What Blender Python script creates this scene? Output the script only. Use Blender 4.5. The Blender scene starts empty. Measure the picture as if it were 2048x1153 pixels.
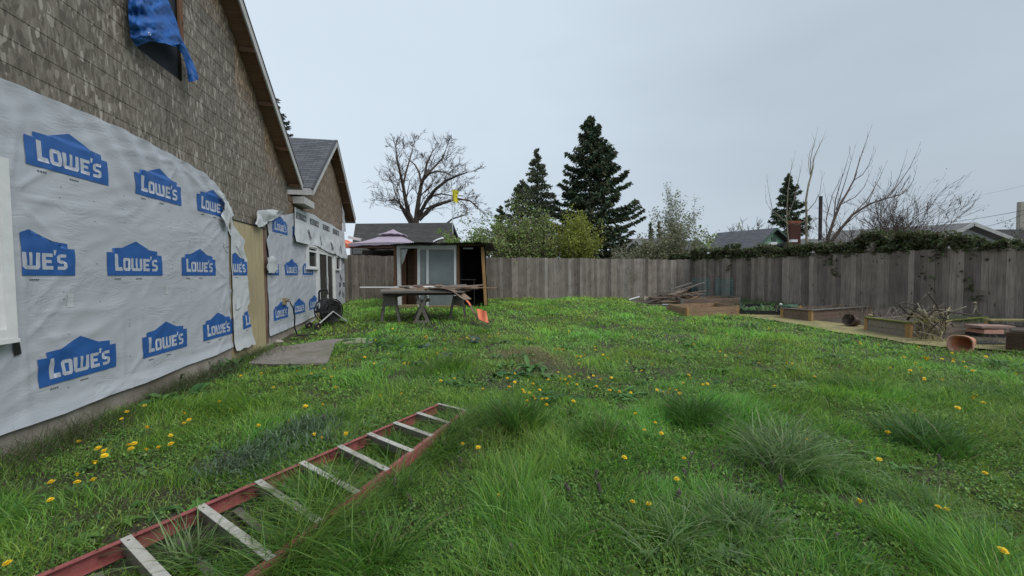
import bpy, bmesh, math, random
import numpy as np
from mathutils import Vector, Matrix, noise
random.seed(7); RS = np.random.RandomState(11)
SC = bpy.context.scene; COL = SC.collection

# ---------------------------------------------------------------- camera (calibrated from the photo)
FPX = 765.0; PITCH = math.radians(1.95); CAM = np.array([0, 0, 1.5])
Fv = np.array([0, math.cos(PITCH), -math.sin(PITCH)]); _U = np.array([0, math.sin(PITCH), math.cos(PITCH)])
Rv = np.array([1., 0, 0]) - .01 * _U; Rv /= np.linalg.norm(Rv)
Uv = _U + .01 * np.array([1., 0, 0]); Uv /= np.linalg.norm(Uv)
cd = bpy.data.cameras.new('camera'); cam = bpy.data.objects.new('camera', cd); COL.objects.link(cam)
cd.sensor_width = 36; cd.lens = 36 * FPX / 2048; cd.clip_end = 2000; cd.clip_start = .02
cam.matrix_world = Matrix(((Rv[0], Uv[0], -Fv[0], CAM[0]), (Rv[1], Uv[1], -Fv[1], CAM[1]), (Rv[2], Uv[2], -Fv[2], CAM[2]), (0, 0, 0, 1)))
SC.camera = cam

# ---------------------------------------------------------------- sky, sun, exposure: bright overcast
SUN_EL, SUN_AZ = math.radians(50), math.radians(118)
w = bpy.data.worlds.new("World"); SC.world = w; w.use_nodes = True
nt = w.node_tree; N_ = nt.nodes; L_ = nt.links; bg = N_['Background']
sky = N_.new('ShaderNodeTexSky'); sky.sky_type = 'NISHITA'; sky.sun_disc = False
sky.sun_elevation = SUN_EL; sky.sun_rotation = SUN_AZ; sky.air_density = 1.2; sky.dust_density = 3
tc = N_.new('ShaderNodeTexCoord'); sep = N_.new('ShaderNodeSeparateXYZ'); L_.new(tc.outputs['Generated'], sep.inputs[0])
# cloud deck: pale blue grey, thinner (brighter) to the left, with soft unevenness
nz = N_.new('ShaderNodeTexNoise'); nz.inputs['Scale'].default_value = 1.6; nz.inputs['Detail'].default_value = 3
mpw = N_.new('ShaderNodeMapping'); mpw.inputs['Scale'].default_value = (1, 1, 2.5); L_.new(tc.outputs['Generated'], mpw.inputs[0]); L_.new(mpw.outputs[0], nz.inputs[0])
m1 = N_.new('ShaderNodeMath'); m1.operation = 'MULTIPLY_ADD'; m1.inputs[1].default_value = .62; m1.inputs[2].default_value = .22; L_.new(sep.outputs[0], m1.inputs[0])
m2 = N_.new('ShaderNodeMath'); m2.operation = 'MULTIPLY_ADD'; m2.inputs[1].default_value = .5; L_.new(nz.outputs[0], m2.inputs[0]); L_.new(m1.outputs[0], m2.inputs[2])
cr = N_.new('ShaderNodeValToRGB'); L_.new(m2.outputs[0], cr.inputs[0])
cr.color_ramp.elements[0].position = .0; cr.color_ramp.elements[0].color = (.52, .595, .67, 1)
cr.color_ramp.elements[1].position = 1.05; cr.color_ramp.elements[1].color = (.32, .375, .43, 1)
e_ = cr.color_ramp.elements.new(.5); e_.color = (.475, .55, .625, 1)
sm = N_.new('ShaderNodeMix'); sm.data_type = 'RGBA'; sm.inputs[0].default_value = .93
sv = N_.new('ShaderNodeVectorMath'); sv.operation = 'SCALE'; sv.inputs['Scale'].default_value = .08; L_.new(sky.outputs[0], sv.inputs[0])
L_.new(sv.outputs[0], sm.inputs['A']); L_.new(cr.outputs[0], sm.inputs['B']); L_.new(sm.outputs['Result'], bg.inputs[0]); bg.inputs[1].default_value = 1.0
sd = bpy.data.lights.new('sun', 'SUN'); sd.energy = 1.45; sd.angle = math.radians(40); sd.color = (1, .97, .93)
so = bpy.data.objects.new('sun', sd); COL.objects.link(so)
sdir = Vector((math.sin(SUN_AZ) * math.cos(SUN_EL), math.cos(SUN_AZ) * math.cos(SUN_EL), math.sin(SUN_EL)))
so.rotation_euler = sdir.to_track_quat('Z', 'Y').to_euler()
SC.view_settings.view_transform = 'Standard'; SC.view_settings.look = 'None'; SC.view_settings.exposure = .5; SC.view_settings.gamma = 1

# ---------------------------------------------------------------- calibration helpers
def ray(u, v): return Fv + Rv * (u - 1024) / FPX + Uv * (576.5 - v) / FPX
def onz(u, v, z):
    d = ray(u, v); return CAM + d * (z - CAM[2]) / d[2]
def ony(u, v, y):
    d = ray(u, v); return CAM + d * y / d[1]
_vp = ray(870, 552); DV = np.array([_vp[0], _vp[1], 0]); DV /= np.linalg.norm(DV)      # along the house wall
NV = np.array([DV[1], -DV[0], 0]); W0 = onz(0, 925, -.05)
def wall(u, v, o=0):                                                                     # photo point on the house wall -> (s, t)
    d = ray(u, v); k = np.dot(W0 + NV * o - CAM, NV) / np.dot(d, NV); p = CAM + d * k; return float((p - W0) @ DV), float(p[2])
def ss(x): x = np.clip(x, 0, 1); return x * x * (3 - 2 * x)
def g(x, y):
    x = np.asarray(x, float); y = np.asarray(y, float); t = ss((y - 7) / 9)
    xs = np.clip(x, -14, 14)
    z = t * (.40 - .013 * xs) + .15 * ss((x - 5) / 6) * (1 - t) - .05 * ss((-x - 3) / 2) * (1 - t)
    z = z + .018 * np.sin(x * 1.9 + 1.3) * np.sin(y * 1.5 + .4) + .012 * np.sin(x * 4.1 + y * 2.7)
    o = (x - W0[0]) * NV[0] + (y - W0[1]) * NV[1]
    z = z - .10 * t * np.exp(-(np.abs(o) / 1.2) ** 2)
    return z + .10 * np.exp(-(((x - .28) / .7) ** 2 + ((y - 7.0) / 1.0) ** 2))
def G(u, v):                                                                             # photo point on the ground
    d = ray(u, v); p = onz(u, v, .1)
    for _ in range(25): p = onz(u, v, float(g(p[0], p[1])) * .6 + p[2] * .4)
    return p

# ---------------------------------------------------------------- scene helpers
MW = {}
def thing(name, label, cat, loc=(0, 0, 0), rotz=0, group=None):
    o = bpy.data.objects.new(name, None); COL.objects.link(o); o.empty_display_size = .2
    o.location = loc; o.rotation_euler = (0, 0, rotz); MW[o] = Matrix.Translation(Vector(loc)) @ Matrix.Rotation(rotz, 4, 'Z')
    o['label'] = label; o['category'] = cat
    if group: o['group'] = group
    return o
def tag(o, label=None, cat=None, group=None, kind=None):
    for k, v in (('label', label), ('category', cat), ('group', group), ('kind', kind)):
        if v: o[k] = v
    return o
def finish(name, me, mats, parent=None, local=False, smooth=False, origin=None):
    for m in (mats if isinstance(mats, (list, tuple)) else [mats]): me.materials.append(m)
    o = bpy.data.objects.new(name, me); COL.objects.link(o)
    if parent is not None:
        o.parent = parent; root = parent
        while root not in MW: root = root.parent
        if not local: me.transform(MW[root].inverted())
    elif origin is not None:
        me.transform(Matrix.Translation(-Vector(origin))); o.location = origin
    else:
        v = np.empty(len(me.vertices) * 3); me.vertices.foreach_get('co', v); v = v.reshape(-1, 3)
        lo, hi = v.min(0), v.max(0); org = Vector(((lo[0] + hi[0]) / 2, (lo[1] + hi[1]) / 2, lo[2]))
        me.transform(Matrix.Translation(-org)); o.location = org
    if smooth: me.polygons.foreach_set('use_smooth', [True] * len(me.polygons))
    me.update(); return o
class MB:
    def __init__(s): s.v = []; s.f = []; s.m = []; s.cc = []
    def col(s, c): s.cc.append((len(s.v), c))
    def face(s, pts, mi=0):
        b = len(s.v); s.v += [tuple(map(float, p)) for p in pts]; s.f.append(tuple(range(b, b + len(pts)))); s.m.append(mi)
    def hexa(s, a, b, mi=0):            # a, b: two matching quads
        n = len(a); k = len(s.v); s.v += [tuple(map(float, p)) for p in list(a) + list(b)]
        s.f.append(tuple(k + i for i in range(n))[::-1]); s.f.append(tuple(k + n + i for i in range(n)))
        for i in range(n): j = (i + 1) % n; s.f.append((k + i, k + j, k + n + j, k + n + i))
        s.m += [mi] * (n + 2)
    def box(s, lo, hi, mi=0):
        (x0, y0, z0), (x1, y1, z1) = lo, hi
        s.hexa([(x0, y0, z0), (x1, y0, z0), (x1, y1, z0), (x0, y1, z0)], [(x0, y0, z1), (x1, y0, z1), (x1, y1, z1), (x0, y1, z1)], mi)
    def beam(s, p0, p1, w, h, up=(0, 0, 1), mi=0, w1=None, h1=None):   # w across, h along up
        p0 = Vector(p0); p1 = Vector(p1); d = (p1 - p0).normalized(); up = Vector(up)
        a = d.cross(up)
        if a.length < 1e-4: a = d.cross(Vector((1, 0, 0)))
        a.normalize(); b = a.cross(d).normalized(); w1 = w1 or w; h1 = h1 or h
        q = lambda p, w, h: [p + a * (w / 2) * i + b * (h / 2) * j for i, j in ((-1, -1), (1, -1), (1, 1), (-1, 1))]
        s.hexa(q(p0, w, h), q(p1, w1, h1), mi)
    def tube(s, pts, r, n=8, mi=0, cap=True):
        pts = [Vector(p) for p in pts]; rr = r if isinstance(r, (list, tuple)) else [r] * len(pts); k = len(s.v)
        a = None
        for i, p in enumerate(pts):
            d = (pts[min(i + 1, len(pts) - 1)] - pts[max(i - 1, 0)])
            d = d.normalized() if d.length > 1e-9 else Vector((0, 0, 1))
            if a is None: a = d.orthogonal().normalized()
            a = (a - d * a.dot(d)); a = a.normalized() if a.length > 1e-6 else d.orthogonal().normalized()
            b = d.cross(a)
            for j in range(n):
                t = 2 * math.pi * j / n; s.v.append(tuple(p + (a * math.cos(t) + b * math.sin(t)) * rr[i]))
        for i in range(len(pts) - 1):
            for j in range(n):
                j2 = (j + 1) % n; s.f.append((k + i * n + j, k + i * n + j2, k + (i + 1) * n + j2, k + (i + 1) * n + j)); s.m.append(mi)
        if cap:
            s.f.append(tuple(k + j for j in range(n))[::-1]); s.f.append(tuple(k + (len(pts) - 1) * n + j for j in range(n))); s.m += [mi, mi]
    def grid(s, P, mi=0):               # P: rows of points
        k = len(s.v); R = len(P); C = len(P[0])
        for r in P: s.v += [tuple(map(float, p)) for p in r]
        for i in range(R - 1):
            for j in range(C - 1):
                s.f.append((k + i * C + j, k + i * C + j + 1, k + (i + 1) * C + j + 1, k + (i + 1) * C + j)); s.m.append(mi)
    def build(s, name, mats, parent=None, local=False, smooth=False, origin=None):
        me = bpy.data.meshes.new(name); me.from_pydata(s.v, [], s.f); me.polygons.foreach_set('material_index', s.m)
        if s.cc:
            c = np.ones((len(s.v), 4), np.float32)
            for i, q in s.cc: c[i:, :3] = q
            me.color_attributes.new('Col', 'FLOAT_COLOR', 'POINT').data.foreach_set('color', c.ravel())
        return finish(name, me, mats, parent, local, smooth, origin)
def np_mesh(name, V, Fc, mat, col=None, parent=None, smooth=False, origin=None):
    me = bpy.data.meshes.new(name); nv = len(V); nf, k = Fc.shape
    me.vertices.add(nv); me.vertices.foreach_set('co', V.astype(np.float32).ravel())
    me.loops.add(nf * k); me.loops.foreach_set('vertex_index', Fc.astype(np.int32).ravel())
    me.polygons.add(nf); me.polygons.foreach_set('loop_start', np.arange(0, nf * k, k, dtype=np.int32))
    if col is not None:
        a = me.color_attributes.new('Col', 'FLOAT_COLOR', 'POINT'); c = np.ones((nv, 4), np.float32); c[:, :3] = col; a.data.foreach_set('color', c.ravel())
    me.update(calc_edges=True); me.validate()
    return finish(name, me, mat, parent, False, smooth, origin)

# ---------------------------------------------------------------- procedural materials
def mat_new(name):
    m = bpy.data.materials.new(name); m.use_nodes = True; n = m.node_tree.nodes; l = m.node_tree.links; return m, n, l, n['Principled BSDF']
def ramp(n, cols):
    r = n.new('ShaderNodeValToRGB'); e = r.color_ramp.elements
    while len(e) < len(cols): e.new(.5)
    for i, (p, c) in enumerate(cols): e[i].position = p; e[i].color = (*c, 1)
    return r
def simple(name, c1, c2=None, scale=8, rough=.75, stretch=(1, 1, 1), bump=.15, metal=0, detail=6, coat=0, dirt=None, spread=.18, dist=.01):
    m, n, l, b = mat_new(name); c2 = c2 or tuple(x * .7 for x in c1)
    t = n.new('ShaderNodeTexCoord'); mp = n.new('ShaderNodeMapping'); mp.inputs['Scale'].default_value = stretch; l.new(t.outputs['Object'], mp.inputs[0])
    z = n.new('ShaderNodeTexNoise'); z.inputs['Scale'].default_value = scale; z.inputs['Detail'].default_value = detail; z.inputs['Roughness'].default_value = .65; l.new(mp.outputs[0], z.inputs[0])
    r = ramp(n, [(.5 - spread, c2), (.5 + spread, c1)]); l.new(z.outputs[0], r.inputs[0]); out = r.outputs[0]
    if dirt:
        z2 = n.new('ShaderNodeTexNoise'); z2.inputs['Scale'].default_value = scale * .17; z2.inputs['Detail'].default_value = 5; l.new(t.outputs['Object'], z2.inputs[0])
        r2 = ramp(n, [(.48, (0, 0, 0)), (.68, (1, 1, 1))]); l.new(z2.outputs[0], r2.inputs[0])
        mx = n.new('ShaderNodeMix'); mx.data_type = 'RGBA'; l.new(r2.outputs[0], mx.inputs[0]); l.new(out, mx.inputs['A']); mx.inputs['B'].default_value = (*dirt, 1); out = mx.outputs['Result']
    l.new(out, b.inputs['Base Color']); b.inputs['Roughness'].default_value = rough; b.inputs['Metallic'].default_value = metal
    if bump:
        bp = n.new('ShaderNodeBump'); bp.inputs['Strength'].default_value = bump; bp.inputs['Distance'].default_value = dist; l.new(z.outputs[0], bp.inputs['Height']); l.new(bp.outputs[0], b.inputs['Normal'])
    return m
def wood(name, c1, c2, axis='z', sc=1., rough=.85, knots=True, hue=.5):
    """weathered wood: grain stretched along one axis, knots, tone per board from the Col attribute when present"""
    m, n, l, b = mat_new(name); t = n.new('ShaderNodeTexCoord'); mp = n.new('ShaderNodeMapping')
    s = {'x': (.6, 14, 14), 'y': (14, .6, 14), 'z': (14, 14, .6)}[axis]; mp.inputs['Scale'].default_value = [q * sc for q in s]; l.new(t.outputs['Object'], mp.inputs[0])
    z = n.new('ShaderNodeTexNoise'); z.inputs['Scale'].default_value = 2.2; z.inputs['Detail'].default_value = 8; z.inputs['Roughness'].default_value = .7; z.inputs['Distortion'].default_value = .6; l.new(mp.outputs[0], z.inputs[0])
    r = ramp(n, [(.3, c2), (.55, tuple((p + q) / 2 for p, q in zip(c1, c2))), (.72, c1)]); l.new(z.outputs[0], r.inputs[0]); out = r.outputs[0]
    z3 = n.new('ShaderNodeTexNoise'); z3.inputs['Scale'].default_value = 1.3; z3.inputs['Detail'].default_value = 4; l.new(t.outputs['Object'], z3.inputs[0])
    hs = n.new('ShaderNodeHueSaturation'); l.new(out, hs.inputs['Color']); mr = n.new('ShaderNodeMapRange'); mr.inputs[3].default_value = .6; mr.inputs[4].default_value = 1.35; l.new(z3.outputs[0], mr.inputs[0]); l.new(mr.outputs[0], hs.inputs['Value']); out = hs.outputs[0]
    if knots:
        v = n.new('ShaderNodeTexVoronoi'); v.inputs['Scale'].default_value = 1; mk = n.new('ShaderNodeMapping'); mk.inputs['Scale'].default_value = {'x': (2, 7, 7), 'y': (7, 2, 7), 'z': (7, 7, 2.2)}[axis]; l.new(t.outputs['Object'], mk.inputs[0]); l.new(mk.outputs[0], v.inputs[0])
        rk = ramp(n, [(.07, (1, 1, 1)), (.16, (0, 0, 0))]); l.new(v.outputs['Distance'], rk.inputs[0])
        mx = n.new('ShaderNodeMix'); mx.data_type = 'RGBA'; l.new(rk.outputs[0], mx.inputs[0]); l.new(out, mx.inputs['A']); mx.inputs['B'].default_value = (*[q * .45 for q in c2], 1); out = mx.outputs['Result']
    l.new(out, b.inputs['Base Color']); b.inputs['Roughness'].default_value = rough
    bp = n.new('ShaderNodeBump'); bp.inputs['Strength'].default_value = .35; bp.inputs['Distance'].default_value = .004; l.new(z.outputs[0], bp.inputs['Height']); l.new(bp.outputs[0], b.inputs['Normal'])
    return m
def attr_mat(name, rough=.6, trans=.25, spec=.3, vscale=3.0, mult=1.0):
    """colour from the per-leaf / per-board attribute, with slow natural variation"""
    m, n, l, b = mat_new(name); a = n.new('ShaderNodeAttribute'); a.attribute_name = 'Col'
    t = n.new('ShaderNodeTexCoord'); z = n.new('ShaderNodeTexNoise'); z.inputs['Scale'].default_value = vscale; z.inputs['Detail'].default_value = 3; l.new(t.outputs['Object'], z.inputs[0])
    mr = n.new('ShaderNodeMapRange'); mr.inputs[3].default_value = .65 * mult; mr.inputs[4].default_value = 1.35 * mult; l.new(z.outputs[0], mr.inputs[0])
    vm = n.new('ShaderNodeVectorMath'); vm.operation = 'SCALE'; l.new(a.outputs['Color'], vm.inputs[0]); l.new(mr.outputs[0], vm.inputs['Scale'])
    l.new(vm.outputs[0], b.inputs['Base Color']); b.inputs['Roughness'].default_value = rough; b.inputs['Specular IOR Level'].default_value = spec
    if trans:
        tr = n.new('ShaderNodeBsdfTranslucent'); l.new(vm.outputs[0], tr.inputs[0]); mx = n.new('ShaderNodeMixShader'); mx.inputs[0].default_value = trans
        l.new(b.outputs[0], mx.inputs[1]); l.new(tr.outputs[0], mx.inputs[2]); l.new(mx.outputs[0], n['Material Output'].inputs[0])
    return m
M = {}
M['leaf'] = attr_mat('leaf_green', .5, .35, .35)
M['grass'] = attr_mat('grass_blade', .42, .42, .45, .9)
M['needle'] = attr_mat('conifer_needles', .8, .1, .1, 1.2)
M['bark'] = simple('bark_grey_brown', (.11, .085, .065), (.045, .035, .03), 14, .95, bump=.4)
M['bark_pale'] = simple('bark_pale_lichen', (.34, .30, .21), (.15, .13, .09), 9, .95, bump=.3)
M['twig_red'] = simple('twig_bark_reddish', (.15, .105, .085), (.07, .05, .045), 9, .9, bump=.2)
M['gwood'] = wood('wood_weathered_grey', (.25, .225, .2), (.10, .088, .078), 'x')
M['bwood'] = wood('wood_brown_scrap', (.27, .19, .14), (.10, .068, .05), 'x')
M['cedar'] = wood('wood_cedar_board', (.42, .28, .17), (.2, .12, .07), 'x')
M['cedar_z'] = wood('wood_cedar_post', (.5, .3, .12), (.25, .14, .06), 'z')
M['greybed'] = wood('wood_bed_grey', (.32, .27, .22), (.15, .12, .095), 'x')
M['postbrown'] = wood('wood_post_brown', (.23, .115, .06), (.10, .05, .03), 'z')
M['soffit'] = wood('wood_soffit_brown', (.30, .17, .10), (.14, .08, .05), 'y')
M['fascia'] = simple('paint_fascia_grey', (.50, .50, .49), (.38, .38, .37), 5, .6, (1, 1, 1), .05)
M['white'] = simple('paint_white', (.76, .77, .77), (.62, .63, .63), 4, .45, bump=.04, dirt=(.55, .55, .53))
M['black'] = simple('plastic_black', (.02, .02, .022), (.012, .012, .013), 8, .45, bump=.05)
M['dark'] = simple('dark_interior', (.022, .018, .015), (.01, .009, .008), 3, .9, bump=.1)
M['concrete'] = simple('concrete_foundation', (.36, .33, .28), (.22, .19, .16), 5, .95, bump=.3, dirt=(.17, .15, .115))
M['blue'] = simple('ink_blue', (.022, .11, .36), (.016, .085, .29), 7, .5, bump=.08)
M['inkwhite'] = simple('ink_white', (.45, .48, .54), (.39, .42, .48), 12, .55, bump=.06)
M['ink'] = simple('ink_black', (.035, .035, .04), (.02, .02, .022), 20, .6, bump=0)
M['tan'] = simple('paint_cream_siding', (.42, .36, .215), (.34, .285, .165), 3, .7, (6, 6, 1), .08, dirt=(.30, .25, .16))
M['red'] = simple('fiberglass_red', (.34, .10, .095), (.23, .062, .058), 26, .7, bump=.15, dirt=(.21, .115, .08))
M['alu'] = simple('aluminium_step', (.52, .505, .46), (.40, .385, .34), 30, .55, (1, 1, 1), .08, dirt=(.24, .215, .165))
M['aludark'] = simple('aluminium_dull_shaded', (.20, .18, .155), (.11, .10, .085), 12, .6, bump=.1)  # dull metal, darkened to carry the shade of the step flanges
M['rust'] = simple('rusty_bolt', (.12, .06, .035), (.06, .03, .02), 30, .8)
M['terra'] = simple('terracotta', (.64, .25, .12), (.52, .185, .09), 6, .85, bump=.1, dirt=(.42, .24, .17))
M['terrain'] = simple('terracotta_rim', (.60, .33, .24), (.52, .27, .19), 6, .85, bump=.1)
M['brownpot'] = simple('brown_pot', (.10, .055, .04), (.055, .032, .025), 6, .5, bump=.05)
M['brick'] = simple('brick_red', (.27, .085, .045), (.17, .05, .03), 10, .9)
M['orange'] = simple('orange_plastic', (.75, .20, .09), (.6, .15, .07), 5, .55, bump=.1)
M['purple'] = simple('canopy_cloth_mauve', (.42, .35, .43), (.34, .28, .35), 2.5, .8, bump=.1)
M['yellow'] = simple('flag_yellow', (.75, .68, .04), (.6, .52, .03), 4, .7)
M['tarp'] = simple('tarp_blue', (.008, .12, .43), (.006, .075, .30), 9, .6, bump=.5, dist=.02)
M['moss'] = simple('moss', (.20, .22, .03), (.09, .10, .02), 25, .95, bump=.5, dist=.02)
M['green'] = simple('clapboard_green', (.12, .24, .15), (.09, .19, .12), 3, .7, bump=.05)
M['louvre'] = simple('louvre_dark', (.05, .09, .07), (.03, .05, .04), 5, .7)
M['darkroof'] = simple('roof_dark_charcoal', (.055, .055, .06), (.035, .035, .038), 30, .95, bump=.3)
M['greyroof'] = simple('roof_grey', (.20, .20, .20), (.13, .13, .13), 20, .95, bump=.3)
M['tealwire'] = simple('wire_teal', (.04, .20, .20), (.03, .14, .15), 9, .5, bump=0)
M['wicker'] = wood('basket_dark', (.15, .085, .055), (.05, .03, .02), 'x', 1.5)
M['straw'] = simple('dry_straw', (.34, .28, .14), (.2, .16, .08), 20, .9)
M['metal'] = simple('metal_grey_tube', (.62, .62, .62), (.48, .48, .48), 10, .35, bump=.02, metal=.3)
M['pole'] = simple('pole_dark', (.03, .022, .026), (.02, .015, .018), 8, .7)
M['stone'] = simple('stone_pale', (.42, .38, .32), (.26, .23, .2), 12, .9, bump=.4)
M['wallgrey'] = simple('wall_pale_siding', (.42, .43, .42), (.34, .35, .34), 3, .8)
m, n, l, b = mat_new('glass_dark'); M['glass'] = m
b.inputs['Base Color'].default_value = (.02, .024, .024, 1); b.inputs['Roughness'].default_value = .05; b.inputs['Specular IOR Level'].default_value = .7
t = n.new('ShaderNodeTexCoord'); z = n.new('ShaderNodeTexNoise'); z.inputs['Scale'].default_value = 1.2; l.new(t.outputs['Object'], z.inputs[0]); r = ramp(n, [(.4, (.012, .015, .014)), (.7, (.045, .052, .05))]); l.new(z.outputs[0], r.inputs[0]); l.new(r.outputs[0], b.inputs['Base Color'])
m, n, l, b = mat_new('glass_dusty'); M['glass_dusty'] = m
t = n.new('ShaderNodeTexCoord'); z = n.new('ShaderNodeTexNoise'); z.inputs['Scale'].default_value = 1.6; z.inputs['Detail'].default_value = 6; l.new(t.outputs['Object'], z.inputs[0]); r = ramp(n, [(.35, (.17, .20, .205)), (.7, (.25, .28, .285))]); l.new(z.outputs[0], r.inputs[0]); l.new(r.outputs[0], b.inputs['Base Color'])
b.inputs['Roughness'].default_value = .22
# strand-board lap siding
m, n, l, b = mat_new('strand_board'); M['osb'] = m
t = n.new('ShaderNodeTexCoord'); cols = []
for k, (rot, sc) in enumerate(((.45, 17), (-.6, 22), (1.3, 15))):
    mp = n.new('ShaderNodeMapping'); mp.inputs['Rotation'].default_value = (0, rot, 0); mp.inputs['Scale'].default_value = (sc * 2.0, 3, sc * .62); l.new(t.outputs['Object'], mp.inputs[0])
    wz = n.new('ShaderNodeTexNoise'); wz.inputs['Scale'].default_value = .8; l.new(mp.outputs[0], wz.inputs[0])
    ad = n.new('ShaderNodeMix'); ad.data_type = 'RGBA'; ad.blend_type = 'ADD'; ad.inputs[0].default_value = .8; l.new(mp.outputs[0], ad.inputs['A']); l.new(wz.outputs['Color'], ad.inputs['B'])
    v = n.new('ShaderNodeTexVoronoi'); v.inputs['Scale'].default_value = 1; l.new(ad.outputs['Result'], v.inputs[0]); sp = n.new('ShaderNodeSeparateColor'); l.new(v.outputs['Color'], sp.inputs[0]); cols.append(sp)
mx = n.new('ShaderNodeMath'); mx.operation = 'MULTIPLY'; l.new(cols[0].outputs[0], mx.inputs[0]); l.new(cols[1].outputs[0], mx.inputs[1])
gt = n.new('ShaderNodeMath'); gt.operation = 'GREATER_THAN'; gt.inputs[1].default_value = .55; l.new(cols[2].outputs[1], gt.inputs[0])
mf = n.new('ShaderNodeMix'); l.new(gt.outputs[0], mf.inputs[0]); l.new(mx.outputs[0], mf.inputs['A']); l.new(cols[2].outputs[0], mf.inputs['B'])
r = ramp(n, [(0, (.10, .084, .066)), (.18, (.150, .130, .104)), (.45, (.185, .163, .133)), (.75, (.222, .20, .167)), (1, (.37, .34, .295))]); l.new(mf.outputs[0], r.inputs[0])
zz = n.new('ShaderNodeTexNoise'); zz.inputs['Scale'].default_value = .8; zz.inputs['Detail'].default_value = 5; l.new(t.outputs['Object'], zz.inputs[0])
mr = n.new('ShaderNodeMapRange'); mr.inputs[3].default_value = .75; mr.inputs[4].default_value = 1.28; l.new(zz.outputs[0], mr.inputs[0])
at = n.new('ShaderNodeAttribute'); at.attribute_name = 'Col'      # tone of each board, unweathered warm boards under the eaves
vm = n.new('ShaderNodeVectorMath'); vm.operation = 'SCALE'; l.new(r.outputs[0], vm.inputs[0]); l.new(mr.outputs[0], vm.inputs['Scale'])
vm2 = n.new('ShaderNodeVectorMath'); vm2.operation = 'MULTIPLY'; l.new(vm.outputs[0], vm2.inputs[0]); l.new(at.outputs['Color'], vm2.inputs[1]); l.new(vm2.outputs[0], b.inputs['Base Color'])
b.inputs['Roughness'].default_value = .8; bp = n.new('ShaderNodeBump'); bp.inputs['Strength'].default_value = .3; bp.inputs['Distance'].default_value = .002; l.new(mf.outputs[0], bp.inputs['Height']); l.new(bp.outputs[0], b.inputs['Normal'])
# house wrap: thin white film with wrinkles
def wrapmat(name, c1, c2):
    m, n, l, b = mat_new(name); t = n.new('ShaderNodeTexCoord')
    z1 = n.new('ShaderNodeTexNoise'); z1.inputs['Scale'].default_value = 1.1; z1.inputs['Detail'].default_value = 4; l.new(t.outputs['Object'], z1.inputs[0])
    mp = n.new('ShaderNodeMapping'); mp.inputs['Rotation'].default_value = (0, .6, 0); mp.inputs['Scale'].default_value = (2.2, 1, 8); l.new(t.outputs['Object'], mp.inputs[0])
    z2 = n.new('ShaderNodeTexNoise'); z2.inputs['Scale'].default_value = .9; z2.inputs['Detail'].default_value = 7; z2.inputs['Distortion'].default_value = 1.2; z2.inputs['Roughness'].default_value = .62; l.new(mp.outputs[0], z2.inputs[0])
    ab = n.new('ShaderNodeMath'); ab.operation = 'SUBTRACT'; ab.inputs[1].default_value = .5; l.new(z2.outputs[0], ab.inputs[0]); ab2 = n.new('ShaderNodeMath'); ab2.operation = 'ABSOLUTE'; l.new(ab.outputs[0], ab2.inputs[0])
    sq = n.new('ShaderNodeMath'); sq.operation = 'POWER'; sq.inputs[1].default_value = .45; l.new(ab2.outputs[0], sq.inputs[0])
    msk = n.new('ShaderNodeTexNoise'); msk.inputs['Scale'].default_value = 1.7; msk.inputs['Detail'].default_value = 2; l.new(t.outputs['Object'], msk.inputs[0]); mr_ = n.new('ShaderNodeMapRange'); mr_.inputs[1].default_value = .42; mr_.inputs[2].default_value = .66; mr_.inputs[3].default_value = .12; mr_.inputs[4].default_value = 1.3; l.new(msk.outputs[0], mr_.inputs[0])
    mm_ = n.new('ShaderNodeMath'); mm_.operation = 'MULTIPLY'; l.new(sq.outputs[0], mm_.inputs[0]); l.new(mr_.outputs[0], mm_.inputs[1]); sq = mm_
    z3 = n.new('ShaderNodeTexNoise'); z3.inputs['Scale'].default_value = 60; l.new(t.outputs['Object'], z3.inputs[0])
    b1 = n.new('ShaderNodeBump'); b1.inputs['Strength'].default_value = .36; b1.inputs['Distance'].default_value = .02; l.new(sq.outputs[0], b1.inputs['Height'])
    b2 = n.new('ShaderNodeBump'); b2.inputs['Strength'].default_value = .1; b2.inputs['Distance'].default_value = .002; l.new(z3.outputs[0], b2.inputs['Height']); l.new(b1.outputs[0], b2.inputs['Normal']); l.new(b2.outputs[0], b.inputs['Normal'])
    r = ramp(n, [(.3, c2), (.65, c1)]); l.new(z1.outputs[0], r.inputs[0]); l.new(r.outputs[0], b.inputs['Base Color']); b.inputs['Roughness'].default_value = .42; return m
M['wrap'] = wrapmat('house_wrap_film', (.46, .485, .53), (.41, .435, .48))
M['wrap_pale'] = wrapmat('house_wrap_film_pale', (.55, .575, .59), (.47, .495, .515))
# roof shingles (brick courses + grit)
def shingle(name, c1, c2, sx=1, sz=1):
    m, n, l, b = mat_new(name); t = n.new('ShaderNodeTexCoord'); u = n.new('ShaderNodeUVMap')
    bk = n.new('ShaderNodeTexBrick'); bk.inputs['Scale'].default_value = 1; bk.inputs['Brick Width'].default_value = .33; bk.inputs['Row Height'].default_value = .145; bk.inputs['Mortar Size'].default_value = .006; bk.offset = .37
    bk.inputs['Color1'].default_value = (*c1, 1); bk.inputs['Color2'].default_value = (*c2, 1); bk.inputs['Mortar'].default_value = (*[q * .3 for q in c2], 1); l.new(u.outputs[0], bk.inputs[0])
    z = n.new('ShaderNodeTexNoise'); z.inputs['Scale'].default_value = 40; z.inputs['Detail'].default_value = 4; l.new(t.outputs['Object'], z.inputs[0]); mr = n.new('ShaderNodeMapRange'); mr.inputs[3].default_value = .6; mr.inputs[4].default_value = 1.4; l.new(z.outputs[0], mr.inputs[0])
    vm = n.new('ShaderNodeVectorMath'); vm.operation = 'SCALE'; l.new(bk.outputs[0], vm.inputs[0]); l.new(mr.outputs[0], vm.inputs['Scale']); l.new(vm.outputs[0], b.inputs['Base Color']); b.inputs['Roughness'].default_value = .9
    return m
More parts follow.
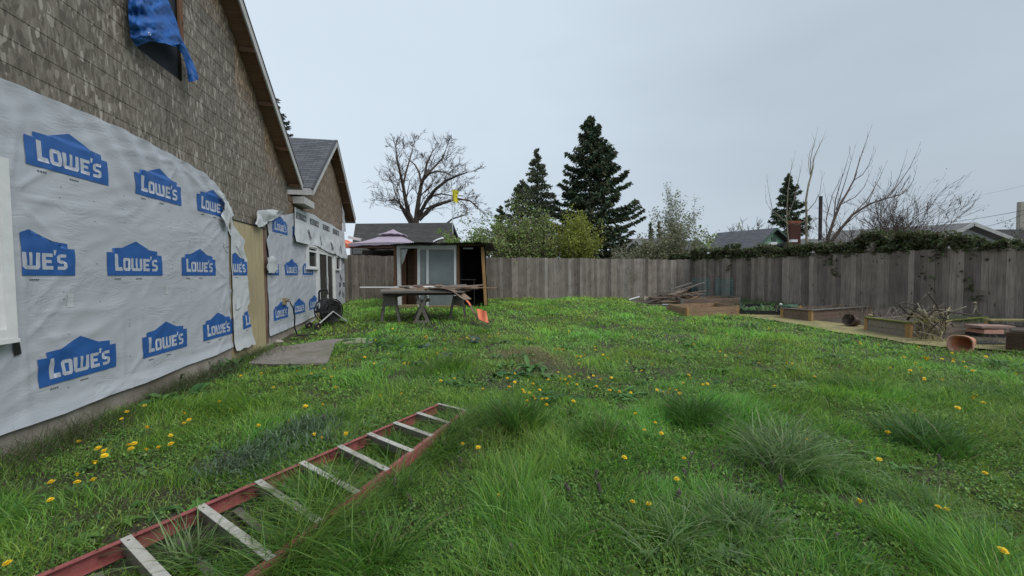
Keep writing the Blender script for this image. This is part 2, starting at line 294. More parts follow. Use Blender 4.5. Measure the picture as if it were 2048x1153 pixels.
M['shingle'] = shingle('shingles_grey', (.115, .12, .135), (.07, .073, .085))
M['shingle_dark'] = shingle('shingles_charcoal', (.075, .075, .072), (.05, .05, .048))
M['shingle_grey'] = shingle('shingles_pale_grey', (.21, .21, .21), (.15, .15, .15))
# soil
m, n, l, b = mat_new('ground_soil'); M['soil'] = m
t = n.new('ShaderNodeTexCoord'); z = n.new('ShaderNodeTexNoise'); z.inputs['Scale'].default_value = 18; z.inputs['Detail'].default_value = 8; l.new(t.outputs['Object'], z.inputs[0]); r = ramp(n, [(.35, (.022, .017, .012)), (.65, (.065, .048, .034))]); l.new(z.outputs[0], r.inputs[0])
z2 = n.new('ShaderNodeTexNoise'); z2.inputs['Scale'].default_value = 1.4; z2.inputs['Detail'].default_value = 5; l.new(t.outputs['Object'], z2.inputs[0]); r2 = ramp(n, [(.42, (0, 0, 0)), (.6, (1, 1, 1))]); l.new(z2.outputs[0], r2.inputs[0])
z4 = n.new('ShaderNodeTexNoise'); z4.inputs['Scale'].default_value = 35; l.new(t.outputs['Object'], z4.inputs[0]); r4 = ramp(n, [(.4, (.03, .05, .014)), (.65, (.075, .095, .028))]); l.new(z4.outputs[0], r4.inputs[0])
mx = n.new('ShaderNodeMix'); mx.data_type = 'RGBA'; l.new(r2.outputs[0], mx.inputs[0]); l.new(r.outputs[0], mx.inputs['A']); l.new(r4.outputs[0], mx.inputs['B']); l.new(mx.outputs['Result'], b.inputs['Base Color']); b.inputs['Roughness'].default_value = .95
bp = n.new('ShaderNodeBump'); bp.inputs['Strength'].default_value = .8; bp.inputs['Distance'].default_value = .02; l.new(z.outputs[0], bp.inputs['Height']); l.new(bp.outputs[0], b.inputs['Normal'])
M['fence'] = attr_mat('fence_board_weathered', .9, 0, .15)
_m = M['fence']; n = _m.node_tree.nodes; l = _m.node_tree.links; b = n['Principled BSDF']      # add grain + knots + stains to the boards
src = b.inputs['Base Color'].links[0].from_socket; t = n.new('ShaderNodeTexCoord')
mp = n.new('ShaderNodeMapping'); mp.inputs['Scale'].default_value = (26, 26, 1.1); l.new(t.outputs['Object'], mp.inputs[0]); z = n.new('ShaderNodeTexNoise'); z.inputs['Scale'].default_value = 1.6; z.inputs['Detail'].default_value = 8; z.inputs['Roughness'].default_value = .72; l.new(mp.outputs[0], z.inputs[0])
mr = n.new('ShaderNodeMapRange'); mr.inputs[1].default_value = .3; mr.inputs[2].default_value = .7; mr.inputs[3].default_value = .55; mr.inputs[4].default_value = 1.4; l.new(z.outputs[0], mr.inputs[0])
mk = n.new('ShaderNodeMapping'); mk.inputs['Scale'].default_value = (6.5, 6.5, 2.4); l.new(t.outputs['Object'], mk.inputs[0]); v = n.new('ShaderNodeTexVoronoi'); v.inputs['Scale'].default_value = 1; l.new(mk.outputs[0], v.inputs[0]); rk = ramp(n, [(.06, (.3, .28, .26)), (.15, (1, 1, 1))]); l.new(v.outputs['Distance'], rk.inputs[0])
s1 = n.new('ShaderNodeVectorMath'); s1.operation = 'SCALE'; l.new(src, s1.inputs[0]); l.new(mr.outputs[0], s1.inputs['Scale']); s2 = n.new('ShaderNodeVectorMath'); s2.operation = 'MULTIPLY'; l.new(s1.outputs[0], s2.inputs[0]); l.new(rk.outputs[0], s2.inputs[1]); l.new(s2.outputs[0], b.inputs['Base Color'])
bp = n.new('ShaderNodeBump'); bp.inputs['Strength'].default_value = .3; bp.inputs['Distance'].default_value = .004; l.new(z.outputs[0], bp.inputs['Height']); l.new(bp.outputs[0], b.inputs['Normal'])
# ================================================================ GROUND
def axis(lo, hi, st, far):
    a = list(np.arange(lo, hi, st)); k = st
    b = hi
    while b < far: a.append(b); k *= 1.5; b += k
    b = lo - st; k = st; pre = []
    while b > -far: pre.append(b); k *= 1.5; b -= k
    return np.array(pre[::-1] + a)
gx = axis(-8, 13.5, .13, 700); gy = axis(-2, 20, .13, 700)
XX, YY = np.meshgrid(gx, gy); ZZ = g(XX, YY)
near = (np.abs(XX) < 14) & (YY < 21) & (YY > -3)
ZZ = ZZ + np.where(near, RS.uniform(-.012, .012, XX.shape), 0)
Vg = np.stack([XX.ravel(), YY.ravel(), ZZ.ravel()], 1); nc = len(gx); nr = len(gy)
ii = (np.arange(nr - 1)[:, None] * nc + np.arange(nc - 1)[None]).ravel()
o = np_mesh('ground', Vg, np.stack([ii, ii + 1, ii + nc + 1, ii + nc], 1), M['soil'], smooth=True, origin=(0, 0, 0)); o['kind'] = 'structure'

# ================================================================ THE HOUSE (local frame: x along the wall, -y outward, z up)
HOUSE = thing('house', 'unfinished gabled house with strand board walls half covered in loose printed white wrap', 'house', (W0[0], W0[1], 0), math.atan2(DV[1], DV[0]))
HL = lambda s, o, t: (s, -o, t)
def top1(s): return 3.97 + .86 * (5.87 - abs(s - 1.0))
def top2(s): return 6.35 - .80 * abs(s - 10.7)
def clip(poly, f):          # keep where f(p) >= 0
    out = []
    for i, p in enumerate(poly):
        q = poly[(i + 1) % len(poly)]; a, b = f(p), f(q)
        if a >= 0: out.append(p)
        if (a >= 0) != (b >= 0): k = a / (a - b); out.append((p[0] + (q[0] - p[0]) * k, p[1] + (q[1] - p[1]) * k))
    return out
def boards(mb, s0, s1, t0, t1, planes, warm):
    """strand boards: 1.22 m wide panels with scored courses, some scores missing"""
    course = .2285; edges = [s0] + [.6 + 1.22 * i for i in range(-8, 14) if s0 + .1 < .6 + 1.22 * i < s1 - .1] + [s1]
    for a, b in zip(edges, edges[1:]):
        k = int(math.floor((t0 - 3.40) / course)); gv = random.choice((0, .0008, .002)); tone = random.uniform(.96, 1.04)
        while 3.40 + k * course < t1:
            t = 3.40 + k * course; n = random.choice((1, 1, 2)) if k % 2 == 0 else 1; h = n * course; k += n
            P = [(a + gv, t + .0012), (b - gv, t + .0012), (b - gv, min(t + h, t1)), (a + gv, min(t + h, t1))]
            for f in planes: P = clip(P, f) if P else P
            if len(P) < 3 or t >= t1: continue
            c = tone * random.uniform(.985, 1.015); wv = warm((a + b) / 2, t + h / 2); mb.col(tuple(np.array([c, c, c]) * (1 - wv) + np.array([1.5, 1.12, .78]) * c * wv))
            F = lambda p: HL(p[0], .010 - .004 * (p[1] - t) / h, p[1])
            mb.hexa([HL(p[0], -.005, p[1]) for p in P], [F(p) for p in P])
mb = MB()
g1 = [lambda p: top1(p[0]) - .17 - p[1], lambda p: 4.42 + (0 if not 1.78 < p[0] < 2.66 else 0) - p[1] if False else 1]
boards(mb, -4.5, 1.78, .2, 9, g1, lambda s, t: max(0, 1 - (top1(s) - t) / .9) * .7)
boards(mb, 1.78, 2.66, .2, 4.42, g1, lambda s, t: 0)
boards(mb, 2.66, 6.75, .2, 9, g1, lambda s, t: max(0, 1 - (top1(s) - t) / .9) * .7)
mb.build('strand_board_wall', M['osb'], HOUSE, True)
mb = MB(); g2 = [lambda p: top2(p[0]) - .17 - p[1]]
boards(mb, 6.76, 7.8, .3, 3.45, [], lambda s, t: .5 if t > 3 else 0)
boards(mb, 7.8, 12.62, .3, 6.4, g2, lambda s, t: .35 + .4 * max(0, 1 - (top2(s) - t) / 1.2))
mb.build('strand_board_wall', M['osb'], HOUSE, True)
# structure behind the boards, end walls, foundation
mb = MB()
mb.hexa([(-4.5, .0, 0), (1.78, .0, 0), (1.78, .0, 7.5), (1, 0, 8.6), (-4.5, .0, 4)], [(-4.5, .12, 0), (1.78, .12, 0), (1.78, .12, 7.5), (1, .12, 8.6), (-4.5, .12, 4)])
mb.hexa([(2.66, .0, 0), (6.74, .0, 0), (6.74, .0, 3.85), (2.66, 0, 7.2)], [(2.66, .12, 0), (6.74, .12, 0), (6.74, .12, 3.85), (2.66, .12, 7.2)])
mb.box((1.79, .0, 0), (2.65, .12, 4.40)); mb.hexa([(1.79, 0, 6.2), (2.65, 0, 6.2), (2.65, 0, 7.2), (1.79, 0, 7.5)], [(1.79, .12, 6.2), (2.65, .12, 6.2), (2.65, .12, 7.2), (1.79, .12, 7.5)])
mb.box((6.75, .0, 0), (12.6, .12, 3.44)); mb.hexa([(7.8, 0, 3.45), (12.6, 0, 3.45), (12.6, 0, 4.6), (10.7, 0, 6.1), (7.8, 0, 3.8)], [(7.8, .12, 3.45), (12.6, .12, 3.45), (12.6, .12, 4.6), (10.7, .12, 6.1), (7.8, .12, 3.8)])
mb.box((12.48, .13, 0), (12.6, 8, 4.5)); mb.box((-4.5, .13, 0), (-4.4, 8, 4)); mb.box((-4.4, 8, 0), (12.5, 8.1, 5))
mb.box((6.6, .13, 0), (6.72, 8, 3.8)); mb.box((1.3, .9, 3.9), (3.4, 1.0, 6.6))
mb.build('wall_framing', M['dark'], HOUSE, True)
mb = MB(); mb.box((-4.5, -.03, -.5), (12.62, -.001, .28)); mb.build('foundation', M['concrete'], HOUSE, True)
# roofs
def shingle_plane(name, A, B, C, D, mat, parent, local=True, row=.145, lift=.007):
    A, B, C, D = map(Vector, (A, B, C, D)); n = (B - A).cross(D - A).normalized()
    if n.z < 0: n = -n
    Ls = (D - A).length; k = max(1, int(Ls / row)); me = bpy.data.meshes.new(name); V = []; Fc = []; UV = []
    wlen = (B - A).length
    for i in range(k):
        a, b = i / k, (i + 1) / k; p = [A.lerp(D, a), B.lerp(C, a), B.lerp(C, b), A.lerp(D, b)]
        q = len(V); V += [p[0] + n * lift, p[1] + n * lift, p[2], p[3], p[0], p[1]]
        Fc += [(q, q + 1, q + 2, q + 3), (q + 4, q + 5, q + 1, q)]
        u0 = (p[0] - A).dot((B - A).normalized()); u1 = (p[1] - A).dot((B - A).normalized()); u2 = (p[2] - A).dot((B - A).normalized()); u3 = (p[3] - A).dot((B - A).normalized())
        UV += [(u0, i * .145 + .01), (u1, i * .145 + .01), (u2, i * .145 + .14), (u3, i * .145 + .14), (u0, i * .145), (u1, i * .145), (u1, i * .145), (u0, i * .145)]
    me.from_pydata([tuple(v) for v in V], [], Fc); uv = me.uv_layers.new(name='UVMap')
    uv.data.foreach_set('uv', [c for p in UV for c in p]); return finish(name, me, mat, parent, local)
def gable_roof(sa, sl, sr, topf, back, over, slope):
    rt = []
    for sgn, s_end in ((-1, sl), (1, sr)):
        A = HL(s_end, over, topf(s_end)); B = HL(s_end, -back, topf(s_end)); Cc = HL(sa, -back, topf(sa)); Dd = HL(sa, over, topf(sa))
        roof = shingle_plane('roof', A, B, Cc, Dd, M['shingle'], HOUSE)
        dz = lambda p, z: (p[0], p[1], p[2] - z)
        mb = MB(); mb.hexa([dz(p, .02) for p in (A, B, Cc, Dd)], [dz(p, .13) for p in (A, B, Cc, Dd)]); mb.build('soffit', M['soffit'], roof, True)
        f = over + .001; mb = MB()
        for (s_a, s_b) in ((s_end, sa),):
            mb.hexa([HL(s_a, f, topf(s_a) - .015), HL(s_b, f, topf(s_b) - .015), HL(s_b, f, topf(s_b) - .21), HL(s_a, f, topf(s_a) - .21)],
                    [HL(s_a, f + .03, topf(s_a) - .015), HL(s_b, f + .03, topf(s_b) - .015), HL(s_b, f + .03, topf(s_b) - .21), HL(s_a, f + .03, topf(s_a) - .21)])
        mb.build('rake_board', M['fascia'], roof, True)
        mb = MB(); x = s_end + sgn * .001
        mb.box((min(x, x + sgn * .03), -over, topf(s_end) - .21), (max(x, x + sgn * .03), back, topf(s_end) - .02)); mb.build('eave_board', M['fascia'], roof, True)
        mb = MB(); e = over + .045
        mb.hexa([HL(s_end + sgn * .04, e, topf(s_end) - .028), HL(sa, e, topf(sa) + .008), HL(sa, e, topf(sa) - .014), HL(s_end + sgn * .04, e, topf(s_end) - .05)],
                [HL(s_end + sgn * .04, over - .03, topf(s_end) - .026), HL(sa, over - .03, topf(sa) + .010), HL(sa, over - .03, topf(sa) - .012), HL(s_end + sgn * .04, over - .03, topf(s_end) - .048)])
        mb.build('drip_edge', M['black'], roof, True)
        L = abs(s_end - sa); k = int(L / .8)
        for i in range(k + 1):
            s = s_end - sgn * (.06 + i * .8)
            if abs(s - sa) < .2: continue
            z = topf(s) - .13
            mb = MB(); mb.beam((s, -.03, z - .045), (s, -over + .001, z - .045), .04, .085, up=(0, 0, 1)); mb.build('lookout_beam', M['soffit'], roof, True)
gable_roof(1.0, -4.87, 6.87, top1, 8.2, .30, .86)
gable_roof(10.7, 7.79, 13.62, top2, 8.2, .30, .80)
# low link between the gables: beam end box and plate
mb = MB(); mb.box((7.03, -.31, 3.44), (7.9, -.03, 3.62)); mb.build('beam_box', M['fascia'], HOUSE, True)
mb = MB(); mb.box((6.78, -.02, 3.46), (7.78, .6, 3.6)); mb.build('wall_plate', M['soffit'], HOUSE, True)

# cream grooved siding panel left bare between the wraps
mb = MB(); x = 3.74
ws = [.16, .22, .20, .26, .19, .2, .2]
for wd in ws:
    x2 = min(x + wd, 5.14); mb.box((x + .004, -.045, -.04), (x2 - .004, -.024, 2.55)); x = x2
mb.box((3.74, -.036, -.04), (5.13, -.0235, 2.548)); mb.build('grooved_siding', M['tan'], HOUSE, True)
mb = MB(); mb.box((3.74, -.052, 2.552), (5.3, -.021, 2.575)); mb.build('flashing', M['black'], HOUSE, True)
mb = MB(); mb.box((5.145, -.034, .05), (5.30, -.021, 2.54)); mb.build('trim_board', wood('wood_corner_brown', (.26, .15, .10), (.10, .06, .045), 'z'), HOUSE, True)

# ---- house wrap sheets
def interp(tab):
    xs = [a for a, _ in tab]; ys = [b for _, b in tab]
    return lambda x: float(np.interp(x, xs, ys))
CREASE = [(.12, 2.25, 9, .03), (.2, 1.2, 8, .02), (2.4, 3.15, 7, .03), (3.72, 2.5, 9, .03), (3.7, 1.45, 8, .025), (3.72, .6, 9, .02), (1.3, .3, 7, .02), (.2, .95, 8, .025), (2.9, 2.2, 5, .015), (1.6, 1.2, 5, .01)]
def wr1(s, t):
    v = Vector((s * 1.1, t * 1.1, 3.1)); a = noise.noise(v) * .009
    r = noise.noise(Vector((s * 1.7 + t * 1.1, (t * 1.2 - s * .5) * 4.5, 7))); a += (.5 - abs(r)) * .012
    a += max(0, .34 - t) * .22
    for (cs, ct, k, am) in CREASE:      # sharp creases running out from fixing points
        dx, dz = s - cs, t - ct; r_ = math.hypot(dx, dz)
        if r_ < 1.3: a += .6 * am * math.exp(-r_ * 1.6) * max(0, math.cos(math.atan2(dz, dx) * k + cs)) ** 6 * min(1, r_ * 6)
    edge = max(0, t - (2.55 + .45 * noise.noise(Vector((s, 0, 0))))); a += edge * .018 * (1 + math.sin((s * 1.0 + t * .8) * 16))
    return .036 + a
def wr2(s, t):
    a = noise.noise(Vector((s * 1.3, t * 1.3, 9.1))) * .02; r = noise.noise(Vector((s * 2.1 + t * 2.1, (t - s) * 3.2, 2))); a += (.5 - abs(r)) * .022
    a += max(0, .36 - t) * .2
    return .045 + a
def sheet(name, s0f, s1f, bot, top, disp, mat, ns, ntt, parent=HOUSE):
    P = []
    for j in range(ntt + 1):
        row = []
        for i in range(ns + 1):
            k = j / ntt; a = i / ns
            # columns follow s; rows stretch between the bottom and top edge
            sa = s0f(0) + (s1f(0) - s0f(0)) * a; b, tp = bot(sa), top(sa); t = b + (tp - b) * k
            s = s0f(t) + (s1f(t) - s0f(t)) * a
            row.append(HL(s, disp(s, t), t))
        P.append(row)
    mb = MB(); mb.grid(P); return mb.build(name, mat, parent, True, smooth=True)
w1top = interp([(-1.5, 3.2), (.16, 3.23), (.9, 3.27), (1.53, 3.28), (2.33, 3.24), (3.03, 3.19), (3.35, 3.12), (3.6, 2.97), (3.76, 2.80)])
w1bot = interp([(-1.5, .18), (0, .20), (.5, .185), (1, .2), (1.6, .19), (2.4, .22), (3.1, .215), (3.76, .25)])
WRAP1 = sheet('house_wrap', lambda t: -1.5, lambda t: 3.76, w1bot, w1top, wr1, M['wrap'], 190, 110)
def edge_from(px):
    q = sorted([(wall(u, v)[1], wall(u, v)[0]) for u, v in px]); return interp(q)
e2 = edge_from([(459, 450), (470, 470), (481, 481), (478, 498), (485, 519), (485, 554), (488, 590), (491, 605), (484, 614), (493, 654), (499, 687)])
WRAP1B = sheet('house_wrap', lambda t: 3.735, e2, lambda s: .17 - .01 * math.sin(s * 20), lambda s: 2.56 - max(0, s - 3.9) * .35, lambda s, t: wr2(s, t) + .03, M['wrap_pale'], 22, 56)
e3 = edge_from([(530, 452), (533, 470), (527, 481), (532, 510), (533, 530), (530, 548), (530, 563), (533, 600), (533, 675)])
w2top = interp([(5.2, 2.62), (5.5, 2.80), (6.0, 2.97), (6.6, 3.10), (7.3, 3.27), (12.6, 3.2)])
WRAP2 = sheet('house_wrap', e3, lambda t: 12.58, interp([(5, .2), (7, .24), (9, .33), (12.6, .42)]), w2top, wr2, M['wrap'], 180, 70)
evt = interp([(6.9, 3.33), (7.2, 3.36), (8, 3.39), (9, 3.33), (10.2, 3.36), (11.4, 3.30), (12.6, 3.28)]); evb = interp([(7.2, 2.42), (8, 2.45), (8.6, 2.40), (9.3, 2.34), (10.5, 2.31), (11.5, 2.22), (12.6, 2.24)])
def wr3(s, t):
    k = max(0, 3.02 - t); return .085 + k * .10 + (.05 * noise.noise(Vector((s * 2.2, t * 2, 4))) + .03 * noise.noise(Vector((s * 5.5, t * 4, 1)))) * min(1, .2 + k * 2.2)
WRAP3 = sheet('house_wrap', lambda t: 6.98 - max(0, 2.9 - t) * .35, lambda t: 12.60, evb, evt, wr3, M['wrap_pale'], 120, 22)
WRAP4 = sheet('house_wrap', lambda t: 12.63, lambda t: 13.2 - max(0, t - 3.4) * .35, lambda s: 3.3 + (s - 12.6) * .15, lambda s: top2(s) - .24, lambda s, t: .02 + .02 * noise.noise(Vector((s * 4, t * 4, 0))), M['wrap_pale'], 8, 14)
def crumple(name, px, o0, amp, mat, parent, sub=4, tilt=0):
    bm = bmesh.new(); P = [wall(u, v, o0) for u, v in px]; vs = [bm.verts.new((s, 0, t)) for s, t in P]; bm.faces.new(vs)
    bmesh.ops.triangulate(bm, faces=bm.faces[:]); bmesh.ops.subdivide_edges(bm, edges=bm.edges[:], cuts=sub, use_grid_fill=True)
    cs = sum(p[0] for p in P) / len(P); ct = sum(p[1] for p in P) / len(P)
    for v in bm.verts:
        n1 = noise.noise(Vector((v.co.x * 5, v.co.z * 5, o0 * 50))); n2 = noise.noise(Vector((v.co.x * 13, v.co.z * 13, 3)))
        v.co.y = -(o0 + amp * (n1 + .5 * (1 - abs(n2) * 2)) + tilt * (v.co.z - ct))
    me = bpy.data.meshes.new(name); bm.to_mesh(me); bm.free(); return finish(name, me, mat, parent, True, True)
crumple('loose_flap', [(432, 378), (446, 388), (457, 405), (462, 420), (465, 432), (458, 434), (458, 445), (455, 459), (447, 452), (441, 434), (444, 420), (447, 410)], .09, .05, M['wrap_pale'], WRAP1)
crumple('loose_flap', [(456, 455), (468, 468), (480, 474), (481, 490), (485, 516), (478, 505), (468, 485), (460, 470)], .075, .03, M['wrap_pale'], WRAP1B)
crumple('loose_flap', [(473, 596), (486, 596), (493, 605), (484, 612), (470, 620)], .08, .03, M['wrap_pale'], WRAP1B)
crumple('loose_flap', [(510, 448), (516, 421), (546, 419), (562, 424), (566, 433), (549, 437), (534, 447), (524, 452), (514, 456)], .12, .06, M['wrap_pale'], WRAP2)
crumple('loose_flap', [(535, 516), (545, 512), (553, 522), (555, 536), (547, 547), (536, 546), (531, 532)], .10, .05, M['wrap_pale'], WRAP2)

# ---- printed marks on the wrap
def conform(name, polys, s0, t0, disp, off, mats, parent, clipf=None, rot=0, sc=1., step=.03):
    """flat print: list of (points, material index) laid on the wrinkled film"""
    bm = bmesh.new(); ca, sa = math.cos(rot), math.sin(rot)
    for pts, mi in polys:
        q = [(s0 + sc * (x * ca - y * sa), t0 + sc * (x * sa + y * ca)) for x, y in pts]
        for f in (clipf or []): q = clip(q, f) if q else q
        if len(q) < 3: continue
        f = bm.faces.new([bm.verts.new((x, mi, z)) for x, z in q]); f.material_index = mi
    bmesh.ops.triangulate(bm, faces=bm.faces[:])
    xs = [v.co.x for v in bm.verts]; zs = [v.co.z for v in bm.verts]
    if not xs: bm.free(); return None
    for ax, lo, hi in ((0, min(xs), max(xs)), (2, min(zs), max(zs))):
        k = math.ceil(lo / step)
        while k * step < hi:
            co = [0, 0, 0]; co[ax] = k * step; no = [0, 0, 0]; no[ax] = 1
            bmesh.ops.bisect_plane(bm, geom=bm.verts[:] + bm.edges[:] + bm.faces[:], plane_co=co, plane_no=no); k += 1
    for v in bm.verts: v.co.y = -(disp(v.co.x, v.co.z) + off + .0015 * v.co.y)
    me = bpy.data.meshes.new(name); bm.to_mesh(me); bm.free(); return finish(name, me, mats, parent, True, True)
R_ = lambda x0, y0, x1, y1: [(x0, y0), (x1, y0), (x1, y1), (x0, y1)]
BADGE = [([(0, 0), (.88, 0), (.88, .265), (.80, .265), (.80, .315), (.66, .325), (.44, .42), (.22, .325), (.08, .315), (.08, .265), (0, .265)], 0)]
LET = [R_(.105, .055, .15, .25), [(.15, .055), (.215, .055), (.205, .10), (.15, .10)]]
LET += [[(.225, .075), (.245, .055), (.262, .075), (.262, .19), (.245, .21), (.225, .19)], [(.303, .19), (.303, .075), (.32, .055), (.34, .075), (.34, .19), (.32, .21)], [(.245, .055), (.32, .055), (.303, .09), (.262, .09)], [(.262, .175), (.303, .175), (.32, .21), (.245, .21)]]
LET += [[(.352, .08), (.372, .055), (.39, .09), (.39, .21), (.352, .21)], R_(.425, .092, .455, .21), [(.49, .09), (.508, .055), (.528, .08), (.528, .21), (.49, .21)], [(.372, .055), (.508, .055), (.49, .09), (.39, .09)]]
LET += [R_(.545, .055, .583, .21), R_(.583, .055, .65, .09), R_(.583, .118, .635, .148), R_(.583, .176, .65, .21)]
LET += [[(.662, .195), (.675, .195), (.69, .245), (.66, .245)]]
LET += [R_(.693, .055, .765, .087), [(.765, .055), (.79, .078), (.79, .125), (.76, .14), (.755, .087), (.765, .087)], [(.72, .115), (.76, .115), (.757, .145), (.72, .147)], [(.69, .13), (.72, .115), (.722, .175), (.715, .205), (.69, .18)], R_(.723, .175, .785, .207)]
LOGO = BADGE + [(p, 1) for p in LET]
def logo(s, t, disp, parent, clipf=None, off=.006, rot=0):
    conform('printed_logo', LOGO, s, t, disp, off, [M['blue'], M['inkwhite']], parent, clipf, rot)
    marks = [(R_(.10 + i * .022, -.045, .115 + i * .022, -.033), 0) for i in range(4)] + [(R_(.42 + i * .02, -.045, .434 + i * .02, -.034), 0) for i in range(5)]
    conform('printed_code', marks, s, t, disp, off, [M['ink']], parent, clipf, rot)
for s in (.29, 1.57, 2.84): logo(s, 2.555, wr1, WRAP1, [lambda p: 3.68 - p[0]] if s > 2.5 else None)
for s in (-.16, 1.12, 2.41): logo(s, 1.54, wr1, WRAP1, [lambda p: p[0] - .19] if s < 0 else None)
for s in (.30, 1.585, 2.88): logo(s, .495, wr1, WRAP1)
logo(3.42, 1.545, lambda s, t: wr2(s, t) + .03, WRAP1B, [lambda p: p[0] - 3.765, lambda p: e2(p[1]) - .02 - p[0]])
logo(4.05, .52, lambda s, t: wr2(s, t) + .03, WRAP1B, [lambda p: e2(p[1]) - .02 - p[0]], rot=.06)
for s, t in ((5.63, 2.545), (6.91, 2.56), (5.02, 1.55), (6.30, 1.55), (7.58, 1.56), (8.87, 1.57), (5.52, .51), (6.78, .52), (8.06, .54)):
    cl = [lambda p: p[0] - e3(p[1]) - .02, lambda p: 9.25 - p[0]]
    if s > 6.9 and t > 2.5: cl = [lambda p: 7.3 - p[0]]
    logo(s, t, wr2, WRAP2, cl)
_tc = {}
def text_polys(txt, h):
    if txt not in _tc:
        c = bpy.data.curves.new('lettering', 'FONT'); c.body = txt; c.size = 1; c.offset = .02; o = bpy.data.objects.new('lettering', c); COL.objects.link(o)
        me = bpy.data.meshes.new_from_object(o); P = [[(me.vertices[i].co.x, me.vertices[i].co.y) for i in p.vertices] for p in me.polygons]
        bpy.data.objects.remove(o); bpy.data.meshes.remove(me); _tc[txt] = P
    P = _tc[txt]; w_ = max(x for p in P for x, y in p); H = max(y for p in P for x, y in p); return [[(x * h / H, y * h / H) for x, y in p] for p in P], w_ * h / H
def ev(s, t, wd, disp, parent, rot=0, txt='EVERBILT', off=.004, h=.17):
    P, tw = text_polys(txt, h * .52); k = (wd - .08) / tw
    polys = [([(.04 + x * k, h * .24 + y) for x, y in p], 0) for p in P]
    for a, b in ((0, .016), (.026, .034)):
        polys += [(R_(a, a, wd - a, b), 0), (R_(a, h - b, wd - a, h - a), 0), (R_(a, b, b, h - b), 0), (R_(wd - b, b, wd - a, h - b), 0)]
    conform('printed_label', polys, s, t, disp, off, [M['ink']], parent, None, rot, 1, .08)
for s, wd in ((7.06, .83), (8.25, .85), (9.52, .84), (10.75, .92)): ev(s, 3.06, wd, wr3, WRAP3)
for s, t, r in ((7.85, 2.80, -1.0), (9.0, 2.74, -1.15), (10.3, 2.68, -1.2), (11.6, 2.66, -1.3)): ev(s, t, .30, wr3, WRAP3, r, 'EV', .006, .15)
for s, t, r, tx in ((11.62, 1.1, .1, 'EVER'), (12.2, 1.12, -.1, 'EVE'), (11.75, 1.5, -.7, 'BILT'), (12.3, 2.0, .2, 'EV'), (11.6, .72, .5, 'EVE'), (12.1, .8, -.6, 'ILT')): ev(s, t, .33, wr2, WRAP2, r, tx, .006, .16)
mb = MB()
random.seed(2)
for i in range(60):
    s = random.choice([.6, 1.0, 1.4, 1.8, 2.2, 2.6, 3.0, 3.4]) + random.uniform(-.02, .02); t = random.uniform(.3, 3.1)
    if t < w1top(s) - .05: mb.box((s - .006, -(wr1(s, t) + .006), t - .0015), (s + .006, -(wr1(s, t) - .002), t + .0015))
mb.build('staples', M['aludark'], WRAP1, True)
conform('patch_tape', [(R_(0, 0, .07, .14), 0)], .62, 1.22, wr1, .004, [M['wrap_pale']], WRAP1); conform('patch_tape', [(R_(0, 0, .06, .12), 0)], 2.05, 1.28, wr1, .004, [M['wrap_pale']], WRAP1)
# tears and slits in the film
def slit(px, r=.003, disp=wr1, parent=None):
    pts = [(*wall(u, v),) for u, v in px]; mb = MB(); mb.tube([HL(s, disp(s, t) + .003, t) for s, t in pts], r, 4); mb.build('tear', M['ink'], parent or WRAP1, True)
slit([(441, 488), (448, 495), (453, 493)]); slit([(440, 492), (446, 503), (450, 506)]); slit([(451.5, 459), (452.5, 500), (454, 560), (456, 620), (461, 694)], .0022)

# ---- windows, sliding door
def frame_rect(mb, s0, s1, t0, t1, w_, o0, o1, mi=0):
    mb.box((s0, -o1, t0), (s0 + w_, -o0, t1), mi); mb.box((s1 - w_, -o1, t0), (s1, -o0, t1), mi)
    mb.box((s0 + w_, -o1 + .002, t1 - w_), (s1 - w_, -o0, t1), mi); mb.box((s0 + w_, -o1 + .002, t0), (s1 - w_, -o0, t0 + w_), mi)
def window(s0, s1, t0, t1, o0, w_=.07, mull=None, deep=.05, sash=True):
    mb = MB(); frame_rect(mb, s0, s1, t0, t1, w_, o0 - .03, o0 + deep)
    wn = mb.build('window', M['white'], HOUSE, True)
    if sash:
        mb = MB(); frame_rect(mb, s0 + w_ + .001, s1 - w_ - .001, t0 + w_ + .001, t1 - w_ - .001, .035, o0 - .02, o0 + deep - .02)
        if mull: mb.box((s0 + w_ + .035, -(o0 + deep - .021), mull), (s1 - w_ - .035, -o0, mull + .05))
        mb.build('sash', M['white'], wn, True)
    mb = MB(); mb.box((s0 + w_ + .02, -(o0 + .006), t0 + w_ + .02), (s1 - w_ - .02, -o0 + .004, t1 - w_ - .02)); mb.build('pane', M['glass'], wn, True); return wn
wn = window(-1.8, .055, 1.0, 2.53, .075, .085)
mb = MB(); mb.box((-1.85, -.135, .965), (.06, -.04, .998)); mb.build('sill', M['white'], wn, True)
wq = lambda u, v, o=.12: wall(u, v, o)
(a0_, t0_), (a1_, t1_) = wq(617, 539), wq(635.3, 494); window(a0_, a1_, t0_, t1_, .085, .055, t0_ + .72 * (t1_ - t0_))
(a0_, t0_), (a1_, t1_) = wq(671.8, 541), wq(681, 514); window(a0_, a1_, t0_, t1_, .085, .05, None, .05, False)
d0, d1 = wq(636.6, 560)[0], wq(671.2, 560)[0]; dm = (d0 + d1) / 2
mb = MB(); frame_rect(mb, d0, d1, .36, 2.44, .12, .05, .125); door = mb.build('sliding_door', M['white'], HOUSE, True)
mb = MB(); frame_rect(mb, d0 + .125, dm + .07, .485, 2.315, .09, .088, .118); mb.build('door_panel', M['white'], door, True)
mb = MB(); frame_rect(mb, dm - .04, d1 - .125, .485, 2.315, .10, .054, .086); mb.build('door_panel', M['white'], door, True)
mb = MB(); mb.box((d0 + .165, -.104, .525), (dm - .02, -.098, 2.275)); mb.box((dm + .055, -.074, .535), (d1 - .175, -.068, 2.265)); mb.build('pane', M['glass'], door, True)
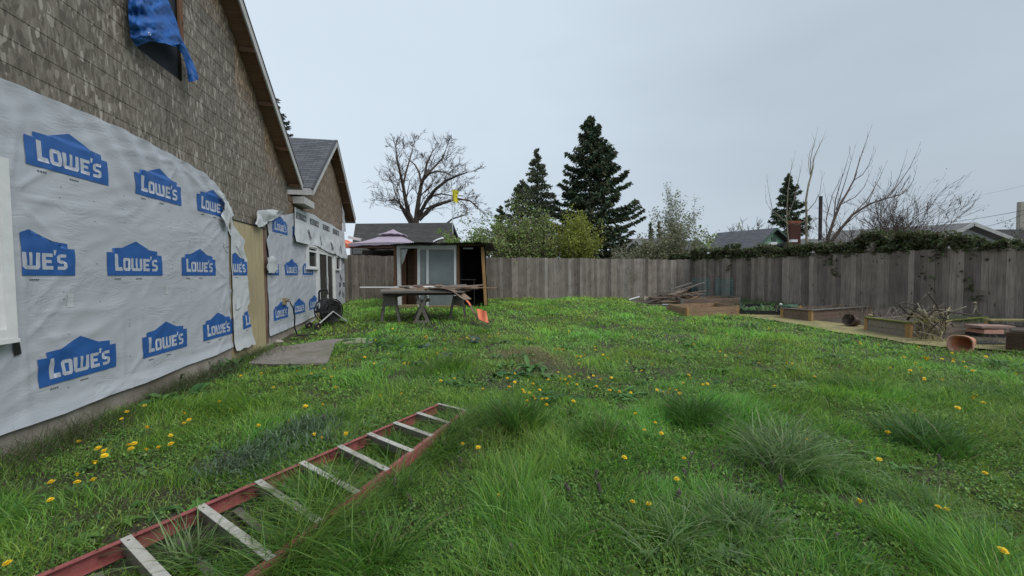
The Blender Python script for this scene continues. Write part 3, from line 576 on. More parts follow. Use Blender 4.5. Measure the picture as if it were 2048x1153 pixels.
mb = MB(); mb.box((dm - .03, -.14, 1.25), (dm + .01, -.12, 1.5)); mb.build('handle', M['white'], door, True)
# black tape stuck below the window corner
crumple('black_tape', [(25, 676), (38, 678), (42, 708), (28, 713)], .055, .006, M['black'], HOUSE, 2)
# upper window hole (jamb, blue-black panel with the opening's shadow in its colour)
mb = MB(); mb.box((2.61, -.03, 4.95), (2.70, .0, 6.2)); mb.build('jamb_board', M['postbrown'], HOUSE, True); mb = MB(); mb.box((1.8, .03, 4.3), (2.64, .06, 6.2)); mb.build('opening_shade_panel', simple('opening_shade_blue', (.022, .03, .04), (.012, .016, .022), 5, .8), HOUSE, True)
# hose tap on its block
mb = MB(); mb.box((6.05, -.10, .84), (6.22, -.04, 1.0)); blk = mb.build('tap_block', M['straw'], HOUSE, True)
mb = MB(); mb.tube([(6.14, -.10, .92), (6.14, -.17, .92), (6.15, -.20, .90), (6.15, -.21, .86)], .013, 8); mb.tube([(6.10, -.16, .955), (6.2, -.16, .955)], .012, 6); mb.tube([(6.14, -.15, .92), (6.15, -.16, .955)], .008, 6); mb.build('tap', M['rust'], blk, True)
# ---- things on the house
mb = MB()
def Wp(u, v, o): s, t = wall(u, v, o); return Vector(HL(s, o, t))
cols_ = [((254, -60), (256, 0), (258, 50), (262, 78), (273, 94)), ((270, -60), (272, 0), (275, 45), (282, 72), (300, 83)), ((290, -60), (294, 0), (303, 40), (313, 70), (329, 87)), ((305, -60), (314, 0), (326, 38), (340, 68), (352, 94)), ((316, -60), (336, 0), (354, 45), (361, 72), (376, 103))]
P = []
for r in range(33):
    k = r / 32 * 4; i = min(3, int(k)); f = k - i; row = []
    pts = [(c[i][0] * (1 - f) + c[i + 1][0] * f, c[i][1] * (1 - f) + c[i + 1][1] * f) for c in cols_]
    for c in range(33):
        q = c / 32 * 4; j = min(3, int(q)); h = q - j; u = pts[j][0] * (1 - h) + pts[j + 1][0] * h; v = pts[j][1] * (1 - h) + pts[j + 1][1] * h
        n_ = noise.noise(Vector((u * .04, v * .05, 0))); n2 = abs(noise.noise(Vector((u * .09 + v * .04, v * .11, 5))))
        row.append(Wp(u, v, .12 + .10 * math.sin(math.pi * c / 32) + .05 * n_ - .045 * n2))
    P.append(row)
TR = Matrix.Translation((W0[0], W0[1], 0)) @ Matrix.Rotation(math.atan2(DV[1], DV[0]), 4, 'Z')
P = [[TR @ p for p in r] for r in P]
mb.grid(P)
tail = [((350, 90), (361, 88), (375, 100)), ((358, 100), (370, 102), (380, 112)), ((366, 112), (376, 116), (388, 128)), ((371, 130), (382, 134), (394, 146)), ((375, 150), (386, 150), (397, 155)), ((377, 165), (387, 163), (397, 160))]
P = [[TR @ Wp(u, v, .16 + .05 * math.sin(i * 1.3 + j * 1.7) + (.05 if j == 1 else 0)) for j, (u, v) in enumerate(r)] for i, r in enumerate(tail)]; mb.grid(P)
o = mb.build('tarp', M['tarp'], smooth=True); tag(o, 'wrinkled blue tarp hanging out of the upper window opening of the house', 'tarp')
mb = MB()
for u, v in ((299, 68), (357, 94)):
    p = TR @ Wp(u, v, .27 if u < 320 else .2); a = TR.to_3x3() @ Vector((1, 0, 0)); b_ = Vector((0, 0, 1))
    mb.tube([p + (a * math.cos(t) + b_ * math.sin(t)) * .015 for t in [i * math.pi / 4 for i in range(9)]], .004, 5)
e = mb.build('eyelet', M['metal']); e.parent = o; e.matrix_parent_inverse = Matrix.Translation(o.location).inverted()
p0 = TR @ Vector((6.15, -.21, .86)); gh = float(g(p0.x + .2, p0.y))
mb = MB(); mb.tube([p0, p0 + Vector((.03, .05, -.12)), p0 + Vector((.02, .12, -.35)), p0 + Vector((-.02, .16, -.6)), p0 + Vector((.04, .18, -.8)), Vector((p0.x + .15, p0.y + .3, gh + .03)), Vector((p0.x + .4, p0.y + .9, gh + .03))], .018, 8)
tag(mb.build('garden_hose', M['black'], smooth=True), 'black rubber hose hanging from the tap on the wrapped wall', 'hose')
# ================================================================ YARD
def V3(p): return Vector(tuple(map(float, p)))
def gz(x, y): return float(g(x, y))
FENCE_A = (-7.6, 16.75); FENCE_C = (8.85, 18.8); FENCE_E = (13.1, 6.6)       # left end, corner, right end
def fence(name, label, A, B, zA, zB, top_fn, tones, extra=0):
    A = Vector((*A, 0)); B = Vector((*B, 0)); L = (B - A).length; d = (B - A) / L; n = Vector((d.y, -d.x, 0))
    if n.dot(-A) < 0: n = -n                                  # towards the yard
    root = thing(name, label, 'fence', (A.x, A.y, gz(A.x, A.y)), 0)
    mb = MB(); s = 0; i = 0
    while s < L:
        wd = random.choice((.135, .14, .14, .145, .15)); p = A + d * (s + wd / 2); tp = top_fn(s / L) + random.uniform(-.018, .018) + (random.uniform(-.05, .03) if random.random() < .06 else 0); b0 = gz(p.x, p.y) - .05
        c = np.array(random.choice(tones)) * random.uniform(.78, 1.2); mb.col(tuple(c)); off = n * random.uniform(0, .008); tl = d * random.uniform(-.0015, .0015)
        q = lambda w_, z, k: p + d * w_ + off + n * k + (tl if z > 1 else Vector()) + Vector((0, 0, z))
        h = wd / 2 - random.uniform(.0005, .003)
        mb.hexa([q(-h, b0, 0), q(h, b0, 0), q(h, tp, 0), q(-h, tp, 0)], [q(-h, b0, .018), q(h, b0, .018), q(h, tp, .018), q(-h, tp, .018)])
        s += wd; i += 1
    mb.build('fence_boards', M['fence'], root)
    k = int(L / 2.4)
    for r in (.35, 1.0, 1.62):
        mb = MB(); a = A - n * .025; b_ = B - n * .025; mb.beam((a.x, a.y, gz(A.x, A.y) + r), (b_.x, b_.y, gz(B.x, B.y) + r), .04, .09); mb.build('rail', M['gwood'], root)
    for j in range(k + 1):
        p = A + d * (L * j / k) - n * .1; t = top_fn(j / k); mb = MB(); mb.beam((p.x, p.y, gz(p.x, p.y) - .2), (p.x, p.y, t - .06), .09, .09, up=(0, 1, 0)); mb.build('post', M['gwood'], root)
    return root
ft = [(.235, .205, .175), (.26, .225, .195), (.205, .175, .152), (.29, .258, .228), (.22, .188, .162), (.18, .152, .132)]
fd = [(.205, .172, .145), (.225, .188, .16), (.17, .142, .122), (.255, .218, .185), (.185, .155, .132), (.15, .125, .108)]
fence('back_fence', 'long weathered grey board fence across the far end of the lawn', FENCE_A, FENCE_C, 0, 0, lambda k: 2.44 - .29 * k + .012 * math.sin(k * 40), ft)
fence('side_fence', 'dark weathered board fence along the right side, overgrown with ivy on top', (8.87, 18.76), FENCE_E, 0, 0, lambda k: 2.15 - .11 * k + .015 * math.sin(k * 31), fd)

# ---- stepladder lying on its back in the grass
ZL = .135; e_ = lambda u, v: V3(onz(u, v, ZL))
L1 = e_(875, 808); L0 = e_(250, 1075); R1 = e_(932, 822); R0 = e_(545, 1120)
dl = (L0 - L1).normalized(); dr = (R0 - R1).normalized(); L0 = L1 + dl * ((L0 - L1).length + .75); R0 = R1 + dr * ((R0 - R1).length + 1.0)
lad = thing('stepladder', 'long red stepladder with pale metal steps lying flat in the grass', 'ladder', tuple(L1 - Vector((0, 0, ZL - gz(L1.x, L1.y)))))
def channel(mb, p0, p1, inward, w=.028, h=.085, th=.005):      # C section: web outside, flanges pointing inward
    p0, p1 = V3(p0), V3(p1); i = inward.normalized()
    mb.beam(p0 + i * th / 2 - Vector((0, 0, h / 2)), p1 + i * th / 2 - Vector((0, 0, h / 2)), th, h)
    mb.beam(p0 + i * (w / 2 + th + .0005) - Vector((0, 0, th / 2 - .001)), p1 + i * (w / 2 + th + .0005) - Vector((0, 0, th / 2 - .001)), w, th)
    mb.beam(p0 + i * (w / 2 + th + .0005) - Vector((0, 0, h - th / 2 + .001)), p1 + i * (w / 2 + th + .0005) - Vector((0, 0, h - th / 2 + .001)), w, th)
inw = (R1 - L1)
mb = MB(); channel(mb, L0, L1, inw); rl = mb.build('side_rail', M['red'], lad)
mb = MB(); channel(mb, R0, R1, -inw); rr = mb.build('side_rail', M['red'], lad)
ls = [(400, 1012), (520, 965), (603, 925), (680, 893), (738, 868), (793, 847), (838, 827), (875, 808)]
rs = [(545, 1120), (655, 1050), (727, 990), (782, 943), (832, 905), (872, 874), (905, 848), (932, 822)]
def onl(p, a, d): return a + d * ((p - a).dot(d))
steps = [(onl(e_(*a), L1, dl), onl(e_(*b_), R1, dr)) for a, b_ in zip(ls, rs)]
a0 = onl(e_(250, 1075), L1, dl); sp = (a0 - steps[0][0]).length; steps = [(a0 + dl * sp, steps[0][1] + dr * sp * 2), (a0, steps[0][1] + dr * sp)] + steps
for i, (a, b_) in enumerate(steps):
    d = (b_ - a).normalized(); a = a + d * .008; b_ = b_ - d * .008; up = Vector((0, 0, .004)); nn = d.cross(Vector((0, 0, 1)))
    wd = .044 if i < 9 else .028
    mb = MB(); mb.beam(a + up, b_ + up, wd, .004); st = mb.build('step', M['alu'], lad)
    mb = MB(); mb.beam(a - nn * (wd / 2 - .002) - Vector((0, 0, .028)), b_ - nn * (wd / 2 - .002) - Vector((0, 0, .028)), .003, .056); mb.beam(a + nn * (wd / 2 - .002) - Vector((0, 0, .028)), b_ + nn * (wd / 2 - .002) - Vector((0, 0, .028)), .003, .056); mb.build('step_flange', M['aludark'], st)  # flanges darker than the tread: their shade is put into the colour
    for q in (a + d * .05, b_ - d * .05):
        mb = MB(); mb.tube([q + up, q + up + Vector((0, 0, .004))], .006, 8); mb.build('rivet', M['rust'], st)
    if i < 8:
        for q, sg, da in ((a, 1, -dl), (b_, -1, -dr)):
            mb = MB(); mb.beam(q + d * sg * .10 - Vector((0, 0, .012)), q + dl * .10 + d * sg * .01 - Vector((0, 0, .03)), .018, .003); mb.build('brace', M['rust'], lad)
for i in range(9):      # rear frame folded beneath
    a, b_ = steps[i]; d = (b_ - a).normalized(); o_ = dl * (.11 + .012 * i); dz = Vector((0, 0, -.112))
    a2 = a + o_ + dz + d * .05; b2 = b_ + o_ + dz - d * .05; a2.z = gz(a2.x, a2.y) + .03; b2.z = gz(b2.x, b2.y) + .03
    mb = MB(); mb.beam(a2, b2, .045, .012); mb.build('rear_bar', M['aludark'], lad)
for k_ in range(22):
    p = L1.lerp(L0, (k_ + .5) / 22) + inw.normalized() * .016 + Vector((0, 0, .003)); mb = MB(); mb.tube([p, p + Vector((0, 0, .003))], .005, 6); mb.build('rivet', M['rust'], rl)
    p = R1.lerp(R0, (k_ + .5) / 22) - inw.normalized() * .016 + Vector((0, 0, .003)); mb = MB(); mb.tube([p, p + Vector((0, 0, .003))], .005, 6); mb.build('rivet', M['rust'], rr)

# ---- weathered sheet and paving slabs beside the house
def slab(px, th, mat, name, label, cat, lift=.02, tilt=0, group=None):
    P = [V3(G(u, v)) for u, v in px]; mb = MB()
    for p in P: p.z = gz(p.x, p.y) + lift
    n = len(P); mb.hexa([p - Vector((0, 0, th)) for p in P], P); return tag(mb.build(name, mat), label, cat, group)
ply = simple('plywood_weathered', (.30, .265, .235), (.13, .115, .10), 13, .9, (1, 3, 1), .7, dirt=(.15, .145, .10))
slab([(497, 733), (520, 714), (556, 698), (592, 694), (668, 682), (672, 686), (655, 731), (600, 735)], .03, ply, 'plywood_sheet', 'large warped dark weathered board lying on the ground beside the house', 'board', .05)
slab([(640, 686), (664, 681), (690, 681), (672, 691), (650, 691)], .03, ply, 'paving_slab', 'small dark grey slab touching the corner of the large board', 'paving slab', .035)
slab([(692, 681), (722, 680), (722, 690), (687, 691)], .04, M['concrete'], 'paving_slab', 'left of two pale grey slabs ending the row beside the dark weed clump', 'paving slab', .04)
slab([(724, 680), (748, 680), (745, 690), (724, 690)], .04, M['concrete'], 'paving_slab', 'right of two pale grey slabs, next to the dark weed clump', 'paving slab', .04)
def rock(u, v, r, label):
    p = G(u, v); bm = bmesh.new(); bmesh.ops.create_icosphere(bm, subdivisions=3, radius=r)
    for q in bm.verts: q.co *= 1 + .35 * noise.noise(q.co / r * 1.2 + Vector((u, 0, 0))); q.co.z *= .55
    me = bpy.data.meshes.new('rock'); bm.to_mesh(me); bm.free(); o = bpy.data.objects.new('rock', me); COL.objects.link(o); me.materials.append(M['stone']); o.location = (p[0], p[1], p[2] + r * .3); return tag(o, label, 'rock')
rock(557, 686, .09, 'pale rock on bare earth under the hose tap')

# ---- hose reel cart
c = V3(G(655, 652)); c.z = gz(c.x, c.y)
reel = thing('hose_reel', 'black garden hose reel on a white tube frame with small wheels beside the house', 'hose reel', tuple(c))
ax = Vector((.86, -.5, 0)).normalized(); side = Vector((0, 0, 1)).cross(ax); hub = c + Vector((0, .1, .42))
def ring(mb, ce, r, rad, n=28, m_=7, axis=ax, mi=0):
    a = axis.orthogonal().normalized(); b_ = axis.cross(a); mb.tube([ce + (a * math.cos(t) + b_ * math.sin(t)) * r for t in [2 * math.pi * i / n for i in range(n + 1)]], rad, m_, mi, False)
for sg in (-1, 1):
    mb = MB(); ce = hub + ax * .15 * sg; ring(mb, ce, .33, .018); a = ax.orthogonal().normalized(); b_ = ax.cross(a)
    for i in range(5): t = i * 2 * math.pi / 5; mb.beam(ce, ce + (a * math.cos(t) + b_ * math.sin(t)) * .325, .06, .012, up=ax)
    mb.tube([ce - ax * .006, ce + ax * .006], .15, 20); mb.build('reel_flange', M['black'], reel)
mb = MB()
for i in range(9):
    for r in (.19, .24, .29): ring(mb, hub + ax * (-.12 + .03 * i + .008 * (r > .18)), r, .02, 26, 6)
mb.tube([hub - ax * .14, hub + ax * .14], .12, 18); mb.build('wound_hose', M['black'], reel, smooth=True)
for sg in (-1, 1):
    mb = MB(); b0 = hub + ax * .19 * sg; mb.tube([b0 + side * -.46 + Vector((0, 0, -.34)), b0 + Vector((0, 0, -.02)), b0 + side * .5 + Vector((0, 0, -.40))], .02, 8); mb.build('frame_tube', M['metal'], reel)
mb = MB(); hb = hub + ax * .0 + side * -.28; mb.tube([hb + Vector((0, 0, -.10)), hb + Vector((0, 0, .34))], .022, 8); mb.build('frame_tube', M['metal'], reel)
mb = MB(); mb.tube([hb + Vector((0, 0, .24)), hb + Vector((0, 0, .52)), hb + Vector((.05, 0, .58))], .028, 8); mb.tube([hb + Vector((.0, 0, .56)), hb + Vector((.22, 0, .60))], .02, 8); mb.tube([hb + Vector((.22, 0, .61)), hb + Vector((.24, 0, .46))], .022, 8); mb.build('handle', M['black'], reel)
for sg in (-1, 1):
    q = c + side * -.42 + ax * .2 * sg + Vector((0, 0, .11)); q.z = gz(q.x, q.y) + .10
    mb = MB(); ring(mb, q, .08, .025, 18, 6); mb.tube([q - ax * .012, q + ax * .012], .075, 14); wl = mb.build('wheel', M['black'], reel)
    mb = MB(); mb.tube([q - ax * .03, q + ax * .03], .025, 10); mb.build('hub_cap', M['straw'], wl)
mb = MB()
for i in range(10): a = random.uniform(0, 6.3); mb.tube([hub + side * -.2 + Vector((random.uniform(-.03, .03), -.2, -.02)), hub + side * -.2 + Vector((random.uniform(-.12, .12), -.28 + random.uniform(-.05, .05), -.34))], [.004, .002], 4)
tag(mb.build('dry_stalks', M['straw']), 'dry straw stalks hanging over the front of the hose reel', 'straw')

# ---- shed open to the front, patched with an old sliding door
YS = 13.7; S = lambda u, v, y=YS: V3(ony(u, v, y)); gs = gz(-2.2, 13.8)
shed = thing('shed', 'ramshackle shed with a salvaged white sliding glass door in its front', 'shed', (-2.3, 14.2, gs))
def vpost(u0, u1, v0, v1, mat, name, y=YS, dep=.09, ub=None, parent=shed):
    a, b_ = S(u0, v0, y), S(u1, v0, y); du = (ub or 0); c_, d_ = S(u0 + du, v1, y), S(u1 + du, v1, y); D_ = Vector((0, dep, 0)); mb = MB()
    mb.hexa([c_, d_, b_, a], [c_ + D_, d_ + D_, b_ + D_, a + D_]); return mb.build(name, mat, parent)
vpost(787.5, 792.5, 492, 614, M['postbrown'], 'post', YS - .01)
vpost(913.2, 918.5, 493, 616, M['postbrown'], 'post', YS + .02)
vpost(961.5, 967.5, 494, 611, M['cedar_z'], 'post', YS - .02, .09, 7)
vpost(793, 799.5, 491, 618, M['white'], 'door_jamb', YS, .10, 3)
vpost(908, 912.5, 497, 616, M['white'], 'door_jamb', YS, .10)
dfr = vpost(793.2, 912.6, 490.5, 497, M['white'], 'door_head', YS - .003, .11)
panel = thing_p = vpost(834.5, 839.8, 497.3, 616, M['white'], 'door_panel', YS + .02, .04)
vpost(852.5, 857.2, 497.3, 617, M['white'], 'stile', YS + .005, .04, 0, panel)
vpost(839.9, 852.4, 497.3, 499.5, M['white'], 'rail', YS + .022, .036, 0, panel); vpost(857.3, 907.9, 497.3, 499.5, M['white'], 'rail', YS + .007, .036, 0, panel)
vpost(839.9, 852.4, 499.6, 613, M['glass_dusty'], 'pane', YS + .035, .008, 0, panel); vpost(857.3, 907.9, 499.6, 613, M['glass_dusty'], 'pane', YS + .02, .008, 0, panel)
vpost(803, 833, 500, 614, M['soffit'], 'inner_door', YS + .9, .05); vpost(804, 812, 497, 612, M['postbrown'], 'stud', YS + .5, .06); vpost(829, 834, 497, 614, M['postbrown'], 'stud', YS + .3, .06)
# walls + floor of the shed
a = S(788, 492); b_ = S(970, 494); zt = a.z; zf = gs - .1; bd = 2.3
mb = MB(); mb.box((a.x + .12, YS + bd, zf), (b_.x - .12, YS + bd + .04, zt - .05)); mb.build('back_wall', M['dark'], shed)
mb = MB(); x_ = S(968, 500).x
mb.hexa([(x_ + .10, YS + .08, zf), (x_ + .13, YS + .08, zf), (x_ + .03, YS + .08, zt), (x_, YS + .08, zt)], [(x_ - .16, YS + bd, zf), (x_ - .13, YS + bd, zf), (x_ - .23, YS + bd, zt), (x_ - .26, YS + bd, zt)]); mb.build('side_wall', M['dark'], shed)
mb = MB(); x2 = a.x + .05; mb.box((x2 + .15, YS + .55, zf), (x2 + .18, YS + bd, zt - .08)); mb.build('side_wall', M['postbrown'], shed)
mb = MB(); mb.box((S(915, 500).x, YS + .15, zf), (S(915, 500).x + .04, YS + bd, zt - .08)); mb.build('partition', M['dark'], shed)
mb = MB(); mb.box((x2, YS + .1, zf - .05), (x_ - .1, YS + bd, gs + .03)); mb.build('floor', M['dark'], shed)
mb = MB(); p = S(800, 617); q = S(836, 611); mb.box((p.x, YS - .25, gs + .02), (q.x, YS + .05, gs + .11)); mb.build('sill', M['straw'], shed)
mb = MB(); p = S(860, 620); q = S(914, 615); mb.box((p.x, YS - .2, gs + .0), (q.x, YS - .02, gs + .08)); mb.build('sill', M['straw'], shed)
mb = MB(); p = S(920, 560, YS + .5); q = S(951, 560, YS + .5); mb.box((p.x, YS + .5, p.z - .01), (q.x, YS + .9, p.z + .01)); mb.tube([(q.x - .05, YS + .5, p.z), (q.x - .05, YS + .5, gs)], .012, 6); mb.build('shelf', M['aludark'], shed)
mb = MB(); p = S(926, 497, YS + .4); q = S(946, 497, YS + .4); mb.box((p.x, YS + .4, p.z - .03), (q.x, YS + .5, p.z + .02)); tag(mb.build('light_fixture', M['white']), 'white tube light fixture under the shed roof', 'light')
# corrugated dark roof in overlapping, slipped sheets
for i, (u0, u1, v, dy, sag) in enumerate(((781, 858, 489.5, -.35, .02), (806, 888, 487.5, -.5, .05), (880, 935, 486.0, -.42, -.02), (897, 962, 488.5, -.3, .03), (930, 984, 486.6, -.45, .0))):
    A = S(u0, v, YS + dy); B = S(u1, v + random.uniform(-1, 1), YS + dy); P = []
    for r in range(7):
        k = r / 6; row = []
        for c_ in range(61):
            q = c_ / 60; p = A.lerp(B, q) + Vector((0, 3.0 * k, -.10 * k + .006 * i)); p.z += .016 * math.sin(q * (B - A).length / .076 * 2 * math.pi) + sag * math.sin(q * math.pi) * (1 - k) + .03 * noise.noise(Vector((q * 3, k * 2, i))); row.append(p)
        P.append(row)
    mb = MB(); mb.grid(P); mb.grid([[p - Vector((0, 0, .012)) for p in r] for r in P]); mb.build('roof_sheet', simple('roof_sheet_dark', (.06, .055, .055), (.02, .02, .02), 7, .6, bump=.1) if i == 0 else bpy.data.materials['roof_sheet_dark'], shed)
mb = MB(); A = S(790, 492.5, YS + .0); B = S(966, 492.5, YS); mb.box((A.x, YS - .0, A.z - .02), (B.x, YS + .06, A.z + .06)); mb.build('header_beam', M['postbrown'], shed)
mb = MB(); P = []
for r in range(7): P.append([S(866 + 21 * c_ / 8, 488 - 9.0 * (c_ / 8) ** .7 + (1.2 if c_ == 8 else 0), YS - .25 + .06 * r) + Vector((0, 0, .05 * math.sin(r * .9) + .04)) for c_ in range(9)])
mb.grid(P); tag(mb.build('curled_sheet', M['white'], smooth=True), 'curled white plastic sheet lying on the shed roof', 'sheet')
bm_px = [(801, 500), (816, 498), (811, 512), (808, 522), (804, 530), (802, 516)]
mb = MB(); q = [S(u, v, YS + .1 + .05 * (i % 2)) for i, (u, v) in enumerate(bm_px)]; ce = sum(q, Vector()) / 6
for i in range(6): mb.face([q[i], q[(i + 1) % 6], ce + Vector((0, -.06, 0))])
tag(mb.build('torn_cloth', M['white']), 'torn white rag hanging in the open left corner of the shed', 'cloth')

# ---- sawhorses, heap of boards, bent plywood
YT = 11.1; T_ = lambda u, v, y=YT: V3(ony(u, v, y))
def leg(mb_name, p, q, w_, h_, mat, parent, **k): mb = MB(); mb.beam(p, q, w_, h_, **k); return mb.build(mb_name, mat, parent)
h1 = thing('sawhorse', 'left sawhorse with a grey end board, below the heap of boards', 'sawhorse', tuple(V3(G(783, 636))), 0, 'sawhorses under the boards')
gd = lambda p: Vector((p.x, p.y, gz(p.x, p.y)))
p = [T_(771, 590, 11.0), T_(789, 590, 11.0), T_(771, 590, 11.8), T_(789, 590, 11.8)]
f_ = [gd(T_(763, 634, 10.9)), gd(T_(799, 634, 10.9)), gd(T_(763, 634, 11.9)), gd(T_(799, 634, 11.9))]
for a, b_ in zip(p, f_): leg('leg', a, b_, .07, .035, M['gwood'], h1, up=(0, 1, 0))
mb = MB(); mb.hexa([T_(768, 613, 10.93), T_(793, 613, 10.93), T_(790, 592, 10.93), T_(771, 592, 10.93)], [T_(768, 613, 10.93) + Vector((0, .02, 0)), T_(793, 613, 10.93) + Vector((0, .02, 0)), T_(790, 592, 10.93) + Vector((0, .02, 0)), T_(771, 592, 10.93) + Vector((0, .02, 0))]); mb.build('end_board', M['gwood'], h1)
mb = MB(); a = T_(780, 590.5, 10.9); mb.box((a.x - .05, 10.9, a.z - .09), (a.x + .05, 12.0, a.z - .0)); mb.build('top_beam', M['gwood'], h1)
h2 = thing('sawhorse', 'middle sawhorse with crossed legs joined by a foot bar, nearest to the camera', 'sawhorse', tuple(V3(G(843, 642))), 0, 'sawhorses under the boards')
for y in (10.7, 11.7):
    leg('leg', T_(853, 592, y) if y < 11 else T_(853, 596, y), gd(T_(829, 643, y)), .085, .035, M['gwood'], h2, up=(0, 1, 0)); leg('leg', T_(834, 592, y + .037) if y < 11 else T_(834, 596, y + .037), gd(T_(857, 643, y + .037)), .085, .035, M['gwood'], h2, up=(0, 1, 0))
leg('foot_bar', gd(T_(829, 642, 10.66)) + Vector((-.03, 0, .07)), gd(T_(858, 642, 10.66)) + Vector((.03, 0, .05)), .035, .08, M['gwood'], h2)
mb = MB(); a = T_(843, 596, 11); mb.box((a.x - .045, 10.6, a.z - .16), (a.x + .045, 11.9, a.z - .07)); mb.build('top_beam', M['gwood'], h2)
h3 = thing('sawhorse', 'right sawhorse in the shade of the drooping plywood', 'sawhorse', tuple(V3(G(916, 632))), 0, 'sawhorses under the boards')
for y in (11.2, 12.0):
    for u0, u1 in ((908, 900), (924, 931)): leg('leg', T_(u0, 592, y), gd(T_(u1, 631, y)), .06, .03, M['dark'] if y > 11.5 else M['gwood'], h3, up=(0, 1, 0))  # rear legs near-black: shade below the plywood painted into them
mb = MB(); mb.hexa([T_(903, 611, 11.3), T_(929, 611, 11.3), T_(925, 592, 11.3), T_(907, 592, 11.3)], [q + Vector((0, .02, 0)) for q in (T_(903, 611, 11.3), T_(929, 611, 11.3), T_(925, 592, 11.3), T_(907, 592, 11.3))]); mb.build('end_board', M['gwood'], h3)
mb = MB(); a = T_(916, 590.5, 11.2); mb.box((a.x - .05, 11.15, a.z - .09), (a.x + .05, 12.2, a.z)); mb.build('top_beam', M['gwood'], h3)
ZT = T_(840, 590, 11.1).z                     # top of the sawhorses
def board(u0, u1, y0, y1, z, w_, th, mat, label, dz=0, grp='boards heaped on the sawhorses'):
    z = .085 + z * 1.25
    a = T_(u0, 580, y0); b_ = T_(u1, 580, y1); a.z = ZT + z; b_.z = ZT + z + dz; mb = MB(); mb.beam(a, b_, w_, th, up=(0, -random.uniform(.1, .75), 1)); return tag(mb.build('board', mat), label, 'board', grp)
mb = MB(); a = T_(760, 588, 10.75); b_ = T_(957, 588, 10.75); mb.box((a.x + .1, 10.70, ZT + .002), (a.x + 2.3, 11.9, ZT + .07)); tag(mb.build('board', simple('dark_apron_wood', (.05, .04, .034), (.022, .018, .016), 9, .8, (1, 6, 1))), 'thick dark stack of sheets resting straight on the sawhorses', 'board'); mb = MB(); mb.box((a.x, 10.60, ZT + .072), (a.x + 2.35, 11.95, ZT + .095)); tag(mb.build('board', M['gwood']), 'wide grey plywood lying on the dark stack', 'board')  # near-black stack forms the dark apron below the heap
layers = [(761, 905, 10.72, 10.75, .045, .14, .022, 'gwood', 'long grey plank along the front edge of the heap'), (764, 900, 10.9, 10.86, .05, .16, .02, 'bwood', 'long brown plank second from the front of the heap'),
 (775, 940, 11.15, 11.1, .05, .2, .025, 'bwood', 'broad brown plank in the bottom layer of the heap'), (800, 957, 11.45, 11.4, .055, .2, .025, 'gwood', 'broad grey plank in the bottom layer at the back'),
 (765, 870, 11.0, 11.05, .075, .09, .02, 'gwood', 'narrow grey lath on the left half of the heap'), (782, 888, 10.82, 10.98, .078, .10, .02, 'cedar', 'reddish lath crossing the front planks at a slant'),
 (845, 955, 11.25, 11.0, .085, .12, .02, 'bwood', 'short brown plank on the right half of the heap'), (880, 958, 11.5, 11.3, .10, .1, .03, 'gwood', 'grey plank end sticking out at the back right'),
 (826, 862, 11.3, 11.2, .13, .09, .04, 'bwood', 'short block of brown timber on top of the heap'), (838, 846, 10.9, 11.4, .11, .1, .03, 'greybed', 'pale offcut lying front to back across the heap'),
 (858, 868, 10.85, 11.35, .10, .08, .03, 'greybed', 'pale grey offcut beside the white strip'), (872, 884, 11.35, 11.3, .13, .09, .07, 'bwood', 'upright brown offcut near the middle of the heap')]
for a in layers: board(*a[:7], M[a[7]], a[8], random.uniform(-.01, .012))
random.seed(12)
for i in range(30):
    u = random.uniform(772, 925); board(u, u + random.uniform(15, 60), random.uniform(10.7, 11.6), random.uniform(10.7, 11.6), random.uniform(.02, .13), random.uniform(.06, .14), random.uniform(.015, .035), M[random.choice(['bwood', 'gwood', 'greybed', 'cedar', 'bwood'])], 'loose short piece of old board lying in the heap on the sawhorses', random.uniform(-.03, .04), 'short loose boards in the heap on the sawhorses')
board(846, 884, 11.1, 11.0, .115, .06, .012, M['white'], 'short white painted strip on top of the heap')
board(720, 845, 10.95, 11.05, .12, .045, .02, M['white'], 'long thin pale stick poking out to the left', -.02)
board(850, 994, 11.2, 10.95, .10, .04, .02, M['cedar'], 'long thin tan stick poking out to the right', -.03)
def curved(name, pts, w_, th, mat, label, cat='board', wide=None, grp='boards heaped on the sawhorses'):
    P = []; wide = wide or Vector((0, 1, 0)); Q = [V3(p) for p in pts]; n = 18; S2 = []
    for i in range(n + 1):
        k = i / n * (len(Q) - 1); j = min(len(Q) - 2, int(k)); f = k - j
        p0 = Q[max(0, j - 1)]; p1 = Q[j]; p2 = Q[j + 1]; p3 = Q[min(len(Q) - 1, j + 2)]
        S2.append(.5 * ((2 * p1) + (p2 - p0) * f + (2 * p0 - 5 * p1 + 4 * p2 - p3) * f * f + (3 * p1 - p0 - 3 * p2 + p3) * f ** 3))
    mb = MB(); ws = w_ if isinstance(w_, (list, tuple)) else (w_, w_); up = Vector((0, 0, th))
    top = [[p - wide * (ws[0] + (ws[1] - ws[0]) * i / n) / 2, p + wide * (ws[0] + (ws[1] - ws[0]) * i / n) / 2] for i, p in enumerate(S2)]
    mb.grid(top); mb.grid([[a - up, b_ - up] for a, b_ in top][::-1]); mb.grid([[a, a - up] for a, b_ in top]); mb.grid([[b_, b_ - up] for a, b_ in top]); mb.face([top[0][0], top[0][1], top[0][1] - up, top[0][0] - up]); mb.face([top[-1][0], top[-1][1], top[-1][1] - up, top[-1][0] - up])
    return tag(mb.build(name, mat), label, cat, grp)
tanply = simple('plywood_tan', (.30, .22, .165), (.19, .135, .10), 6, .85, (1, 2.5, 1), .25, dirt=(.15, .11, .085))
curved('board', [T_(862, 577, 11.1), T_(890, 575.5, 10.95), T_(912, 580.5, 10.85), T_(926, 592, 10.75), T_(936, 599, 10.7)], (.75, .42), .01, tanply, 'bent tan plywood sheet drooping off the right end of the heap', wide=Vector((.35, .93, 0)))
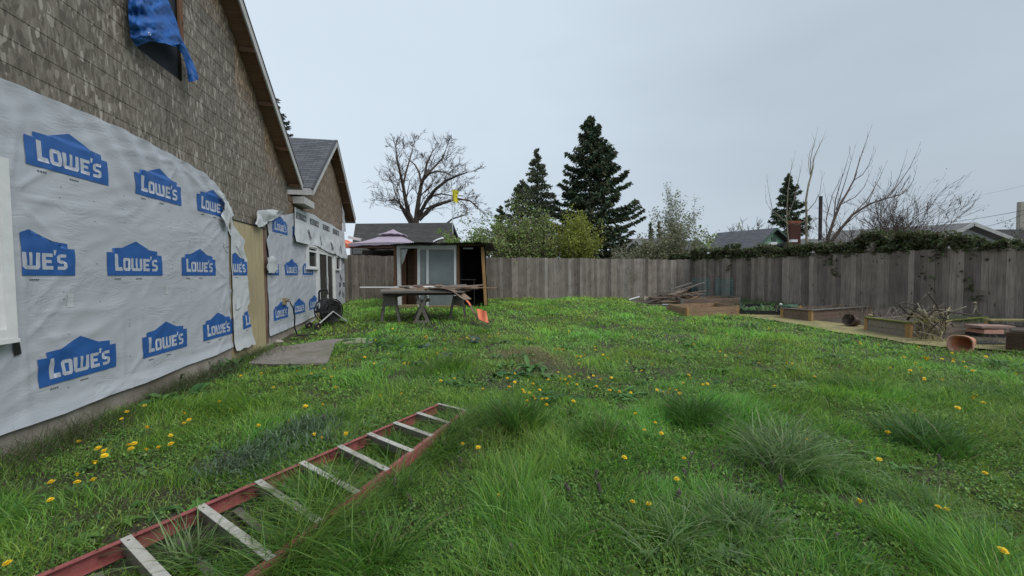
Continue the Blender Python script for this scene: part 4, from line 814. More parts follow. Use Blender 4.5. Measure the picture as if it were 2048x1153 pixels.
curved('board', [T_(838, 570.5, 11.8), T_(880, 569, 11.8), T_(920, 573, 11.8), T_(944, 579, 11.7)], .5, .015, simple('felt_dark', (.05, .04, .038), (.025, .02, .02), 9, .9), 'dark curved sheet on the back of the heap', wide=Vector((0, 1, .05)))
curved('board', [T_(930, 598, 10.75), T_(938, 607, 10.7), T_(945, 620, 10.65), T_(953, 632, 10.55), T_(962, 641, 10.5)], (.16, .1), .012, M['bwood'], 'bent strip of wood hanging down to the grass', wide=Vector((.3, .95, .1)))
curved('board', [T_(931, 599, 10.66), T_(937, 605, 10.64), T_(941, 611, 10.62)], .1, .01, M['orange'], 'orange painted end on the bent plywood corner', wide=Vector((.3, .95, .1)))
mb = MB(); P = []
for r in range(7):
    k = r / 6; row = []
    for c_ in range(9): q = c_ / 8; u = 953 + 20 * q + 4 * k; v = 618 + 5 * q + (20 + 4 * q) * k; row.append(T_(u, v, 10.45 - .25 * k + .05 * math.sin(q * 5)) + Vector((0, .06 * math.sin(k * 3 + q * 4), 0)))
    P.append(row)
mb.grid(P); mb.grid([[p + Vector((.004, .02, 0)) for p in r] for r in P]); tag(mb.build('orange_sheet', M['orange'], smooth=True), 'folded orange plastic piece standing in the grass at the right end of the heap', 'plastic sheet')

# ---- right side garden: path, beds, pots, wood
def ground_sheet(name, px, mat, lift, kind=None, label=None, cat=None, n=26):
    P = [V3(G(u, v)) for u, v in px]; bm = bmesh.new(); bm.faces.new([bm.verts.new((p.x, p.y, 0)) for p in P]); bmesh.ops.triangulate(bm, faces=bm.faces[:])
    for ax_ in (0, 1):
        lo = min(v.co[ax_] for v in bm.verts); hi = max(v.co[ax_] for v in bm.verts); k = lo + .25
        while k < hi:
            co = [0, 0, 0]; co[ax_] = k; no = [0, 0, 0]; no[ax_] = 1; bmesh.ops.bisect_plane(bm, geom=bm.verts[:] + bm.edges[:] + bm.faces[:], plane_co=co, plane_no=no); k += .25
    for v in bm.verts: v.co.z = gz(v.co.x, v.co.y) + lift + .006 * noise.noise(Vector((v.co.x * 3, v.co.y * 3, 0)))
    me = bpy.data.meshes.new(name); bm.to_mesh(me); bm.free(); o = finish(name, me, mat, None)
    return tag(o, label, cat, None, kind)
M['pathm'] = simple('path_mossy_chips', (.34, .29, .13), (.20, .17, .075), 16, .95, (1, 1, 1), .5, dirt=(.16, .14, .07))
M['bare'] = simple('bare_earth', (.085, .065, .048), (.04, .03, .022), 14, .95, bump=.6, dirt=(.07, .075, .03))
ground_sheet('garden_path', [(1476, 628), (1560, 627), (1620, 642), (1740, 655), (1830, 668), (1900, 682), (2030, 688), (2150, 700), (2150, 718), (1990, 703), (1880, 697), (1810, 689), (1735, 675), (1680, 668), (1600, 652), (1477, 633)], M['pathm'], .03, 'structure')
ground_sheet('garden_soil', [(1250, 599), (1372, 597), (1560, 604), (1760, 622), (2060, 655), (2300, 690), (2150, 699), (2030, 687), (1900, 681), (1830, 667), (1740, 654), (1620, 641), (1560, 626), (1476, 627), (1330, 617), (1262, 607)], M['bare'], .022, 'structure')
def raised_bed(label, near, left, right, h, mat, soil=True, nb=2, corner='cedar_z', depth=None, th=.035, fill=.75):
    """near, left, right: ground points (photo) of three corners"""
    A = V3(G(*near)); B = V3(G(*left)); C_ = V3(G(*right)); D_ = B + C_ - A; z0 = min(gz(A.x, A.y), gz(B.x, B.y), gz(C_.x, C_.y)); r = thing('raised_bed', label, 'garden bed', (A.x, A.y, gz(A.x, A.y)), 0, 'wooden raised beds')
    pts = [A, C_, D_, B]
    zt = gz(A.x, A.y) + h
    for i in range(4):
        p, q = pts[i], pts[(i + 1) % 4]; ins = ((pts[(i + 3) % 4] - p) if i % 2 == 0 else (pts[(i + 2) % 4] - q)).normalized() * th
        d = (q - p).normalized() * (th + .003); mb = MB()
        for k in range(nb):
            lo = zt - h * (k + 1) / nb + .004; hi = zt - h * k / nb - .002 if k else zt
            if k == nb - 1: lo = z0 - .08
            a, b_ = p + d, q - d; F = lambda p_, z: Vector((p_.x, p_.y, z))
            mb.hexa([F(a, lo), F(b_, lo), F(b_, hi), F(a, hi)], [F(a + ins, lo), F(b_ + ins, lo), F(b_ + ins, hi), F(a + ins, hi)])
        mb.build('side_boards', mat, r)
    for i, p in enumerate(pts):
        q1 = (pts[(i + 1) % 4] - p).normalized(); q2 = (pts[(i + 3) % 4] - p).normalized(); c_ = p + (q1 + q2) * .03
        mb = MB(); mb.beam((c_.x, c_.y, z0 - .1), (c_.x, c_.y, zt + .012), .085, .085, up=tuple(q1)); mb.build('corner_post', M[corner], r)
    if soil:
        k = .97; ce = (A + D_) / 2; q = [ce + (p - ce) * k for p in pts]; mb = MB(); n = 12; P = []
        for i in range(n + 1):
            P.append([])
            for j in range(n + 1): p = q[0].lerp(q[1], j / n).lerp(q[3].lerp(q[2], j / n), i / n); P[-1].append(Vector((p.x, p.y, z0 + (zt - z0) * fill + .03 * noise.noise(Vector((p.x * 3, p.y * 3, 1))))))
        mb.grid(P); mb.build('bed_soil', M['bare'], r)
    return r, A, B, C_, zt
raised_bed('honey coloured empty board bed nearest the wood heap', (1373, 634), (1338, 622), (1477, 630), .26, M['cedar'], True, 2, fill=.3)
raised_bed('weathered board bed behind the honey coloured one, under the wire cages', (1362, 613), (1352, 607), (1480, 612), .27, M['bwood'], True, 2, corner='gwood', fill=.6)
B3 = raised_bed('grey and brown board bed between the black tray and the tipped brown pot', (1622, 645), (1562, 637), (1741, 632), .31, M['bwood'], True, 2, fill=.85)
B4 = raised_bed('low board bed under the pile of dead branches, mossy top edge', (1818, 679), (1730, 663), (1972, 660), .33, M['greybed'], True, 2, fill=.92)
def capedge(R_, mat, label):
    r, A, B, C_, zt = R_
    for p, q in ((A, B), (A, C_)): mb = MB(); mb.beam(Vector((p.x, p.y, zt + .018)), Vector((q.x, q.y, zt + .018)), .09, .022); mb.build('cap_board', mat, r)
capedge(B4, M['moss'], ''); capedge(B3, M['gwood'], '')
# black tray bed with seedlings
A = V3(G(1478, 630)); B = V3(G(1562, 632)); C_ = V3(G(1548, 617)); D_ = V3(G(1484, 616)); mb = MB(); pts = [A, B, C_, D_]
for i in range(4): p, q = pts[i], pts[(i + 1) % 4]; mb.beam((p.x, p.y, gz(p.x, p.y) + .06), (q.x, q.y, gz(q.x, q.y) + .06), .03, .17)
mb.build('x', M['black']).name = 'planting_tray'; tag(bpy.data.objects['planting_tray'], 'low black edged bed full of leafy seedlings between two wooden beds', 'planter')
def lathe_pot(name, label, base, axis, prof, mat, rimmat, square=0., group=None):
    base = V3(base); ax_ = Vector(axis).normalized(); a = Vector((0, 0, 1)).cross(ax_).normalized(); b_ = ax_.cross(a); n = 36
    r = thing(name, label, 'flower pot', tuple(base), 0, group); V = lambda h, rad, t: base + ax_ * h + (a * math.cos(t) + b_ * math.sin(t)) * rad * (1 + square * (abs(math.cos(t * 2 + math.pi / 2)) ** 1.5))
    for nm, pr, m_ in (('pot_body', prof[0], mat), ('pot_rim', prof[1], rimmat)):
        mb = MB(); mb.grid([[V(h, rad, 2 * math.pi * i / n) for i in range(n + 1)] for h, rad in pr])
        if nm == 'pot_body': mb.face([V(pr[0][0], pr[0][1], 2 * math.pi * i / n) for i in range(n)])
        mb.build(nm, m_, r, smooth=True)
    return r
p = V3(G(1930, 701)); p.z = gz(p.x, p.y)
axp = Vector((-.90, -.43, -.02)); cb = p + Vector((.16, .08, .135))
lathe_pot('terracotta_pot', 'terracotta pot with a squarish double rim lying on its side in the grass', cb, axp,
          ([(0, .085), (.03, .09), (.30, .118), (.30, .108), (.04, .08), (.02, 0.01)], [(.28, .119), (.285, .14), (.325, .143), (.33, .15), (.41, .158), (.415, .145), (.30, .118)]), M['terra'], M['terrain'], .12)
p = V3(G(1707, 655)); p.z = gz(p.x, p.y)
lathe_pot('brown_pot', 'dark brown round pot tipped over beside the board bed', p + Vector((.08, .02, .13)), Vector((-.93, -.25, .28)),
          ([(0, .10), (.02, .11), (.24, .135), (.24, .125), (.03, .1), (.02, .01)], [(.23, .136), (.232, .15), (.27, .152), (.272, .13), (.25, .126)]), M['brownpot'], M['brownpot'])
M['pinkslab'] = simple('slab_pinkish', (.33, .215, .175), (.24, .155, .125), 7, .85)
# dark woven planter at the right edge, stack of bricks, boards
A = V3(G(2012, 704)); mb = MB(); Dx = Vector((.70, -.71, 0)).normalized(); Dy = Vector((.80, .60, 0)).normalized(); z0 = gz(A.x, A.y)
bk = thing('woven_planter', 'dark brown woven planter with a mossy top at the right edge', 'planter', tuple(A))
for k in range(9): mb.hexa([A + Dx * a + Dy * b_ + Vector((0, 0, .03 + .034 * k - z0 * 0)) for a, b_ in ((0, 0), (1.1, 0), (1.1, .6), (0, .6))], [A + Dx * a + Dy * b_ + Vector((0, 0, .06 + .034 * k)) for a, b_ in ((-.008, -.008), (1.108, -.008), (1.108, .608), (-.008, .608))])
mb.build('woven_side', M['wicker'], bk); mb = MB(); mb.hexa([A + Dx * a + Dy * b_ + Vector((0, 0, .345)) for a, b_ in ((.03, .03), (1.07, .03), (1.07, .57), (.03, .57))], [A + Dx * a + Dy * b_ + Vector((0, 0, .375)) for a, b_ in ((.05, .05), (1.05, .05), (1.05, .55), (.05, .55))]); mb.build('moss_top', M['bare'], bk)
q0 = V3(G(1966, 677)); z0 = gz(q0.x, q0.y)
for i, (dx, dz, L_w, m_, lb) in enumerate(((0, .0, .5, 'black', 'dark lowest slab of the stack left of the woven planter'), (.02, .09, .34, 'terrain', 'pink block in the middle of the stack left of the woven planter'), (-.03, .20, .62, 'pinkslab', 'pinkish flat slab on top of the stack left of the woven planter'))):
    mb = MB(); mb.hexa([q0 + Vector((dx, 0, dz)), q0 + Vector((dx + L_w, -.05, dz)), q0 + Vector((dx + L_w + .05, .3, dz)), q0 + Vector((dx + .05, .35, dz))], [q0 + Vector((dx, 0, dz + (.08 if i < 2 else .045))), q0 + Vector((dx + L_w, -.05, dz + (.08 if i < 2 else .045))), q0 + Vector((dx + L_w + .05, .3, dz + (.08 if i < 2 else .045))), q0 + Vector((dx + .05, .35, dz + (.08 if i < 2 else .045)))])
    tag(mb.build('block', M[m_]), lb, 'block', 'stacked blocks')
a = V3(G(2009, 676)) + Vector((0, .3, .33)); mb = MB(); mb.beam(a, a + Vector((1.2, -.2, .0)), .16, .035); tag(mb.build('board', M['pathm']), 'yellowish mossy board lying behind the woven planter', 'board')
mb = MB(); a = V3(G(1950, 692)); mb.hexa([a + Vector(q) for q in ((0, 0, .01), (.5, -.1, .01), (.6, .2, .01), (.1, .3, .01))], [a + Vector(q) for q in ((-.02, -.02, .05), (.52, -.12, .05), (.62, .22, .05), (.08, .32, .05))]); tag(mb.build('plastic_tray', M['black']), 'flat black plastic tray on the ground behind the terracotta pot', 'tray')
# ---- scrap wood heap by the corner
for i in range(46):
    k = random.random(); u = 1300 + 92 * k; hmax = .55 * max(.08, math.sin(min(1, k * 1.15) * math.pi * .62)); c_ = V3(G(u, 604 + random.uniform(-2, 5))); L_ = random.uniform(.35, 1.2); th = random.uniform(-.5, .5); z = random.uniform(.02, hmax) 
    d = Vector((math.cos(th), math.sin(th), random.uniform(-.25, .35))).normalized() * L_ / 2; c_.z = gz(c_.x, c_.y) + z + abs(d.z)
    mb = MB(); mb.beam(c_ - d, c_ + d, random.uniform(.05, .14), random.uniform(.015, .045)); tag(mb.build('scrap_board', M[random.choice(['bwood', 'gwood', 'greybed', 'bwood', 'cedar'])]), 'piece of broken board in the loose scrap heap against the back fence', 'scrap wood', 'scrap boards heaped by the fence corner')
for (u0, v0, u1, v1, y, w_, lb) in ((1332, 592, 1373, 581, 16.6, .16, 'broad grey board slanting across the top of the scrap heap'), (1318, 606, 1333, 599, 15.6, .14, 'pale board end leaning at the foot of the scrap heap'), (1288, 596, 1298, 602, 16, .3, 'square tan board standing left of the scrap heap'), (1361, 598, 1402, 603, 15.6, .12, 'long grey board running from the scrap heap toward the beds'), (1258, 600, 1279, 594, 16.4, .05, 'thin white board lying apart at the left of the scrap heap')):
    a = V3(ony(u0, v0, y)); b_ = V3(ony(u1, v1, y)); mb = MB(); mb.beam(a, b_, w_, .03, up=(0, -.6, .8)); tag(mb.build('scrap_board', M['white' if 'white' in lb else 'greybed']), lb, 'scrap wood')
a = V3(G(1322, 610)); b_ = V3(G(1412, 611)); mb = MB(); mb.beam(a + Vector((0, 0, .12)), b_ + Vector((0, 0, .14)), .14, .03); tag(mb.build('scrap_board', M['cedar']), 'reddish plank lying behind the honey coloured bed', 'scrap wood')
a = V3(G(1325, 612)); b_ = V3(G(1352, 613)); mb = MB(); mb.beam(a + Vector((0, 0, .05)), b_ + Vector((0, 0, .06)), .12, .02); tag(mb.build('scrap_board', M['white']), 'pale pinkish board at the left corner of the honey coloured bed', 'scrap wood')
# black barrel mouth behind the heap
c_ = V3(ony(1379, 584, 17.6)); mb = MB(); mb.tube([c_ + Vector((0, -.3, 0)), c_ + Vector((0, .3, 0))], .26, 20); tag(mb.build('root_ball', M['dark']), 'dark round clod of roots behind the scrap heap', 'roots')
# wire cages
for (u0, u1, v0, v1, y, lb) in ((1386, 1416, 557, 598, 16.3, 'left of two teal wire cages, nearer the scrap heap'), (1433, 1463, 557, 597, 15.9, 'right of two teal wire cages, behind the weathered bed')):
    a = V3(ony(u0, v1, y)); b_ = V3(ony(u1, v1, y)); t_ = V3(ony(u0, v0, y)); z0, z1 = a.z, t_.z; r_ = (b_.x - a.x) / 2; ce = Vector(((a.x + b_.x) / 2, y, 0)); mb = MB()
    for i in range(14):
        t = 2 * math.pi * i / 14; p = ce + Vector((r_ * math.cos(t), r_ * math.sin(t), 0)); mb.tube([(p.x, p.y, z0 - .15), (p.x, p.y, z1)], .0045, 4)
    for k in range(9):
        z = z0 + (z1 - z0) * k / 8; mb.tube([(ce.x + r_ * math.cos(t), ce.y + r_ * math.sin(t), z) for t in [2 * math.pi * i / 14 for i in range(15)]], .004, 4)
    tag(mb.build('wire_cage', M['tealwire']), lb, 'wire cage')
# net bag, yellow marker, stick fork, small stones
c_ = V3(ony(1583, 613, 12.6)); bm = bmesh.new(); bmesh.ops.create_icosphere(bm, subdivisions=3, radius=.25)
for q in bm.verts: q.co *= 1 + .3 * noise.noise(q.co * 6); q.co.z *= .35
me = bpy.data.meshes.new('net_bag'); bm.to_mesh(me); bm.free(); o = finish('net_bag', me, simple('net_green', (.05, .16, .08), (.02, .07, .04), 40, .6, bump=.5), None, smooth=True, origin=(0, 0, 0)); o.location = (c_.x, c_.y, c_.z - .02); tag(o, 'crumpled green netting on the left end of the middle bed', 'netting')
a = [V3(ony(*q, 12.2)) for q in ((1593, 619), (1608, 618), (1602, 611))]; mb = MB(); mb.hexa(a, [q + Vector((.01, .02, 0)) for q in a]); tag(mb.build('plant_marker', M['orange'] if 0 else simple('marker_yellow', (.7, .42, .06), (.6, .34, .05), 4, .6)), 'small yellow triangular marker in the middle bed', 'marker')
bm = bmesh.new(); bmesh.ops.create_icosphere(bm, subdivisions=2, radius=.05); me = bpy.data.meshes.new('ball'); bm.to_mesh(me); bm.free(); o = finish('ball', me, M['white'], None, smooth=True, origin=(0, 0, 0)); o.location = V3(ony(1561.5, 609.5, 12.8)); tag(o, 'small white ball at the left corner of the middle bed', 'ball')
p = V3(ony(1740, 633, 9.0)); bm = bmesh.new(); bmesh.ops.create_icosphere(bm, subdivisions=2, radius=.055)
for q in bm.verts: q.co.z = max(0, q.co.z)
me = bpy.data.meshes.new('pale_shell'); bm.to_mesh(me); bm.free(); o = finish('pale_shell', me, M['straw'], None, smooth=True, origin=(0, 0, 0)); o.location = (p.x, p.y, B4[4] + .03); tag(o, 'pale rounded shell sitting on the left corner of the low bed', 'shell')
def stick(name, pts, r, mat, label, cat, grp=None):
    mb = MB(); mb.tube(pts, r, 6); return tag(mb.build(name, mat, smooth=True), label, cat, grp)
Y8 = 8.9; q = lambda u, v, y=Y8: V3(ony(u, v, y))
mb = MB(); mb.tube([q(1949.5, 607), q(1952, 615), q(1955, 624), q(1959, 632)], .017, 6); mb.tube([q(1952, 615), q(1947, 624), q(1943, 634)], .014, 6); mb.tube([q(1949, 605), q(1950, 608)], .03, 8); tag(mb.build('forked_stick', M['bark_pale'], smooth=True), 'bleached forked stick standing upright near the right fence', 'branch')
# pile of dead branches on the low bed
for i, P_ in enumerate([[(1815, 640), (1828, 622), (1842, 603), (1853, 588), (1860, 585)], [(1854, 586), (1866, 600), (1874, 612), (1880, 622)], [(1835, 618), (1848, 628), (1858, 642), (1864, 655), (1865, 680)], [(1846, 620), (1862, 645), (1872, 655), (1878, 672)], [(1844, 645), (1848, 662), (1847, 678)], [(1868, 640), (1884, 655), (1893, 672)], [(1826, 634), (1812, 625), (1800, 612), (1795, 606)], [(1830, 610), (1808, 605), (1790, 612)], [(1870, 630), (1890, 624), (1903, 620)], [(1864, 640), (1886, 632), (1900, 626)], [(1880, 622), (1920, 627), (1945, 631)]]):
    y = 8.0 - .25 * (i % 3) if i not in (2, 3, 4, 5) else 7.6; P3 = [q(u, v, y + random.uniform(-.12, .12)) for u, v in P_]
    lb = ['long bent branch rising to the peak of the branch pile', 'branch sloping down right from the peak of the pile', 'pale thick branch hanging over the front of the low bed', 'crooked pale branch right of the thick hanging one', 'short branch reaching the ground at the left of the pile front', 'branch leaning to the ground at the right of the pile front', 'thin branch reaching left over the low bed', 'thin twig arching left of the peak', 'blunt light branch pointing right on top of the pile', 'second light branch pointing right, just below the top one', 'long thin twig stretching right toward the forked stick'][i]
    stick('branch', P3, [.022 if i in (0, 2, 3) else .014] * (len(P3) - 1) + [.008], M['bark_pale'] if i in (2, 3, 4, 5, 8, 9) else M['bark'], lb, 'branch', 'dead branches piled on the low bed')
for i in range(95):
    c_ = q(random.uniform(1836, 1896), random.uniform(622, 682), random.uniform(7.4, 8.3)); d = Vector((random.uniform(-1, 1), random.uniform(-.7, .7), random.uniform(-1.2, .8))).normalized() * random.uniform(.10, .32); md = c_ + Vector((random.uniform(-.04, .04), 0, random.uniform(0, .06)))
    stick('branch', [c_ - d, md, c_ + d], [.012, .009, .004], random.choice([M['bark'], M['straw'], M['bark_pale'], M['bark_pale']]), 'short dead stick inside the tangled branch pile', 'branch', 'short sticks in the branch pile')
# ================================================================ BEYOND THE FENCES
def leaves(name, P, size, cols, parent=None, aspect=2.2, along=None, mat=None, flat=0., origin=None):
    """one small folded leaf (a quad) per point"""
    P = np.asarray(P, float); n = len(P); size = np.broadcast_to(size, (n,)).astype(float)
    d = RS.normal(size=(n, 3)) if along is None else np.asarray(along, float) + RS.normal(size=(n, 3)) * .45
    d /= np.linalg.norm(d, axis=1, keepdims=True); r = RS.normal(size=(n, 3)); r[:, 2] += flat * 3
    a = np.cross(d, r); a /= np.linalg.norm(a, axis=1, keepdims=True) + 1e-9; L = size[:, None]; W = L / aspect
    V = np.stack([P - d * L * .5, P + a * W * .5 - d * L * .05, P + d * L * .5, P - a * W * .5 - d * L * .05], 1).reshape(-1, 3)
    cols = np.asarray(cols, float); c = cols[RS.randint(0, len(cols), n)] * RS.uniform(.7, 1.25, (n, 1)); c = np.repeat(c, 4, 0)
    return np_mesh(name, V, np.arange(n * 4).reshape(n, 4), mat or M['leaf'], c, parent, origin=origin)
def grow(mb, p, d, L, r, depth, tips, cfg, sides=5):
    seg = cfg.get('seg', 4); pts = [p.copy()]; rr = [r]; dd = d.copy(); q = p.copy(); rt = cfg.get('taper', .55)
    for i in range(seg):
        dd = (dd + Vector((random.gauss(0, 1), random.gauss(0, 1), random.gauss(0, 1))) * cfg['wig'] + Vector((0, 0, cfg.get('lift', .05)))).normalized()
        q = q + dd * L / seg; pts.append(q.copy()); rr.append(r * (1 - (1 - rt) * (i + 1) / seg))
    mb.tube(pts, rr, max(3, sides), 0, False)
    if depth == 0: tips.append((q, dd)); tips.append((pts[seg // 2], dd)); return
    for k in range(cfg['kids']):
        t = random.uniform(.3, 1) if k else 1; j = min(seg, max(1, int(round(t * seg)))); base = pts[j]
        o = dd.orthogonal().normalized(); o.rotate(Matrix.Rotation(random.uniform(0, 6.28), 3, dd)); a = cfg['ang'] * random.uniform(.5, 1.2)
        nd = (dd * math.cos(a) + o * math.sin(a)).normalized()
        grow(mb, base, nd, L * cfg['len'] * random.uniform(.7, 1.15), max(cfg.get('rmin', .004), rr[j] * .72), depth - 1, tips, cfg, sides - 1)
def conifer(name, label, u, y, vtop, wpx, cols, nb=150, nl=60, vbase=None, droop=.25, z0=None, prof=None, leaf=.34, group=None, clump=.0, grp=None, lean=0, barefrac=.06):
    b_ = V3(ony(u, 550, y)); zb = gz(b_.x, b_.y); top = ony(u, vtop, y)[2]; H = top - zb; R = wpx / 2 * y / FPX
    r = thing(name, label, 'tree', (b_.x, b_.y, zb), 0, grp); mb = MB(); mb.tube([(b_.x, b_.y, zb - .2), (b_.x + lean, b_.y, zb + H * .5), (b_.x, b_.y, top - .1)], [H * .02, H * .012, .02], 8); mb.build('trunk', M['bark'], r)
    P = []; A = []; tw = MB()
    for i in range(nb):
        k = (i + random.random()) / nb; k = barefrac + (1 - barefrac) * k; h = zb + H * k; rad = R * (prof(k) if prof else (1 - k) ** .8) * random.choice((.6, .8, .95, 1.05, 1.15)) + .12
        az = random.uniform(0, 6.283); d = Vector((math.cos(az), math.sin(az), 0)); n = max(5, int(nl * (rad / R + .12))); pts = []
        for j in range(6):
            t = j / 5; pts.append(Vector((b_.x, b_.y, h)) + d * rad * t + Vector((0, 0, rad * (-droop * t + (droop * 1.0) * t * t * t + (.25 * k) * t))))
        tw.tube(pts, [.03 * (1 - k) + .012, .02, .015, .012, .008, .004], 3, 0, False)
        for j in range(n):
            t = random.uniform(.12, 1) ** .8; f = t * 5; q = min(4, int(f)); p = pts[q].lerp(pts[q + 1], f - q); sp = (.10 + .22 * (1 - t)) * min(rad, 1.6)
            side = Vector((-d.y, d.x, 0)) * random.gauss(0, sp); p = p + side + Vector((0, 0, random.gauss(-.05 * min(rad, 2), .05) - abs(side.length) * .15)); P.append(p); A.append((d + side * .8 + Vector((0, 0, -droop * 1.6))).normalized())
    tw.build('branches', M['bark'], r); leaves('crown', P, RS.uniform(.6, 1.2, len(P)) * leaf, cols, r, 3.0, A, M['needle']); return r
SP = [(.065, .10, .06), (.045, .075, .05), (.09, .125, .065), (.11, .105, .065)]
conifer('spruce_tree', 'tall dark spruce with drooping tiers, the largest evergreen beyond the back fence', 1182, 30, 236, 262, SP, 250, 250, droop=.34, prof=lambda k: (1 - k) ** .8 * (1 + .13 * math.sin(k * 34)), leaf=.42)
CY = [(.13, .16, .09), (.16, .18, .11), (.10, .12, .08)]
conifer('cypress_tree', 'thin pointed cypress left of the tall dark spruce', 1076, 33, 300, 100, CY, 170, 80, droop=-.5, prof=lambda k: min(1, (1 - k) * 2.2) * .9, leaf=.34)
conifer('cypress_tree', 'shorter blunt cypress leaning on the left of the pointed one', 1046, 32, 362, 84, CY, 110, 80, droop=-.5, prof=lambda k: min(1, (1 - k) * 3), leaf=.34)
conifer('fir_tree', 'small dark fir with flat tiers at the left of the conifer row', 1002, 31, 412, 84, SP, 70, 90, droop=.05, leaf=.36)
conifer('spruce_tree', 'dark spruce behind the bare upright shoots near the red chimney', 1575, 38, 350, 122, SP, 150, 120, droop=.3, leaf=.42)
for i, (u, v, wpx, lb) in enumerate(((1301, 446, 26, 'left of two tiny far dark conifers right of the tall spruce'), (1318, 444, 26, 'right of two tiny far dark conifers right of the tall spruce'))):
    conifer('conifer_tree', lb, u, 70, v, wpx, SP, 60, 60, leaf=.7, grp='tiny far conifers')
conifer('redwood_tree', 'tall redwood partly hidden behind the big gable roof', 500, 30, 60, 380, [(.06, .075, .065), (.045, .06, .05), (.08, .09, .075)], 420, 260, droop=.12, prof=lambda k: 1 - k, leaf=.36)

# large bare tree behind the neighbour's garage
def pxtree(name, label, limbs, y, mat, cfg, parentless=False, leafcols=None, nleaf=0, leafsize=.12, depth=2, spread=1.0, cat='tree', zb=None, seed=3, grp=None, sides=6, kr=.35):
    """limbs: photo polylines with end radii; they get their own depth so the crown is round"""
    random.seed(seed); p0 = V3(ony(*limbs[0][0][0], y)); zb = gz(p0.x, p0.y) if zb is None else zb
    r = thing(name, label, cat, (p0.x, p0.y, zb), 0, grp); mb = MB(); tips = []; tw = MB()
    for pts, r0, r1, dy in limbs:
        n = len(pts); P = [V3(ony(u, v, y + dy * i / (n - 1))) for i, (u, v) in enumerate(pts)]
        if pts is limbs[0][0]: P = [Vector((P[0].x, P[0].y, zb - .1))] + P if P[0].z > zb + .3 else P
        R_l = [r0 + (r1 - r0) * i / (len(P) - 1) for i in range(len(P))]; mb.tube(P, R_l, sides, 0, False)
        for i in range(1, len(P)):
            L = (P[i] - P[i - 1]).length; d = (P[i] - P[i - 1]).normalized(); k = max(1, int(L * cfg['per'] * (.3 + .7 * i / len(P))))
            if i == 1 and pts is limbs[0][0]: continue
            for j in range(k):
                p = P[i - 1].lerp(P[i], random.random()); o = d.orthogonal().normalized(); o.rotate(Matrix.Rotation(random.uniform(0, 6.28), 3, d)); a = cfg['ang'] * random.uniform(.7, 1.3)
                grow(tw, p, (d * math.cos(a) + o * math.sin(a)).normalized(), cfg['tw'] * random.uniform(.6, 1.2) * (1.2 - .5 * i / len(P)), max(.006, R_l[i] * kr), depth, tips, cfg, 4)
        grow(tw, P[-1], (P[-1] - P[-2]).normalized(), cfg['tw'] * cfg.get('tip', .8), r1 * .8, depth, tips, cfg, 4)
    mb.build('trunk', mat, r, smooth=True); tw.build('twigs', mat, r)
    if leafcols:
        T = np.array([tuple(t[0]) for t in tips]); idx = RS.randint(0, len(T), nleaf); leaves('leaves', T[idx] + RS.normal(size=(nleaf, 3)) * leafsize * 1.8, RS.uniform(.6, 1.2, nleaf) * leafsize, leafcols, r, 1.8)
    return r
BT = dict(wig=.17, kids=4, ang=.6, len=.66, lift=.04, per=1.15, tw=1.35, seg=4, rmin=.011, tip=.55)
pxtree('bare_tree', 'large leafless tree with a wide spreading crown behind the dark garage roof', [
    ([(832, 450), (834, 425), (838, 395), (843, 368), (850, 350), (853, 330), (862, 310)], .28, .06, .5),
    ([(828, 447), (816, 425), (810, 395), (806, 370), (800, 345), (795, 322), (793, 305)], .2, .05, -1.5),
    ([(822, 448), (808, 425), (800, 408), (790, 400), (778, 402)], .16, .05, -.8), ([(806, 372), (812, 345), (820, 318), (825, 300)], .10, .04, 1.5),
    ([(843, 368), (838, 345), (830, 330), (820, 322)], .1, .04, 2), ([(850, 352), (868, 335), (884, 318), (892, 300)], .11, .04, 2),
    ([(838, 432), (852, 405), (870, 380), (892, 362), (915, 352), (935, 345)], .18, .04, -2), ([(838, 440), (862, 415), (890, 405), (915, 398), (940, 402), (958, 418)], .18, .03, 1.5),
    ([(852, 405), (866, 392), (882, 388), (905, 392), (925, 392)], .1, .03, 3), ([(845, 362), (858, 348), (872, 343), (890, 345), (905, 352)], .1, .03, -3),
    ([(893, 448), (905, 438), (925, 432), (935, 428)], .08, .03, .5), ([(816, 425), (802, 412), (790, 385), (786, 370)], .08, .03, 2)], 30, M['bark'], BT, depth=3, seed=5)
# flag on its pole in front of the bare tree
fp = V3(ony(907, 500, 22)); zf = gz(fp.x, fp.y); tp = ony(905.5, 373, 22)[2]
fl = thing('flagpole', 'slim pole flying a tattered yellow flag beyond the shed', 'flagpole', (fp.x, fp.y, zf)); mb = MB(); mb.tube([(fp.x, fp.y, zf), (fp.x - .05, fp.y, tp)], [.03, .018], 8); mb.build('pole', M['metal'], fl)
mb = MB(); P = []
for r_ in range(12):
    k = r_ / 11; P.append([]); wdt = .40 * (1 - .45 * math.sin(k * 3.1) * (.6 if r_ % 3 else .9))
    for c_ in range(9): q = c_ / 8; P[-1].append((fp.x - .03 + wdt * q + .05 * k, fp.y + .07 * math.sin(q * 7 + k * 3), tp - .18 - .72 * k - .10 * q * q))
mb.grid(P); mb.build('flag', M['yellow'], fl)

